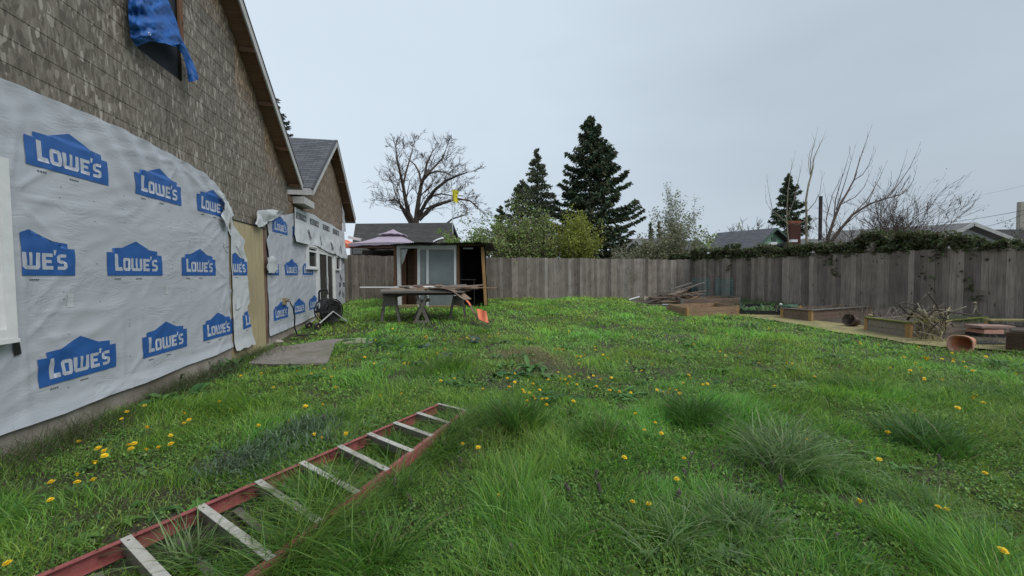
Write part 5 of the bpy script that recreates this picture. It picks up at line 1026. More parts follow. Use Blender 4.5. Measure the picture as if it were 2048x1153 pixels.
# neighbour's garage with charcoal roof, patio canopy and screen behind the fence
Yg = 25.
def rfpt(u, v, y): return V3(ony(u, v, y))
gar = thing('garage', "low neighbouring garage with a dark charcoal shingle roof behind the shed", 'garage', (ony(800, 500, Yg + 2)[0], Yg + 2, .5))
A, B, Cc, Dd = rfpt(701, 506, Yg), rfpt(911, 508, Yg), rfpt(906, 448, Yg + 3), rfpt(711, 445.5, Yg + 3)
A.z = B.z = (A.z + B.z) / 2; Cc.z = Dd.z = (Cc.z + Dd.z) / 2
rf = shingle_plane('roof', A, B, Cc, Dd, M['shingle_dark'], gar, False, .16, .012)
mb = MB(); mb.hexa([p - Vector((0, 0, .03)) for p in (A, B, Cc, Dd)], [p - Vector((0, 0, .2)) for p in (A, B, Cc, Dd)]); A2 = A + Vector((0, 6, 0)); B2 = B + Vector((0, 6, 0)); mb.hexa([Dd, Cc, B2, A2], [p - Vector((0, 0, .2)) for p in (Dd, Cc, B2, A2)]); mb.build('roof_deck', M['darkroof'], rf)
mb = MB(); mb.box((A.x + .3, Yg + .4, 0), (B.x - .3, Yg + 5.6, A.z - .15)); mb.build('wall', M['wallgrey'], gar)
mb = MB(); p = rfpt(697, 475, 23.0); q = rfpt(722, 480, 23.0); mb.beam(p, q, .1, .16); mb.beam(p + Vector((.15, 0, -.3)), p + Vector((.15, 0, -2.5)), .12, .12, up=(0, 1, 0)); tag(mb.build('porch_eave', M['white']), 'white eave corner between the house and the mauve canopy', 'porch')
mb = MB(); p = rfpt(676, 480, 21.5); q = rfpt(702, 492, 21.5); mb.hexa([p, q, q + Vector((0, 1.2, .1)), p + Vector((0, 1.2, .1))], [p - Vector((0, 0, .5)), q - Vector((0, 0, .12)), q + Vector((0, 1.2, -.02)), p + Vector((0, 1.2, -.4))]); tag(mb.build('awning', M['orange']), 'small orange red awning edge beside the house corner', 'awning')
Yc = 19.6; can = thing('gazebo', 'patio gazebo with a two tier mauve canopy behind the fence', 'gazebo', (ony(765, 500, Yc + 1.5)[0], Yc + 1.5, .55))
pl, pr = rfpt(697, 487.5, Yc), rfpt(832, 487.5, Yc); ap = rfpt(770, 463, Yc + 1.6); cx = ap.x; cy = Yc + 1.6; hw = (pr.x - pl.x) / 2; cx = (pl.x + pr.x) / 2
def pyr(x0, x1, y0, y1, zb, ap, r, z1, mat, name, skirt=.12, sag=.06):
    mb = MB(); cs = [(x0, y0), (x1, y0), (x1, y1), (x0, y1)]; n = 10
    for i in range(4):
        a, b_ = Vector((*cs[i], zb)), Vector((*cs[(i + 1) % 4], zb)); P = []
        for k in range(n + 1):
            t = k / n; P.append([])
            for j in range(n + 1):
                p = a.lerp(b_, j / n); q = Vector((ap.x, ap.y, z1)) + (Vector((p.x, p.y, 0)) - Vector((ap.x, ap.y, 0))) * r; p2 = p.lerp(q, t); p2.z -= sag * math.sin(t * math.pi) + .05 * math.sin(math.pi * j / n) * (1 - t) * -1; P[-1].append(p2)
        mb.grid(P); mb.grid([P[0], [p - Vector((0, 0, skirt + .02 * math.sin(j * 2))) for j, p in enumerate(P[0])]])
    return mb.build(name, mat, can, smooth=False)
z_ap = ap.z; apv = Vector((cx + .08, cy, 0))
pyr(pl.x, pr.x, Yc, Yc + 3.2, pl.z, apv, .24, z_ap - .26, M['purple'], 'canopy', .14)
pyr(cx + .08 - .62, cx + .08 + .62, cy - .62, cy + .62, z_ap - .22, apv, .02, z_ap + .1, M['purple'], 'canopy_cap', .05, .03)
for i, (x, y) in enumerate(((pl.x + .12, Yc + .12), (pr.x - .12, Yc + .12), (pl.x + .12, Yc + 3.08), (pr.x - .12, Yc + 3.08))): mb = MB(); mb.tube([(x, y, .4), (x, y, pl.z + .05)], .035, 8); mb.build('post', M['black'], can)
mb = MB(); mb.beam((pl.x, Yc + .12, pl.z - .2), (pr.x, Yc + .12, pl.z - .2), .06, .07); mb.build('rail', M['postbrown'], can)
mb = MB(); mb.box((pl.x - .6, Yc + 3.3, .4), (pr.x + .3, Yc + 3.36, pl.z - .12)); mb.build('screen', M['dark'], can)

# neighbours' houses to the right
def house2(name, label, y, ridge, eave, gable, roofm, wallm, vent=False, depth=5.):
    """ridge/eave: photo points of the roof slope facing us, gable: apex + two lower corners of the end wall"""
    A, B = rfpt(*eave[0], y), rfpt(*eave[1], y - .0); Dd, Cc = rfpt(*ridge[0], y + 2.6), rfpt(*ridge[1], y + 2.6); A.z = B.z = (A.z + B.z) / 2; Cc.z = Dd.z = (Cc.z + Dd.z) / 2
    h = thing(name, label, 'house', ((A.x + B.x) / 2, y + 2.6, .3)); rf = shingle_plane('roof', A, B, Cc, Dd, roofm, h, False, .16, .012)
    bx = Vector((0, 5.2, 0)); mb = MB(); mb.hexa([p - Vector((0, 0, .02)) for p in (A, B, Cc, Dd)], [p - Vector((0, 0, .18)) for p in (A, B, Cc, Dd)]); mb.hexa([Dd, Cc, B + bx, A + bx], [p - Vector((0, 0, .18)) for p in (Dd, Cc, B + bx, A + bx)]); mb.build('roof_deck', M['darkroof'], rf)
    mb = MB(); mb.box((A.x + .25, y + .35, 0), (B.x - .25, y + 4.9, A.z - .1)); mb.build('wall', wallm, h); return h, A, B, Cc, Dd
gh_ = thing('green_house', 'green clapboard house with a dark roof, gable vent facing the yard', 'house', (ony(1530, 495, 31)[0], 31, .3))
G0, G1, G2, G3, G4 = rfpt(1415, 495, 33.0), rfpt(1512, 496, 30), rfpt(1553, 456, 32.0), rfpt(1436, 470, 35.5), rfpt(1604, 490, 34.0)
G0.z = G1.z = rfpt(1512, 496, 30).z; G2.z = G3.z = rfpt(1553, 456, 32).z; G4.z = G1.z + .1
rf = shingle_plane('roof', G0, G1, G2, G3, M['shingle'], gh_, False, .16, .012)
mb = MB(); dn = Vector((0, 0, .14)); mb.hexa([p - dn * .2 for p in (G0, G1, G2, G3)], [p - dn for p in (G0, G1, G2, G3)]); bk2 = G0 + (G4 - G1); mb.hexa([G3, G2, G4, bk2], [p - dn for p in (G3, G2, G4, bk2)]); mb.build('roof_deck', M['darkroof'], rf)
ins = (G0 - G1).normalized() * .35; mb = MB(); g1_, g2_, g4_ = G1 + ins + Vector((.2, .1, -.16)), G2 + ins - Vector((0, 0, .2)), G4 + ins - Vector((.2, 0, .2))
n = 12                                                  # clapboards: stepped courses
for k in range(n):
    a, b_ = k / n, (k + 1) / n; p = [g1_.lerp(g2_, a), g4_.lerp(g2_, a), g4_.lerp(g2_, b_), g1_.lerp(g2_, b_)]; o_ = Vector((.3, -1, 0)).normalized() * .03
    zl = g1_.z + (g2_.z - g1_.z) * a; mb.face([p[0] + o_, p[1] + o_, p[2], p[3]]); mb.face([p[0] + o_, p[1] + o_, p[1], p[0]])
mb.hexa([Vector((g1_.x, g1_.y, .0)), Vector((g4_.x, g4_.y, 0)), g4_, g1_], [Vector((g1_.x, g1_.y, .0)) + ins, Vector((g4_.x, g4_.y, 0)) + ins, g4_ + ins, g1_ + ins]); mb.build('gable_wall', M['green'], gh_)
for p, q in ((G1, G2), (G2, G4)): mb = MB(); mb.beam(p - dn * .5 + Vector((.03, -.04, 0)), q - dn * .5 + Vector((.03, -.04, 0)), .04, .16); mb.build('rake_board', M['louvre'], gh_)
mb = MB(); vc = (g1_ + g4_) / 2; w_ = (g4_ - g1_).normalized(); o_ = Vector((.3, -1, 0)).normalized() * .06; c0 = vc.lerp(g2_, .45) + o_; 
for k in range(6): p = c0 + Vector((0, 0, -.35 + .13 * k)); mb.hexa([p - w_ * .38, p + w_ * .38, p + w_ * .38 + Vector((0, 0, .1)), p - w_ * .38 + Vector((0, 0, .1))], [p - w_ * .38 - o_ * .3, p + w_ * .38 - o_ * .3, p + w_ * .38 - o_ * .5 + Vector((0, 0, .1)), p - w_ * .38 - o_ * .5 + Vector((0, 0, .1))])
mb.build('gable_vent', M['louvre'], gh_)
# grey-roofed house with brick chimney and stove pipe
h, A, B, Cc, Dd = house2('grey_roof_house', 'long low house with a pale grey roof, brick chimney and tall black pipe', 24, ((1592, 486), (1790, 470)), ((1548, 506), (1810, 506)), None, M['shingle_grey'], M['wallgrey'])
mb = MB(); a = rfpt(1581, 442, 25.2); b_ = rfpt(1602, 442, 25.2); mb.box((a.x, 25.2, A.z - .3), (b_.x, 25.5, a.z - .1)); ch = mb.build('chimney', shingle('brick_courses', (.30, .10, .055), (.2, .06, .035)), h)
mb = MB(); mb.box((a.x - .012, 25.188, a.z - .18), (b_.x + .012, 25.512, a.z)); mb.build('chimney_cap', M['brick'], ch)
mb = MB(); a = rfpt(1641.5, 393, 25); mb.tube([(a.x, 25, A.z - .2), (a.x, 25, a.z)], .10, 12); mb.build('stove_pipe', M['pole'], h)
for u, v in ((1587, 481), (1546, 486)): mb = MB(); p = rfpt(u, v, 24.9); mb.box((p.x - .2, 24.8, p.z - .12), (p.x + .2, 25.1, p.z + .04)); mb.build('roof_vent', M['white'], h)
# beige gabled house on the right
Yb = 21.; ap_ = rfpt(1946, 446, Yb); gl = rfpt(1896, 468, Yb); gr = rfpt(2012, 482, Yb); gr.z = gl.z - .1; hb = thing('beige_house', 'pale house with a wide low gable trimmed in cream above the right fence', 'house', (ap_.x, Yb, .3))
bkv = Vector((-4.5, 3.5, 0)); rf = shingle_plane('roof', gl + Vector((-.3, .1, -.35)), ap_ + Vector((0, 0, 0)), ap_ + bkv, gl + bkv + Vector((-.3, 0, -.35)), M['shingle_grey'], hb, False, .16, .01)
mb = MB(); mb.hexa([ap_, gr + Vector((.3, 0, -.2)), gr + bkv, ap_ + bkv], [p - Vector((0, 0, .12)) for p in (ap_, gr + Vector((.3, 0, -.2)), gr + bkv, ap_ + bkv)]); mb.build('roof_deck', M['greyroof'], rf)
for p, q in ((gl + Vector((-.5, -.05, -.45)), ap_ + Vector((0, -.05, -.06))), (ap_ + Vector((0, -.05, -.06)), gr + Vector((.5, -.05, -.30)))): mb = MB(); mb.beam(p, q, .05, .19); mb.build('rake_board', M['tan'] if 0 else M['fascia'], hb)
mb = MB(); mb.hexa([gl + Vector((-.1, .3, -3)), gr + Vector((.1, .3, -3)), gr + Vector((.1, .3, -.25)), ap_ + Vector((0, .3, -.15)), gl + Vector((-.1, .3, -.3))], [gl + Vector((-.1, .5, -3)), gr + Vector((.1, .5, -3)), gr + Vector((.1, .5, -.25)), ap_ + Vector((0, .5, -.15)), gl + Vector((-.1, .5, -.3))]); mb.build('wall', M['wallgrey'], hb)
h5, *_ = house2('dark_roof_house', 'house with a dark slate roof at the far right beyond the beige one', 27, ((1985, 462), (2200, 455)), ((1960, 484), (2200, 484)), None, M['shingle_dark'], M['wallgrey'])
mb = MB(); a = rfpt(2042, 404, 30); mb.box((a.x, 30, 4.5), (a.x + .8, 30.25, a.z)); mb.build('chimney', M['stone'], h5)
house2('far_house', 'low far house with a pale roof line seen through the mossy branches', 34, ((1262, 478), (1325, 477)), ((1250, 500), (1335, 500)), None, M['shingle_grey'], M['wallgrey'])
house2('far_house', 'small far house with a blue grey roof beside the pale shrub', 38, ((1368, 482), (1402, 481)), ((1360, 500), (1412, 500)), None, M['shingle'], M['wallgrey'])
# bare upright shoots behind the side fence
SH = dict(wig=.025, kids=1, ang=.45, len=.6, lift=.10, per=.3, tw=.38, seg=3, rmin=.006)
pxtree('pollard_tree', 'slender bare tree with two tall straight shoots in front of the dark spruce', [
    ([(1613, 495), (1613, 440), (1612, 400), (1617, 370), (1624, 345)], .07, .035, .3), ([(1624, 345), (1628, 315), (1640, 290), (1648, 272)], .03, .006, .3), ([(1622, 348), (1621, 320), (1626, 295), (1632, 274)], .025, .006, -.3), ([(1621, 352), (1617, 330), (1619, 308), (1624, 294)], .02, .005, .5),
    ([(1613, 425), (1630, 405), (1640, 385), (1643, 360)], .022, .006, -.6), ([(1613, 440), (1592, 452), (1580, 436), (1570, 420)], .02, .006, .6), ([(1613, 455), (1630, 440), (1645, 435)], .02, .006, -.4), ([(1578, 495), (1573, 440), (1576, 380), (1582, 340), (1588, 316)], .035, .005, .3), ([(1577, 450), (1545, 420), (1538, 385), (1534, 362)], .02, .005, .8), ([(1578, 430), (1590, 395), (1598, 355), (1602, 338)], .02, .005, -.6), ([(1545, 425), (1532, 405), (1531, 385)], .012, .004, .6)], 20, M['bark_pale'], SH, depth=1, seed=8, kr=.45)
pxtree('pollard_tree', 'leaning bare tree whose many shoots fan out to the upper right', [
    ([(1650, 498), (1658, 470), (1668, 440), (1680, 410), (1695, 385), (1708, 360)], .085, .03, .5), ([(1708, 360), (1718, 325), (1728, 295), (1738, 268)], .025, .005, .3), ([(1706, 362), (1725, 350), (1738, 330), (1743, 314)], .02, .005, -.5), ([(1668, 440), (1671, 400), (1683, 360), (1697, 313)], .03, .005, .6), ([(1672, 420), (1690, 365), (1705, 312)], .025, .005, -.7), ([(1680, 410), (1710, 395), (1728, 375), (1740, 348)], .025, .005, .6),
    ([(1652, 498), (1680, 460), (1705, 430), (1740, 408), (1770, 398), (1800, 390)], .07, .02, -.6), ([(1772, 398), (1790, 375), (1800, 350), (1810, 318)], .02, .005, .3), ([(1780, 392), (1800, 365), (1820, 335), (1833, 307)], .02, .005, -.4), ([(1800, 390), (1815, 380), (1826, 362), (1831, 346)], .018, .005, .4), ([(1700, 435), (1735, 400), (1755, 365), (1768, 337)], .025, .005, .7), ([(1690, 450), (1720, 425), (1745, 418), (1775, 390)], .02, .005, -.7), ([(1735, 410), (1748, 380), (1756, 350)], .018, .004, .5), ([(1655, 490), (1652, 450), (1656, 420), (1650, 385)], .02, .005, .3), ([(1652, 440), (1665, 390), (1690, 340)], .02, .005, .9)], 17, M['twig_red'], SH, depth=1, seed=9, kr=.45)
# shrubs and small trees just beyond the fences
def shrub(name, label, u, y, v_top, wpx, vb, cols, nleaf, leafsize, stems=14, depth=3, mat='bark', cfg=None, cat='shrub', seed=1, zb=None, grp=None, lift=.06, rad=.03):
    random.seed(seed); b_ = V3(ony(u, vb, y)); zb = gz(b_.x, b_.y) if zb is None else zb; H = ony(u, v_top, y)[2] - zb; W = wpx / 2 * y / FPX; r = thing(name, label, cat, (b_.x, b_.y, zb), 0, grp); mb = MB(); tips = []
    c = cfg or dict(wig=.16, kids=3, ang=.5, len=.62, lift=lift, seg=4, rmin=.004)
    for i in range(stems):
        az = random.uniform(0, 6.28); k = math.sqrt(random.random()); tgt = Vector((math.cos(az) * W * k, math.sin(az) * W * k * .8, H * (1 - .35 * k * k))); d = tgt.normalized(); L = tgt.length * random.uniform(.45, .6); grow(mb, Vector((b_.x + random.uniform(-.2, .2) * W, b_.y + random.uniform(-.2, .2) * W, zb)), d, L, rad, depth, tips, c, 5)
    mb.build('stems', M[mat], r)
    if nleaf: T = np.array([tuple(t[0]) for t in tips]); idx = RS.randint(0, len(T), nleaf); leaves('foliage', T[idx] + RS.normal(size=(nleaf, 3)) * W * .09, RS.uniform(.6, 1.2, nleaf) * leafsize, cols, r, 1.9)
    return r
GL = [(.24, .36, .08), (.17, .28, .06), (.32, .42, .13)]; OL = [(.22, .23, .10), (.17, .18, .08), (.30, .31, .16), (.13, .11, .06)]; YG = [(.30, .34, .05), (.23, .27, .04), (.36, .38, .10)]; PL = [(.33, .34, .22), (.25, .27, .16), (.19, .20, .12)]
shrub('laurel_shrub', 'bright green leafy shrub just right of the dark garage roof', 942, 20.5, 452, 80, 515, GL, 5200, .17, 14, 2, seed=2)
shrub('laurel_shrub', 'upright bright green shoot rising above the leafy shrub', 930, 21, 436, 22, 515, GL, 700, .15, 4, 2, seed=3)
shrub('mossy_tree', 'low mossy tree with tangled brown branches and pale new leaves', 1015, 20, 415, 170, 515, OL + GL, 9000, .14, 22, 3, seed=4, cat='tree', rad=.06)
shrub('mossy_tree', 'second tangled mossy tree in front of the pointed cypress', 1085, 21, 430, 110, 515, OL + GL, 5200, .15, 16, 3, seed=14, cat='tree', rad=.05)
shrub('willow_shrub', 'rounded yellow green willow shrub in front of the tall spruce', 1150, 19.8, 444, 105, 515, YG, 11000, .12, 34, 3, 'bark', dict(wig=.08, kids=3, ang=.3, len=.6, lift=.12, seg=4, rmin=.004), seed=5)
shrub('lichen_tree', 'gnarled grey tree covered in pale lichen right of the willow shrub', 1245, 20.5, 458, 100, 518, PL, 1500, .11, 15, 3, 'bark_pale', dict(wig=.3, kids=3, ang=.8, len=.65, lift=.02, seg=4, rmin=.008), seed=6, cat='tree', rad=.07)
shrub('catkin_shrub', 'tall pale twiggy shrub covered in whitish catkins', 1355, 21, 410, 84, 518, PL, 6500, .12, 26, 3, 'bark_pale', dict(wig=.09, kids=3, ang=.35, len=.62, lift=.10, seg=4, rmin=.005), seed=7)
shrub('catkin_shrub', 'lower spreading pale shrub between the lichen tree and the tall catkin shrub', 1312, 20.5, 462, 70, 518, PL + OL, 3200, .13, 14, 3, 'bark_pale', None, seed=17)
shrub('young_tree', 'small green leaved young tree between the pale shrub and the green house', 1402, 30, 450, 34, 510, GL + PL, 900, .26, 8, 2, seed=8, cat='tree')
shrub('young_tree', 'rounded pale green tree at the left end of the green house roof', 1440, 42, 450, 60, 505, GL + PL, 2200, .28, 14, 3, seed=9, cat='tree')
shrub('bare_tree', 'small far leafless tree above the dark roof of the green house', 1474, 46, 438, 52, 500, None, 0, .1, 9, 4, 'bark', dict(wig=.2, kids=3, ang=.6, len=.66, lift=.04, seg=3, rmin=.03), seed=10, cat='tree', rad=.08)
shrub('bramble_shrub', 'dense reddish brown twiggy bush behind the ivy on the right', 1775, 15.5, 400, 125, 500, [(.14, .10, .07), (.16, .15, .08)], 900, .07, 26, 4, 'twig_red', dict(wig=.14, kids=3, ang=.42, len=.66, lift=.04, seg=3, rmin=.006), seed=11, rad=.03)
shrub('bramble_shrub', 'sparse bare twigs arching over the ivy left of the beige gable', 1860, 14, 415, 110, 490, [(.25, .18, .17)], 120, .06, 5, 3, 'twig_red', dict(wig=.12, kids=2, ang=.45, len=.72, lift=.0, seg=4, rmin=.004), seed=12, rad=.018)
shrub('bramble_shrub', 'dry brown tangle at the foot of the leaning bare tree', 1700, 16, 448, 110, 500, [(.16, .10, .07), (.12, .11, .05)], 900, .08, 18, 3, 'twig_red', None, seed=13)
shrub('dark_shrub', 'dark leafless shrub at the far right edge beside the grey chimney', 2055, 20, 425, 60, 490, [(.06, .06, .05)], 500, .1, 9, 3, 'bark', None, seed=15)
# wires
for k, (u0, v0, u1, v1, y0, y1, r_, lb) in enumerate(((1840, 449, 2060, 419, 26, 18, .012, 'upper thick overhead wire rising to the right edge'), (1960, 455, 2060, 423, 24, 18, .010, 'lower thin overhead wire above the beige gable'), (1845, 411, 2060, 369, 40, 26, .006, 'faint highest overhead wire at the far right'))):
    a, b_ = rfpt(u0, v0, y0), rfpt(u1, v1, y1); mb = MB(); mb.tube([a.lerp(b_, i / 12) - Vector((0, 0, .12 * math.sin(math.pi * i / 12))) for i in range(13)], r_, 4); tag(mb.build('overhead_wire', M['pole']), lb, 'wire')
# ---- ivy over the side fence
FA, FC2 = Vector((*FENCE_C, 0)), Vector((*FENCE_E, 0)); fdv = (FC2 - FA); FL = fdv.length; fdv /= FL; fn = Vector((fdv.y, -fdv.x, 0)); fn = fn if fn.dot(-FA) > 0 else -fn
hp = interp([(-1.2, .25), (-.5, .35), (.6, .5), (2, .55), (4.4, .45), (6.2, .4), (7.0, .62), (8.4, .62), (9.1, .36), (9.8, .2), (13, .18)])
n = 40000; P = []; random.seed(21)
hang = [(random.uniform(0, FL), random.uniform(.2, .7), random.uniform(.1, .3)) for _ in range(9)] + [(6.2, .9, .25), (8.6, 1.2, .35), (9.4, 1.4, .3)]
while len(P) < n:
    s = random.uniform(-1.2, FL); h = hp(s) * (1 + .75 * noise.noise(Vector((s * 1.6, 0, 0))) + .35 * noise.noise(Vector((s * 5, 3, 0)))); dpt = random.uniform(-.55, .10); z = random.triangular(-.12, h, h * .6)
    if noise.noise(Vector((s * 2.2, z * 3, dpt * 3))) < -.08: continue
    top = 2.15 - .11 * max(0, s) / FL
    if dpt > -.02 and z < -.03 and random.random() < .6: continue
    p = FA + fdv * s + fn * dpt; P.append((p.x, p.y, top + z))
for s0, ln, wd in hang:
    for i in range(int(ln * 70)):
        k = random.random(); z = 2.12 - ln * k; s = s0 + random.gauss(0, wd * .4) * (1 - k * .6) + .12 * math.sin(z * 6 + s0); p = FA + fdv * s + fn * random.uniform(.03, .08)
        if noise.noise(Vector((s * 5, z * 5, s0))) > -.05: P.append((p.x, p.y, z))
ivy = leaves('ivy', P, RS.uniform(.05, .11, len(P)), [(.075, .10, .035), (.11, .14, .05), (.06, .07, .03), (.14, .18, .09), (.12, .095, .06), (.09, .10, .05)], None, 1.25); tag(ivy, 'dark ivy and bramble spilling over the top of the side fence', 'ivy', kind='stuff')
P = []
while len(P) < 5000:
    u = random.uniform(1340, 1400); y = 19.2 + random.uniform(0, .8); p = ony(u, 500, y); P.append((p[0], y, random.triangular(1.9, 2.5, 2.3)))
tag(leaves('ivy', P, .1, [(.045, .075, .025), (.065, .10, .035), (.10, .13, .06)], None, 1.3), 'patch of ivy leaves behind the fence corner', 'ivy', kind='stuff')
# ================================================================ LAWN AND WEEDS
def Gm(u, v): return G(u, v)[:2]
HL_ = lambda x, y: ((x - W0[0]) * NV[0] + (y - W0[1]) * NV[1], (x - W0[0]) * DV[0] + (y - W0[1]) * DV[1])   # distance out of the wall, along it
def inside(px, X, Y, grow_=0):
    P = np.array([Gm(u, v) for u, v in px]); c = P.mean(0); P = c + (P - c) * (1 + grow_); r = np.zeros(X.shape, bool); n = len(P)
    for i in range(n):
        (x0, y0), (x1, y1) = P[i], P[(i + 1) % n]; cnd = ((y0 > Y) != (y1 > Y)) & (X < (x1 - x0) * (Y - y0) / (y1 - y0 + 1e-12) + x0); r ^= cnd
    return r
PATH = [(1250, 599), (1372, 597), (1560, 604), (1760, 622), (2060, 655), (2300, 690), (2150, 718), (1990, 703), (1880, 697), (1810, 689), (1735, 675), (1680, 668), (1600, 652), (1477, 633), (1450, 632), (1373, 634), (1330, 617), (1262, 607)]
PLY = [(497, 733), (520, 714), (556, 698), (592, 694), (668, 682), (672, 686), (655, 731), (600, 735)]
def vnoise(X, Y, f, seed):       # smooth value noise, vectorised
    r = np.random.RandomState(seed); T = r.rand(64, 64); x = X * f + 100; y = Y * f + 100; i = np.floor(x).astype(int); j = np.floor(y).astype(int); a = ss(x - i); b_ = ss(y - j)
    t = lambda p, q: T[p % 64, q % 64]; return (t(i, j) * (1 - a) + t(i + 1, j) * a) * (1 - b_) + (t(i, j + 1) * (1 - a) + t(i + 1, j + 1) * a) * b_
# bare or thin places: photo point, radius along x, radius along y, how bare
BARE = [((350, 1085), .75, .42, .92), ((200, 1030), .5, .3, .7), ((270, 1110), .42, .34, 1), ((430, 1060), .36, .30, 1), ((560, 1010), .28, .2, .85), ((670, 960), .2, .15, .7), ((160, 970), .6, .34, .75), ((320, 1010), .6, .3, .7), ((450, 930), .3, .25, .6), ((1265, 818), .28, .22, .9), ((1700, 1010), .22, .16, .8), ((1300, 960), .2, .12, .6), ((870, 655), .8, .7, .6), ((560, 675), 1.1, 1.2, .8), ((690, 665), .7, .6, .7), ((1050, 708), .65, .6, .9), ((1085, 738), .5, .45, .9),
        ((1000, 775), .25, .25, .8), ((1550, 640), .7, .5, .5), ((1730, 685), .7, .4, .6), ((680, 805), .3, .3, .3), ((80, 900), .6, .5, .6), ((1450, 660), .7, .8, .35), ((640, 660), .8, .6, .6)]
BW = [(Gm(*c), a, b_, k) for c, a, b_, k in BARE]
def bare(X, Y):
    w_ = np.zeros(X.shape)
    for (x, y), a, b_, k in BW: w_ = np.maximum(w_, k * np.exp(-(((X - x) / a) ** 2 + ((Y - y) / b_) ** 2) ** 1.3))
    return w_
def scatter(n, y0, y1, power, xm=1.5):
    """points over the visible lawn, thinning out with distance"""
    k = RS.rand(n); e = 2 - power; Y = (y0 ** e + (y1 ** e - y0 ** e) * k) ** (1 / e); X = RS.uniform(-1, 1, n) * (Y * 1.42 + xm * .45); return X, Y
def allowed(X, Y):
    o_, s_ = HL_(X, Y); ok = (o_ > .05) & ~inside(PATH, X, Y) & ~inside(PLY, X, Y, -.04)
    t = (X - FENCE_A[0]) / (FENCE_C[0] - FENCE_A[0]); ok &= Y < FENCE_A[1] + (FENCE_C[1] - FENCE_A[1]) * t - .03
    t = (Y - FENCE_C[1]) / (FENCE_E[1] - FENCE_C[1]); ok &= X < FENCE_C[0] + (FENCE_E[0] - FENCE_C[0]) * t - .03
    return ok & ~((X > -4.2) & (X < -1.0) & (Y > 13.75) & (Y < 16))
def blades(name, X, Y, H, Wd, az, lean, curl, cols, mat, rows=3, z0=None):
    n = len(X); Z = g(X, Y) - .01 if z0 is None else z0; dx = np.cos(az); dy = np.sin(az); fa = RS.uniform(0, 6.283, n); sx = np.cos(fa); sy = np.sin(fa); V = []
    for r in range(rows + 1):
        t = r / rows; off = H * (lean * t + curl * t ** 2.2); up = H * (t - .45 * curl * t ** 2.6 - .12 * lean * t); w_ = Wd * .5 * ((1 - t) ** .7 * .95 + .05) * (1 if r else .7)
        for s in (-1, 1): V.append(np.stack([X + dx * off + s * sx * w_, Y + dy * off + s * sy * w_, Z + up], 1))
    V = np.stack(V, 1).reshape(-1, 3); k = 2 * (rows + 1); b_ = np.arange(n)[:, None] * k; F = np.concatenate([b_ + np.array([2 * r, 2 * r + 1, 2 * r + 3, 2 * r + 2]) for r in range(rows)], 0)
    return np_mesh(name, V, F, mat, np.repeat(cols, k, 0), origin=(0, 0, 0))
G1c = np.array([(.125, .27, .03), (.09, .20, .028), (.17, .31, .045), (.10, .23, .05), (.20, .31, .035), (.065, .15, .03), (.22, .33, .09)])
def grass_cols(X, Y, dry=.03):
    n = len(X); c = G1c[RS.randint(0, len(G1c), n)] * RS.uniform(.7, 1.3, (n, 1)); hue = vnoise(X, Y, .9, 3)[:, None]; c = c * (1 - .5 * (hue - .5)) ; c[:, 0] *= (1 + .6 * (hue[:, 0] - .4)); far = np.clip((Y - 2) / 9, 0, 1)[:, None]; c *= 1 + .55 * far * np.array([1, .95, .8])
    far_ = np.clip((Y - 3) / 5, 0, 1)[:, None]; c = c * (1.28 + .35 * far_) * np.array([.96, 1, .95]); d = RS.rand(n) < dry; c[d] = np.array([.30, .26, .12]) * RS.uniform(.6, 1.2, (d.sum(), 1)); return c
def lawn(n, y0, y1, power, hmul, wmul, rows):
    X, Y = scatter(n, y0, y1, power); w_ = bare(X, Y); clump = vnoise(X, Y, 2.6, 5) * .6 + vnoise(X, Y, 6.5, 6) * .4; keep = allowed(X, Y) & (RS.rand(n) > w_ * 1.05) & (RS.rand(n) < .35 + 1.3 * clump)
    X, Y, w_, clump = X[keep], Y[keep], w_[keep], clump[keep]; n = len(X); tall = ss((vnoise(X, Y, 1.3, 8) - .42) * 3)
    H = hmul * (.04 + .13 * clump ** 1.6 + .14 * tall * clump) * RS.uniform(.5, 1.35, n) * (1 - .5 * w_); Wd = wmul * RS.uniform(.0026, .0062, n) * (1 + np.clip(Y - 2.5, 0, 20) * .24)
    az = vnoise(X, Y, .8, 12) * 9 + RS.normal(size=n) * 1.1
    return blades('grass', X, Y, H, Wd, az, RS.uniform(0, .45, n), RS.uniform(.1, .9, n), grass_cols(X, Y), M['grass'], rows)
for a in ((190000, .75, 4.5, 1.2, 1.1, 1.2, 3), (250000, 4.0, 18.8, 1.45, .92, 1, 2)): tag(lawn(*a), 'green uneven lawn grass', 'grass', kind='stuff')
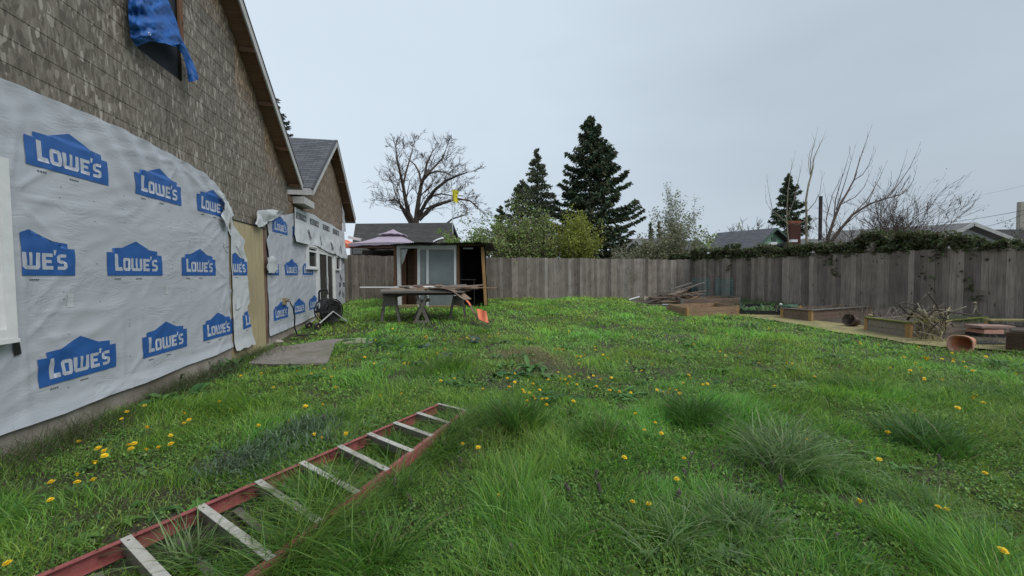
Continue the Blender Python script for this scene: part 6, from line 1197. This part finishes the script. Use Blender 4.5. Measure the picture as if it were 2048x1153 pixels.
# low leafy cover: clover, chickweed
def cover(n, y0, y1, power, sz):
    X, Y = scatter(n, y0, y1, power); den = vnoise(X, Y, 1.7, 31) * .55 + vnoise(X, Y, 5, 32) * .45; w_ = bare(X, Y); keep = allowed(X, Y) & (RS.rand(n) < ss((den - .25) * 2.4)) & (RS.rand(n) > w_); X, Y, den = X[keep], Y[keep], den[keep]; n = len(X)
    Z = g(X, Y) + RS.uniform(.005, .035, n) + .045 * den * RS.rand(n); S_ = sz * RS.uniform(.5, 1.3, n) * (1 + np.clip(Y - 2.5, 0, 20) * .2); az = RS.uniform(0, 6.283, n); tl = RS.normal(size=(n, 2)) * .45
    a = np.stack([np.cos(az), np.sin(az), tl[:, 0]], 1) * S_[:, None]; b_ = np.stack([-np.sin(az), np.cos(az), tl[:, 1]], 1) * S_[:, None] * .75; C_ = np.stack([X, Y, Z], 1)
    V = np.stack([C_ - a * .5, C_ - a * .15 + b_ * .45, C_ + a * .3 + b_ * .38, C_ + a * .5, C_ + a * .3 - b_ * .38, C_ - a * .15 - b_ * .45], 1).reshape(-1, 3)
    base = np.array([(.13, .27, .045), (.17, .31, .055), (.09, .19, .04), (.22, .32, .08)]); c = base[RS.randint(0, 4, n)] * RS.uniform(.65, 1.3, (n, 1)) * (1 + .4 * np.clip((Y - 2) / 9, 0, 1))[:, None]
    return np_mesh('ground_cover', V, np.arange(n * 6).reshape(n, 6), M['leaf'], np.repeat(c, 6, 0), origin=(0, 0, 0))
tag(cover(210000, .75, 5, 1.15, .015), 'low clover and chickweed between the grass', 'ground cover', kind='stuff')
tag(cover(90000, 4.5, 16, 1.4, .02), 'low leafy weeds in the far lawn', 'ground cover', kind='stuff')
# moss, dry thatch on the mound
def fuzz(name, u, v, rx, ry, n, cols, h, lab, cat):
    x, y = Gm(u, v); X = x + RS.normal(size=n) * rx * .5; Y = y + RS.normal(size=n) * ry * .5; k = allowed(X, Y); X, Y = X[k], Y[k]; n = len(X); c = np.array(cols)[RS.randint(0, len(cols), n)] * RS.uniform(.6, 1.3, (n, 1))
    o = blades(name, X, Y, RS.uniform(.5, 1.3, n) * h, np.full(n, .006), RS.uniform(0, 6.28, n), RS.uniform(.2, 1.5, n), RS.uniform(0, 1, n), c, M['grass'], 2); tag(o, lab, cat, kind='stuff')
fuzz('moss', 628, 675, 1.0, .9, 9000, [(.20, .22, .03), (.15, .17, .03), (.24, .22, .05)], .03, 'yellow green moss on the bare ground by the hose reel', 'moss')
fuzz('moss', 690, 655, .8, .6, 4000, [(.20, .22, .03), (.15, .17, .03)], .03, 'thin moss patch right of the hose reel', 'moss')
fuzz('dry_grass', 1052, 712, 1.0, .9, 6500, [(.34, .31, .14), (.24, .24, .09), (.42, .37, .20)], .08, 'dry yellowed grass on the low mound', 'dry grass')
fuzz('dry_grass', 240, 1000, .9, .7, 2600, [(.10, .13, .035), (.16, .15, .06), (.07, .09, .03)], .05, 'thin mossy dry grass left of the ladder', 'dry grass')
fuzz('dry_grass', 1760, 684, 1.8, .5, 2500, [(.24, .21, .10), (.13, .16, .05)], .06, 'dry grass fringe along the garden path', 'dry grass')
# dark weeds and dead stems along the foot of the wall
n = 9000; s_ = RS.uniform(-1.2, 4.8, n); o_ = np.abs(RS.normal(size=n)) * .26 + .09; X = W0[0] + DV[0] * s_ + NV[0] * o_; Y = W0[1] + DV[1] * s_ + NV[1] * o_; k = vnoise(X, Y, 2.4, 77) + .25 > RS.rand(n); X, Y = X[k], Y[k]; n = len(X)
c = np.array([(.07, .12, .035), (.09, .15, .04), (.16, .13, .08), (.11, .09, .06), (.06, .10, .035)])[RS.randint(0, 5, n)] * RS.uniform(.6, 1.2, (n, 1))
tag(blades('weeds', X, Y, RS.uniform(.05, .26, n) * (.4 + vnoise(X, Y, 1.8, 41)), np.full(n, .005), RS.uniform(0, 6.28, n), RS.uniform(.1, .9, n), RS.uniform(0, .6, n), c, M['grass'], 3), 'dark straggly weeds and dead stems along the foot of the wrapped wall', 'weeds', kind='stuff')
# ---- big grass tufts, each a thing
def tuft(u, v, R_, H, n, label, cols=None, curl=.8, seed=0, grp='tall grass tufts in the lawn', wd=.0105, name='grass_tuft', lean=.45):
    x, y = Gm(u, v); a = RS.uniform(0, 6.283, n); r = R_ * np.sqrt(RS.rand(n)); jit = RS.normal(size=(5, 2)) * R_ * .3; jj = RS.randint(0, 5, n); X = x + np.cos(a) * r * .45 + jit[jj, 0]; Y = y + np.sin(a) * r * .45 + jit[jj, 1]; hj = RS.uniform(.8, 1.15, 5)[jj]; H = H * hj; c = np.array(cols or [(.10, .24, .03), (.13, .27, .04), (.08, .19, .035), (.17, .30, .06)])[RS.randint(0, len(cols or [0] * 4), n)] * RS.uniform(.65, 1.3, (n, 1))
    d = RS.rand(n) < .04; c[d] = (.28, .25, .13); o = blades(name, X, Y, H * RS.uniform(.55, 1.15, n), wd * RS.uniform(.6, 1.3, n), a + RS.normal(size=n) * 1.0 + RS.normal(size=5)[jj] * .5, lean * r / R_ + RS.uniform(0, .2, n), RS.uniform(.2, 1, n) * curl, c, M['grass'], 5)
    z = gz(x, y); o.data.transform(Matrix.Translation((-x, -y, -z))); o.location = (x, y, z); return tag(o, label, 'grass', grp)
PALE = [(.14, .26, .07), (.20, .31, .11), (.10, .20, .05), (.25, .34, .16)]
DK = [(.055, .15, .025), (.075, .19, .03), (.10, .23, .045)]
for a in ((1028, 870, .28, .36, 900, 'tall dense dark green tuft just right of the far end of the ladder', DK, .45), (1385, 850, .34, .34, 900, 'tall dark tuft right of the small bare patch', DK, .6), (1580, 935, .42, .34, 800, 'broad pale tuft spreading its arching blades outward', PALE, 1.0), (1870, 905, .40, .28, 800, 'wide dark tuft toward the right edge under three dandelions', DK, .8), (650, 1010, .2, .30, 420, 'grass tuft growing up between the ladder steps', None, .8), (905, 735, .5, .22, 900, 'bright raised tuft in the mid lawn by the mound', None, .6),
          (1210, 880, .3, .22, 500, 'soft mid green tuft below the small bare patch', None, .8), (1700, 780, .45, .20, 800, 'low bushy tuft in the right part of the lawn', None, .9), (940, 880, .25, .22, 420, 'tuft of pale blades leaning over the far right rail of the ladder', PALE, 1.0), (730, 1140, .2, .30, 300, 'bright blades rising in front of the right rail at the bottom edge', None, .9), (380, 1140, .14, .28, 140, 'long thin blades inside the nearest ladder bay', PALE, .9), (120, 1120, .16, .10, 120, 'small tuft at the bottom left corner beside the ladder rail', None, .9),
          (800, 900, .2, .22, 300, 'tuft between the middle ladder steps', None, .8), (1480, 1060, .22, .22, 380, 'loose tuft with long drooping blades near the bottom centre right', PALE, 1.1), (650, 840, .35, .16, 500, 'soft tuft left of the ladder beside the grey thistle', None, .9), (1950, 800, .5, .22, 800, 'shaggy tuft at the right edge below the garden path', None, .9), (1100, 1090, .2, .2, 260, 'short tuft at the bottom centre of the lawn', None, .9), (1880, 1040, .25, .16, 400, 'flattened tuft in the lower right lawn', PALE, 1.2)):
    tuft(*a[:6], a[6], a[7])
tuft(600, 1110, .16, .26, 150, 'blades leaning across the right ladder rail near the bottom', None, .8); tuft(870, 920, .2, .2, 260, 'tuft swallowing the far right rail of the ladder', None, .9); tuft(1180, 960, .3, .12, 320, 'short bright tuft in the near centre lawn', None, .9); tuft(1330, 1090, .25, .2, 260, 'long blades bending over at the bottom right centre', PALE, 1.1)
SX, SY = scatter(620, .9, 15, 1.15); kk = allowed(SX, SY) & (bare(SX, SY) < .4); SX, SY = SX[kk], SY[kk]; m_ = 55
cx_ = np.repeat(SX, m_); cy_ = np.repeat(SY, m_); n = len(cx_); a = RS.uniform(0, 6.28, n); r = np.repeat(RS.uniform(.05, .14, len(SX)), m_) * np.sqrt(RS.rand(n)); hh = np.repeat(RS.uniform(.10, .24, len(SX)), m_) * RS.uniform(.5, 1.1, n); tone = np.repeat(RS.uniform(.7, 1.35, (len(SX), 1)), m_, 0)
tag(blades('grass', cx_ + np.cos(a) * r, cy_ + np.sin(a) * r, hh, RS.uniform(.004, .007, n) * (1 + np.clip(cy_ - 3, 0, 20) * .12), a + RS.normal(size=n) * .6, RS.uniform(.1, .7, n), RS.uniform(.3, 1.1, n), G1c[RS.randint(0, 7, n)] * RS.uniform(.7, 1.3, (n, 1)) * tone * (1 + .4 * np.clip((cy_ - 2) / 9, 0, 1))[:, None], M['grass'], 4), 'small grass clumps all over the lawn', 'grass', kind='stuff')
# grass standing along and over the ladder rails
def rail_grass(u0, v0, u1, v1, n, H, sp, label):
    a, b_ = Gm(u0, v0), Gm(u1, v1); k = RS.rand(n); c_ = vnoise(k * 9, k * 0, 1.3, 91); X = a[0] + (b_[0] - a[0]) * k + RS.normal(size=n) * sp; Y = a[1] + (b_[1] - a[1]) * k + RS.normal(size=n) * sp
    tag(blades('grass', X, Y, H * RS.uniform(.4, 1.2, n) * (.4 + c_), RS.uniform(.004, .009, n), RS.uniform(0, 6.28, n), RS.uniform(.1, .7, n), RS.uniform(.3, 1.1, n), G1c[RS.randint(0, 7, n)] * RS.uniform(.7, 1.2, (n, 1)), M['grass'], 4), label, 'grass', kind='stuff')
rail_grass(945, 845, 560, 1190, 3400, .24, .05, 'grass standing along the right ladder rail'); rail_grass(860, 850, 500, 1060, 1000, .16, .10, 'grass growing up inside the ladder'); rail_grass(870, 825, 150, 1150, 500, .11, .05, 'short grass along the left ladder rail'); rail_grass(655, 1060, 530, 1180, 1500, .28, .07, 'long grass hiding the lower end of the right ladder rail')
# ---- broad leaved weeds
def leafblade(mb, base, az, L, W, rise, droop, lob=0):
    d = Vector((math.cos(az), math.sin(az), 0)); s = Vector((-d.y, d.x, 0)); P = []; n = 8
    for i in range(n + 1):
        t = i / n; w_ = W * math.sin(math.pi * min(1, t * .92 + .05)) ** .7 * (1 + lob * (1 if i % 2 else -1)); c_ = base + d * L * t * (1 - .15 * t) + Vector((0, 0, L * (rise * t - droop * t * t)))
        P.append([c_ - s * w_ / 2 + Vector((0, 0, .12 * w_)), c_, c_ + s * w_ / 2 + Vector((0, 0, .12 * w_))])
    mb.grid(P)
def weed(u, v, n, L, W, rise, droop, cols, label, name='weed_plant', lob=0, layers=1, cat='weed', spread=.02, grp=None):
    x, y = Gm(u, v); p = Vector((x, y, gz(x, y))); mb = MB()
    for i in range(n):
        mb.col(tuple(np.array(random.choice(cols)) * random.uniform(.75, 1.25))); q = p + Vector((random.gauss(0, spread), random.gauss(0, spread), random.uniform(0, .03 * layers))); leafblade(mb, q, random.uniform(0, 6.28), L * random.uniform(.6, 1.15), W * random.uniform(.7, 1.2), rise * random.uniform(.4, 1.4), droop * random.uniform(.6, 1.3), lob)
    return tag(mb.build(name, M['leaf'], origin=p), label, cat, grp)
DG = [(.06, .16, .045), (.08, .19, .055), (.05, .13, .04)]; BG = [(.10, .24, .06), (.13, .27, .08)]; GG = [(.10, .16, .12), (.08, .13, .10), (.13, .19, .15)]
random.seed(31)
weed(370, 800, 26, .34, .10, .55, .5, DG + BG, 'large leafy dock plant against the wall, left of the big board', spread=.10); weed(430, 760, 20, .28, .06, .6, .5, DG, 'leafy weed between the dock plant and the wall foot', spread=.1); weed(585, 742, 22, .20, .09, .5, .5, DG, 'round leafed weed at the front edge of the big board', spread=.08)
weed(455, 740, 30, .30, .04, .9, .6, DG, 'bushy dark weed at the corner of the cream siding', spread=.12, lob=.3); weed(330, 775, 26, .28, .035, .9, .7, DG, 'dark feathery weed against the foot of the wrap', spread=.12, lob=.3)
weed(785, 690, 60, .34, .05, .8, .6, DG, 'dark spiky thistle clump beside the pale slabs', 'thistle', .35, spread=.22); weed(820, 700, 40, .28, .05, .7, .6, DG, 'second dark weed merging right of the thistle clump', 'thistle', .35, spread=.2)
weed(850, 700, 14, .22, .08, .8, .5, GG, 'grey green upright leaves left of the bright tuft', spread=.05); weed(885, 715, 12, .22, .09, .5, .5, GG, 'broad dull leaves at the foot of the bright tuft', spread=.06); weed(950, 690, 8, .26, .08, .9, .5, GG, 'pale broad leaf standing by the top of the mound', spread=.03)
weed(1020, 755, 12, .30, .12, .3, .4, DG, 'broad flat dock leaves below the mound', spread=.06); weed(1060, 740, 16, .32, .08, .6, .5, BG, 'long dock leaves on the right flank of the mound', spread=.08); weed(1095, 800, 24, .22, .06, .5, .5, DG, 'leafy dandelion rosette in the flowering patch', spread=.1, lob=.25); weed(1240, 795, 26, .22, .05, .4, .4, BG, 'flat rosette just behind the small bare patch', spread=.08, lob=.25)
weed(930, 770, 18, .24, .06, .4, .4, DG, 'dark rosette in the hollow before the bright tuft', spread=.12); weed(1005, 735, 10, .2, .08, .5, .4, BG, 'small leafy weed left of the mound slope', spread=.05)
def thistle(u, v, R_, n, label):
    x, y = Gm(u, v); X = x + RS.normal(size=n) * R_ * .45; Y = y + RS.normal(size=n) * R_ * .35; P = []; A = []; mb = MB()
    for i in range(n):
        mb.col(tuple(np.array(random.choice([(.12, .19, .11), (.085, .14, .075), (.16, .23, .14), (.07, .11, .06)])) * random.uniform(.7, 1.15))); q = Vector((X[i], Y[i], gz(X[i], Y[i]) + random.uniform(0, .13) * math.exp(-((X[i] - x) / R_) ** 2))); leafblade(mb, q, random.uniform(0, 6.28), random.uniform(.03, .085), random.uniform(.005, .011), random.uniform(.3, 1.6), .5, .5)
    return tag(mb.build('thistle', M['leaf'], origin=(x, y, gz(x, y))), label, 'weed')
thistle(600, 880, .55, 1900, 'low grey green feathery thistle mat left of the middle of the ladder'); thistle(500, 940, .4, 900, 'grey green thistle mat reaching the left ladder rail')
weed(740, 850, 20, .12, .05, .5, .5, BG, 'small weed behind the left ladder rail', spread=.1)
for (u, v, lb) in ((1495, 655, 'fern like weed at the edge of the garden path'), (1530, 645, 'leafy weed where the path meets the lawn'), (1665, 690, 'ragged clump at the left end of the low bed'), (2010, 735, 'tall leafy weed patch below the woven planter'), (1040, 715, 'scruffy weed on top of the mound')): weed(u, v, 16, .25, .05, .7, .5, BG, lb, spread=.1)
# scattered broad leaved rosettes and lobed leaves mixed through the whole lawn
def rosettes(n0, y0, y1, L0, name_lab):
    X, Y = scatter(n0, y0, y1, 1.2); k = allowed(X, Y) & (bare(X, Y) < .75); X, Y = X[k], Y[k]; m = 11; n = len(X) * m; X = np.repeat(X, m) + RS.normal(size=n) * .012; Y = np.repeat(Y, m) + RS.normal(size=n) * .012
    sz = np.repeat(RS.uniform(.5, 1.4, n // m), m); up = np.repeat(RS.uniform(.25, 1.1, n // m), m); ton = np.repeat(np.array([(.10, .24, .05), (.14, .27, .06), (.07, .17, .05), (.16, .26, .10), (.11, .19, .07)])[RS.randint(0, 5, n // m)], m, 0)
    az = RS.uniform(0, 6.28, n); L = L0 * sz * RS.uniform(.6, 1.1, n); W = L * np.repeat(RS.uniform(.16, .42, n // m), m); Z = g(X, Y); dx, dy = np.cos(az), np.sin(az); V = []
    for r in range(6):
        t = r / 5; w_ = W * .5 * math.sin(math.pi * min(1, t * .9 + .07)) ** .8 * (1.15 if r % 2 else .85); o_ = L * t * (1 - .12 * t); h = L * (up * t - (.35 + .5 * up) * t * t) + .012
        for s in (-1, 0, 1): V.append(np.stack([X + dx * o_ - s * dy * w_, Y + dy * o_ + s * dx * w_, Z + h + abs(s) * w_ * .35], 1))
    V = np.stack(V, 1).reshape(-1, 3); b_ = np.arange(n)[:, None] * 18; F = np.concatenate([b_ + np.array([3 * r + s, 3 * r + s + 1, 3 * r + s + 4, 3 * r + s + 3]) for r in range(5) for s in (0, 1)], 0)
    tag(np_mesh('weeds', V, F, M['leaf'], np.repeat(ton * RS.uniform(.75, 1.25, (n, 1)), 18, 0), origin=(0, 0, 0)), name_lab, 'weeds', kind='stuff')
rosettes(900, .85, 6, .085, 'small broad leaved weeds mixed through the near lawn'); rosettes(420, 5, 15, .15, 'broad leaved weeds mixed through the far lawn')
# seedlings in the tray and growth in the beds
random.seed(5)
for i in range(16):
    u = random.uniform(1484, 1556); v = random.uniform(619, 629); weed(u, v, 9, .22, .08, 1.0, .6, [(.09, .2, .05), (.12, .24, .08), (.07, .15, .05)], 'leafy seedling growing in the black edged bed', 'seedling', cat='seedling', grp='seedlings in the black edged bed')
def bedgreen(u, v, y, n, lab, cols, h, rx, zt, ry=.5):
    p = ony(u, v, y); X = p[0] + RS.normal(size=n) * rx * .5; Y = y + RS.normal(size=n) * ry * .5; c = np.array(cols)[RS.randint(0, len(cols), n)] * RS.uniform(.6, 1.2, (n, 1)); tag(blades('weeds', X, Y, RS.uniform(.4, 1.2, n) * h, np.full(n, .012), RS.uniform(0, 6.28, n), RS.uniform(.1, .9, n), RS.uniform(0, .8, n), c, M['grass'], 3, np.full(n, zt)), lab, 'weeds', kind='stuff')
bedgreen(1915, 640, 8.6, 900, 'green weeds in the right end of the low bed', [(.06, .11, .03), (.09, .13, .05)], .12, .9, B4[4] - .04, .5)
bedgreen(1665, 620, 11.2, 400, 'dry stems and weeds in the middle bed', [(.2, .16, .12), (.10, .10, .06), (.3, .26, .2)], .22, 2.2, B3[4] - .05, .5)
bedgreen(1440, 600, 15.5, 900, 'greenery around the wire cages', [(.07, .14, .04), (.10, .16, .06)], .3, 2.2, gz(7.5, 15.5), .7); bedgreen(1530, 600, 14.2, 700, 'green weeds behind the seedling bed', [(.10, .18, .05), (.07, .13, .04)], .3, 2.2, gz(9, 14), .6)
bedgreen(1990, 690, 7.2, 500, 'dead leaves and grass around the woven planter', [(.2, .16, .1), (.10, .14, .05)], .12, 1.2, gz(8.8, 7), .6)
bedgreen(1790, 620, 9.4, 260, 'dry twigs sprouting in the left part of the low bed', [(.22, .18, .15), (.3, .25, .22)], .35, 1.1, B4[4] - .05, .5)

# ---- dandelions
Z5 = [(312, 680), (477, 572), (577, 555), (317, 570), (477, 523), (587, 450), (487, 320), (607, 362), (643, 378), (645, 408), (752, 180), (783, 138), (893, 100), (910, 231), (1055, 282), (980, 355), (905, 370), (810, 365), (795, 340), (828, 333), (1137, 208), (1168, 187), (1140, 143), (1357, 73), (1057, 335), (45, 1072), (1597, 222)]
Z6 = [(112, 222), (405, 102), (511, 90), (300, 197), (457, 275), (655, 272), (505, 295), (866, 35), (996, 25), (1472, 357), (1376, 335), (1600, 655)]
Z7 = [(283, 158), (295, 190), (317, 195), (330, 215), (235, 195), (72, 207), (35, 188), (45, 230), (160, 215), (193, 245), (110, 245), (118, 257), (145, 258), (165, 275), (170, 287), (205, 288), (227, 287), (226, 317), (133, 298), (358, 300), (375, 218), (430, 185), (455, 175), (490, 195), (543, 185), (535, 247), (583, 253), (637, 258), (470, 227), (740, 120), (690, 150), (765, 245), (795, 255), (828, 240), (820, 257), (858, 245), (811, 297), (875, 262), (893, 210), (920, 172), (927, 188), (990, 218), (1010, 215), (1053, 335), (1072, 58), (1100, 82), (1170, 65), (945, 22), (502, 73), (525, 90), (412, 75), (393, 82), (375, 82), (385, 117), (463, 35), (465, 50), (270, 45), (290, 45), (303, 48), (315, 47), (618, 107), (757, 405), (703, 440), (787, 456), (606, 574), (897, 578), (660, 360), (861, 680), (647, 790), (725, 800), (1262, 112), (72, 165), (338, 180), (365, 170)]
Z8 = [(535, 10), (537, 20), (625, 25), (823, 35), (750, 86), (852, 88), (862, 92), (872, 90), (857, 100), (936, 93), (985, 65), (990, 97), (990, 107), (1040, 105), (1052, 132), (1085, 152), (1150, 83), (1298, 167), (807, 115), (830, 137), (780, 147), (837, 155), (683, 135), (848, 187), (850, 195), (940, 195), (598, 200), (315, 180), (180, 113), (205, 116), (118, 226), (1100, 270), (1087, 284), (1138, 306), (1012, 332), (803, 346), (671, 452), (790, 474), (629, 583), (1145, 650), (535, 787), (917, 815), (957, 827), (1233, 1028), (287, 490)]
ZM = [(644, 235), (730, 220), (865, 200), (1155, 197), (1200, 170), (985, 254), (962, 255), (785, 257), (845, 290), (493, 287), (558, 280), (418, 316), (535, 335), (302, 398), (560, 397), (332, 298), (125, 313), (197, 397), (5, 328), (765, 70), (750, 80), (790, 60), (793, 120), (1090, 95), (1095, 105), (1083, 100), (1090, 118), (1275, 108), (1295, 115), (1308, 103), (1328, 104), (1340, 115), (1370, 115), (1195, 113), (1255, 343), (1175, 357), (892, 50), (1430, 62), (1512, 82), (1460, 98), (1563, 345), (1420, 405), (1925, 65), (1680, 107), (1700, 118)]
ZF = [(490, 560), (525, 670), (205, 700), (200, 725), (130, 740), (215, 850), (370, 650), (535, 830), (930, 770), (925, 798), (1135, 825), (1405, 722), (1355, 730), (1550, 750), (1090, 665), (820, 920), (795, 685)]
pts = [(x / 3.09, 780 + y / 3.09) for x, y in Z5] + [(480 + x / 3.09, 780 + y / 3.09) for x, y in Z6] + [(1000 + x / 2.437, 680 + y / 2.437) for x, y in Z7] + [(1500 + x / 2.437, 680 + y / 2.437) for x, y in Z8] + [(480 + x / 2.926, 640 + y / 2.926) for x, y in ZM] + [(1220 + x / 4.876, 500 + y / 4.876) for x, y in ZF]
M['petal'] = simple('dandelion_yellow', (.88, .66, .02), (.82, .52, .012), 60, .6, bump=.0); M['stem'] = simple('flower_stem', (.16, .2, .07), (.12, .12, .05), 20, .6, bump=0)
def head_mesh(seed, R_=.021):
    random.seed(seed); mb = MB()
    for ring_, n, r, z, tilt in ((0, 22, R_, 0, .1), (1, 18, R_ * .78, .003, .35), (2, 12, R_ * .5, .006, .7)):
        for i in range(n):
            a = 2 * math.pi * (i + random.uniform(-.3, .3)) / n; d = Vector((math.cos(a), math.sin(a), 0)); s = Vector((-d.y, d.x, 0)); L = r * random.uniform(.85, 1.1); w_ = R_ * .17; zz = Vector((0, 0, z)); up = Vector((0, 0, L * tilt * random.uniform(.6, 1.2)))
            mb.face([zz - s * w_ * .4, zz + d * L * .8 + up * .8 - s * w_, zz + d * L + up, zz + d * L * .8 + up * .8 + s * w_, zz + s * w_ * .4])
    b = len(mb.v); mb.tube([(0, 0, -.012), (0, 0, -.004), (0, 0, .004)], [.004, .008, .009], 8)
    me = bpy.data.meshes.new('flower_head'); me.from_pydata(mb.v, [], mb.f); me.materials.append(M['petal']); return me
heads = [head_mesh(k) for k in range(4)]
def stem_mesh(h):
    mb = MB(); mb.tube([(.015, .0, -h), (.004, 0, -h * .5), (0, 0, -.008)], [.0022, .002, .0018], 5); me = bpy.data.meshes.new('stem'); me.from_pydata(mb.v, [], mb.f); me.materials.append(M['stem']); return me
stems = [stem_mesh(.10), stem_mesh(.14)]
def zone(u, v):
    if v > 1060: return None
    if u < 480 and v > 770: return ('yellow dandelion among weeds between the wrapped wall and the ladder', 'dandelions between the wall and the ladder')
    if u < 720: return ('yellow dandelion in the grass between the big dark board and the ladder', 'dandelions beyond the ladder on the left')
    if u < 1000: return ('yellow dandelion between the heap of boards and the far ladder end', 'dandelions before the heap of boards')
    if u < 1200 and v < 830: return ('yellow dandelion in bloom in the crowded patch right of the low mound', 'dandelions in the patch by the mound')
    if u < 1480 and v < 830: return ('yellow dandelion on the lawn before the scrap heap and honey coloured bed', 'dandelions in the centre right lawn')
    if v < 780: return ('yellow dandelion in bloom in the lawn along the garden path and beds', 'dandelions along the garden path')
    return ('single yellow dandelion in bloom in the near right half of the lawn', 'dandelions in the near right lawn')
random.seed(77)
special = {0: 'large orange yellow dandelion closest to the bottom left, left of the ladder', 25: 'dandelion cut by the left edge at the very bottom left'}
for i, (u, v) in enumerate(pts):
    h = random.uniform(.07, .13); p = G(u, v)
    for _ in range(3): hz = gz(p[0], p[1]) + h; p = onz(u, v, hz)
    e = bpy.data.objects.new('dandelion', None)
    COL.objects.link(e); e.location = (p[0], p[1], gz(p[0], p[1])); e.empty_display_size = .02
    hd = bpy.data.objects.new('flower_head', heads[i % 4]); COL.objects.link(hd); hd.parent = e; hd.location = (0, 0, h); hd.rotation_euler = (random.gauss(.12, .25), random.gauss(0, .25), random.uniform(0, 6.28)); s = random.uniform(.8, 1.2) * (1.15 if v < 720 else 1); hd.scale = (s, s, s)
    st = bpy.data.objects.new('stem', stems[i % 2]); COL.objects.link(st); st.parent = e; st.location = (0, 0, h); st.rotation_euler = (0, 0, random.uniform(0, 6.28))
    z = zone(u, v)
    if i in special or z is None: tag(e, special.get(i, 'dandelion cut by the bottom edge, nearest in the right lawn'), 'flower')
    else: tag(e, z[0], 'flower', z[1])
# ---- purple dead nettle sprigs
N7 = [(607, 455), (920, 613), (922, 657), (1032, 655), (925, 705), (1195, 570), (1290, 585), (455, 703), (358, 795), (485, 770), (855, 785), (67, 1078), (1310, 650)]; N8 = [(70, 583), (103, 652), (142, 712), (158, 742), (410, 1040), (935, 620)]; N6 = [(118, 838), (772, 820), (733, 855), (905, 935), (1073, 603), (1068, 755), (963, 650), (683, 520), (1370, 500), (540, 215), (595, 150)]
np_ = [(1000 + x / 2.437, 680 + y / 2.437) for x, y in N7] + [(1500 + x / 2.437, 680 + y / 2.437) for x, y in N8] + [(480 + x / 3.09, 780 + y / 3.09) for x, y in N6]
def nettle_mesh():
    random.seed(4); mb = MB()
    for k in range(5):
        for j in range(4):
            mb.col(tuple(np.array((.13, .09, .09) if k > 2 else (.09, .12, .06)) * random.uniform(.7, 1.3))); leafblade(mb, Vector((0, 0, .018 * k + .02)), j * 1.57 + k * .8, .022 - .0025 * k, .016 - .001 * k, .3, .9)
    for j in range(12): mb.col((.26, .18, .22)); a = random.uniform(0, 6.28); leafblade(mb, Vector((0, 0, random.uniform(.06, .095))), a, .014, .006, 1.2, .1)
    me = bpy.data.meshes.new('x'); me.from_pydata(mb.v, [], mb.f); c = np.ones((len(mb.v), 4), np.float32)
    for i, q in mb.cc: c[i:, :3] = q
    me.color_attributes.new('Col', 'FLOAT_COLOR', 'POINT').data.foreach_set('color', c.ravel()); me.materials.append(M['leaf']); return me
nm = nettle_mesh()
for i, (u, v) in enumerate(np_):
    p = G(u, v + 4); o = bpy.data.objects.new('dead_nettle', nm); COL.objects.link(o); o.location = (p[0], p[1], gz(p[0], p[1])); o.rotation_euler = (random.gauss(0, .2), random.gauss(0, .2), random.uniform(0, 6)); s = random.uniform(.9, 1.4); o.scale = (s, s, s); tag(o, 'small purple topped dead nettle sprig in the near lawn', 'flower', 'dead nettle sprigs in the lawn')
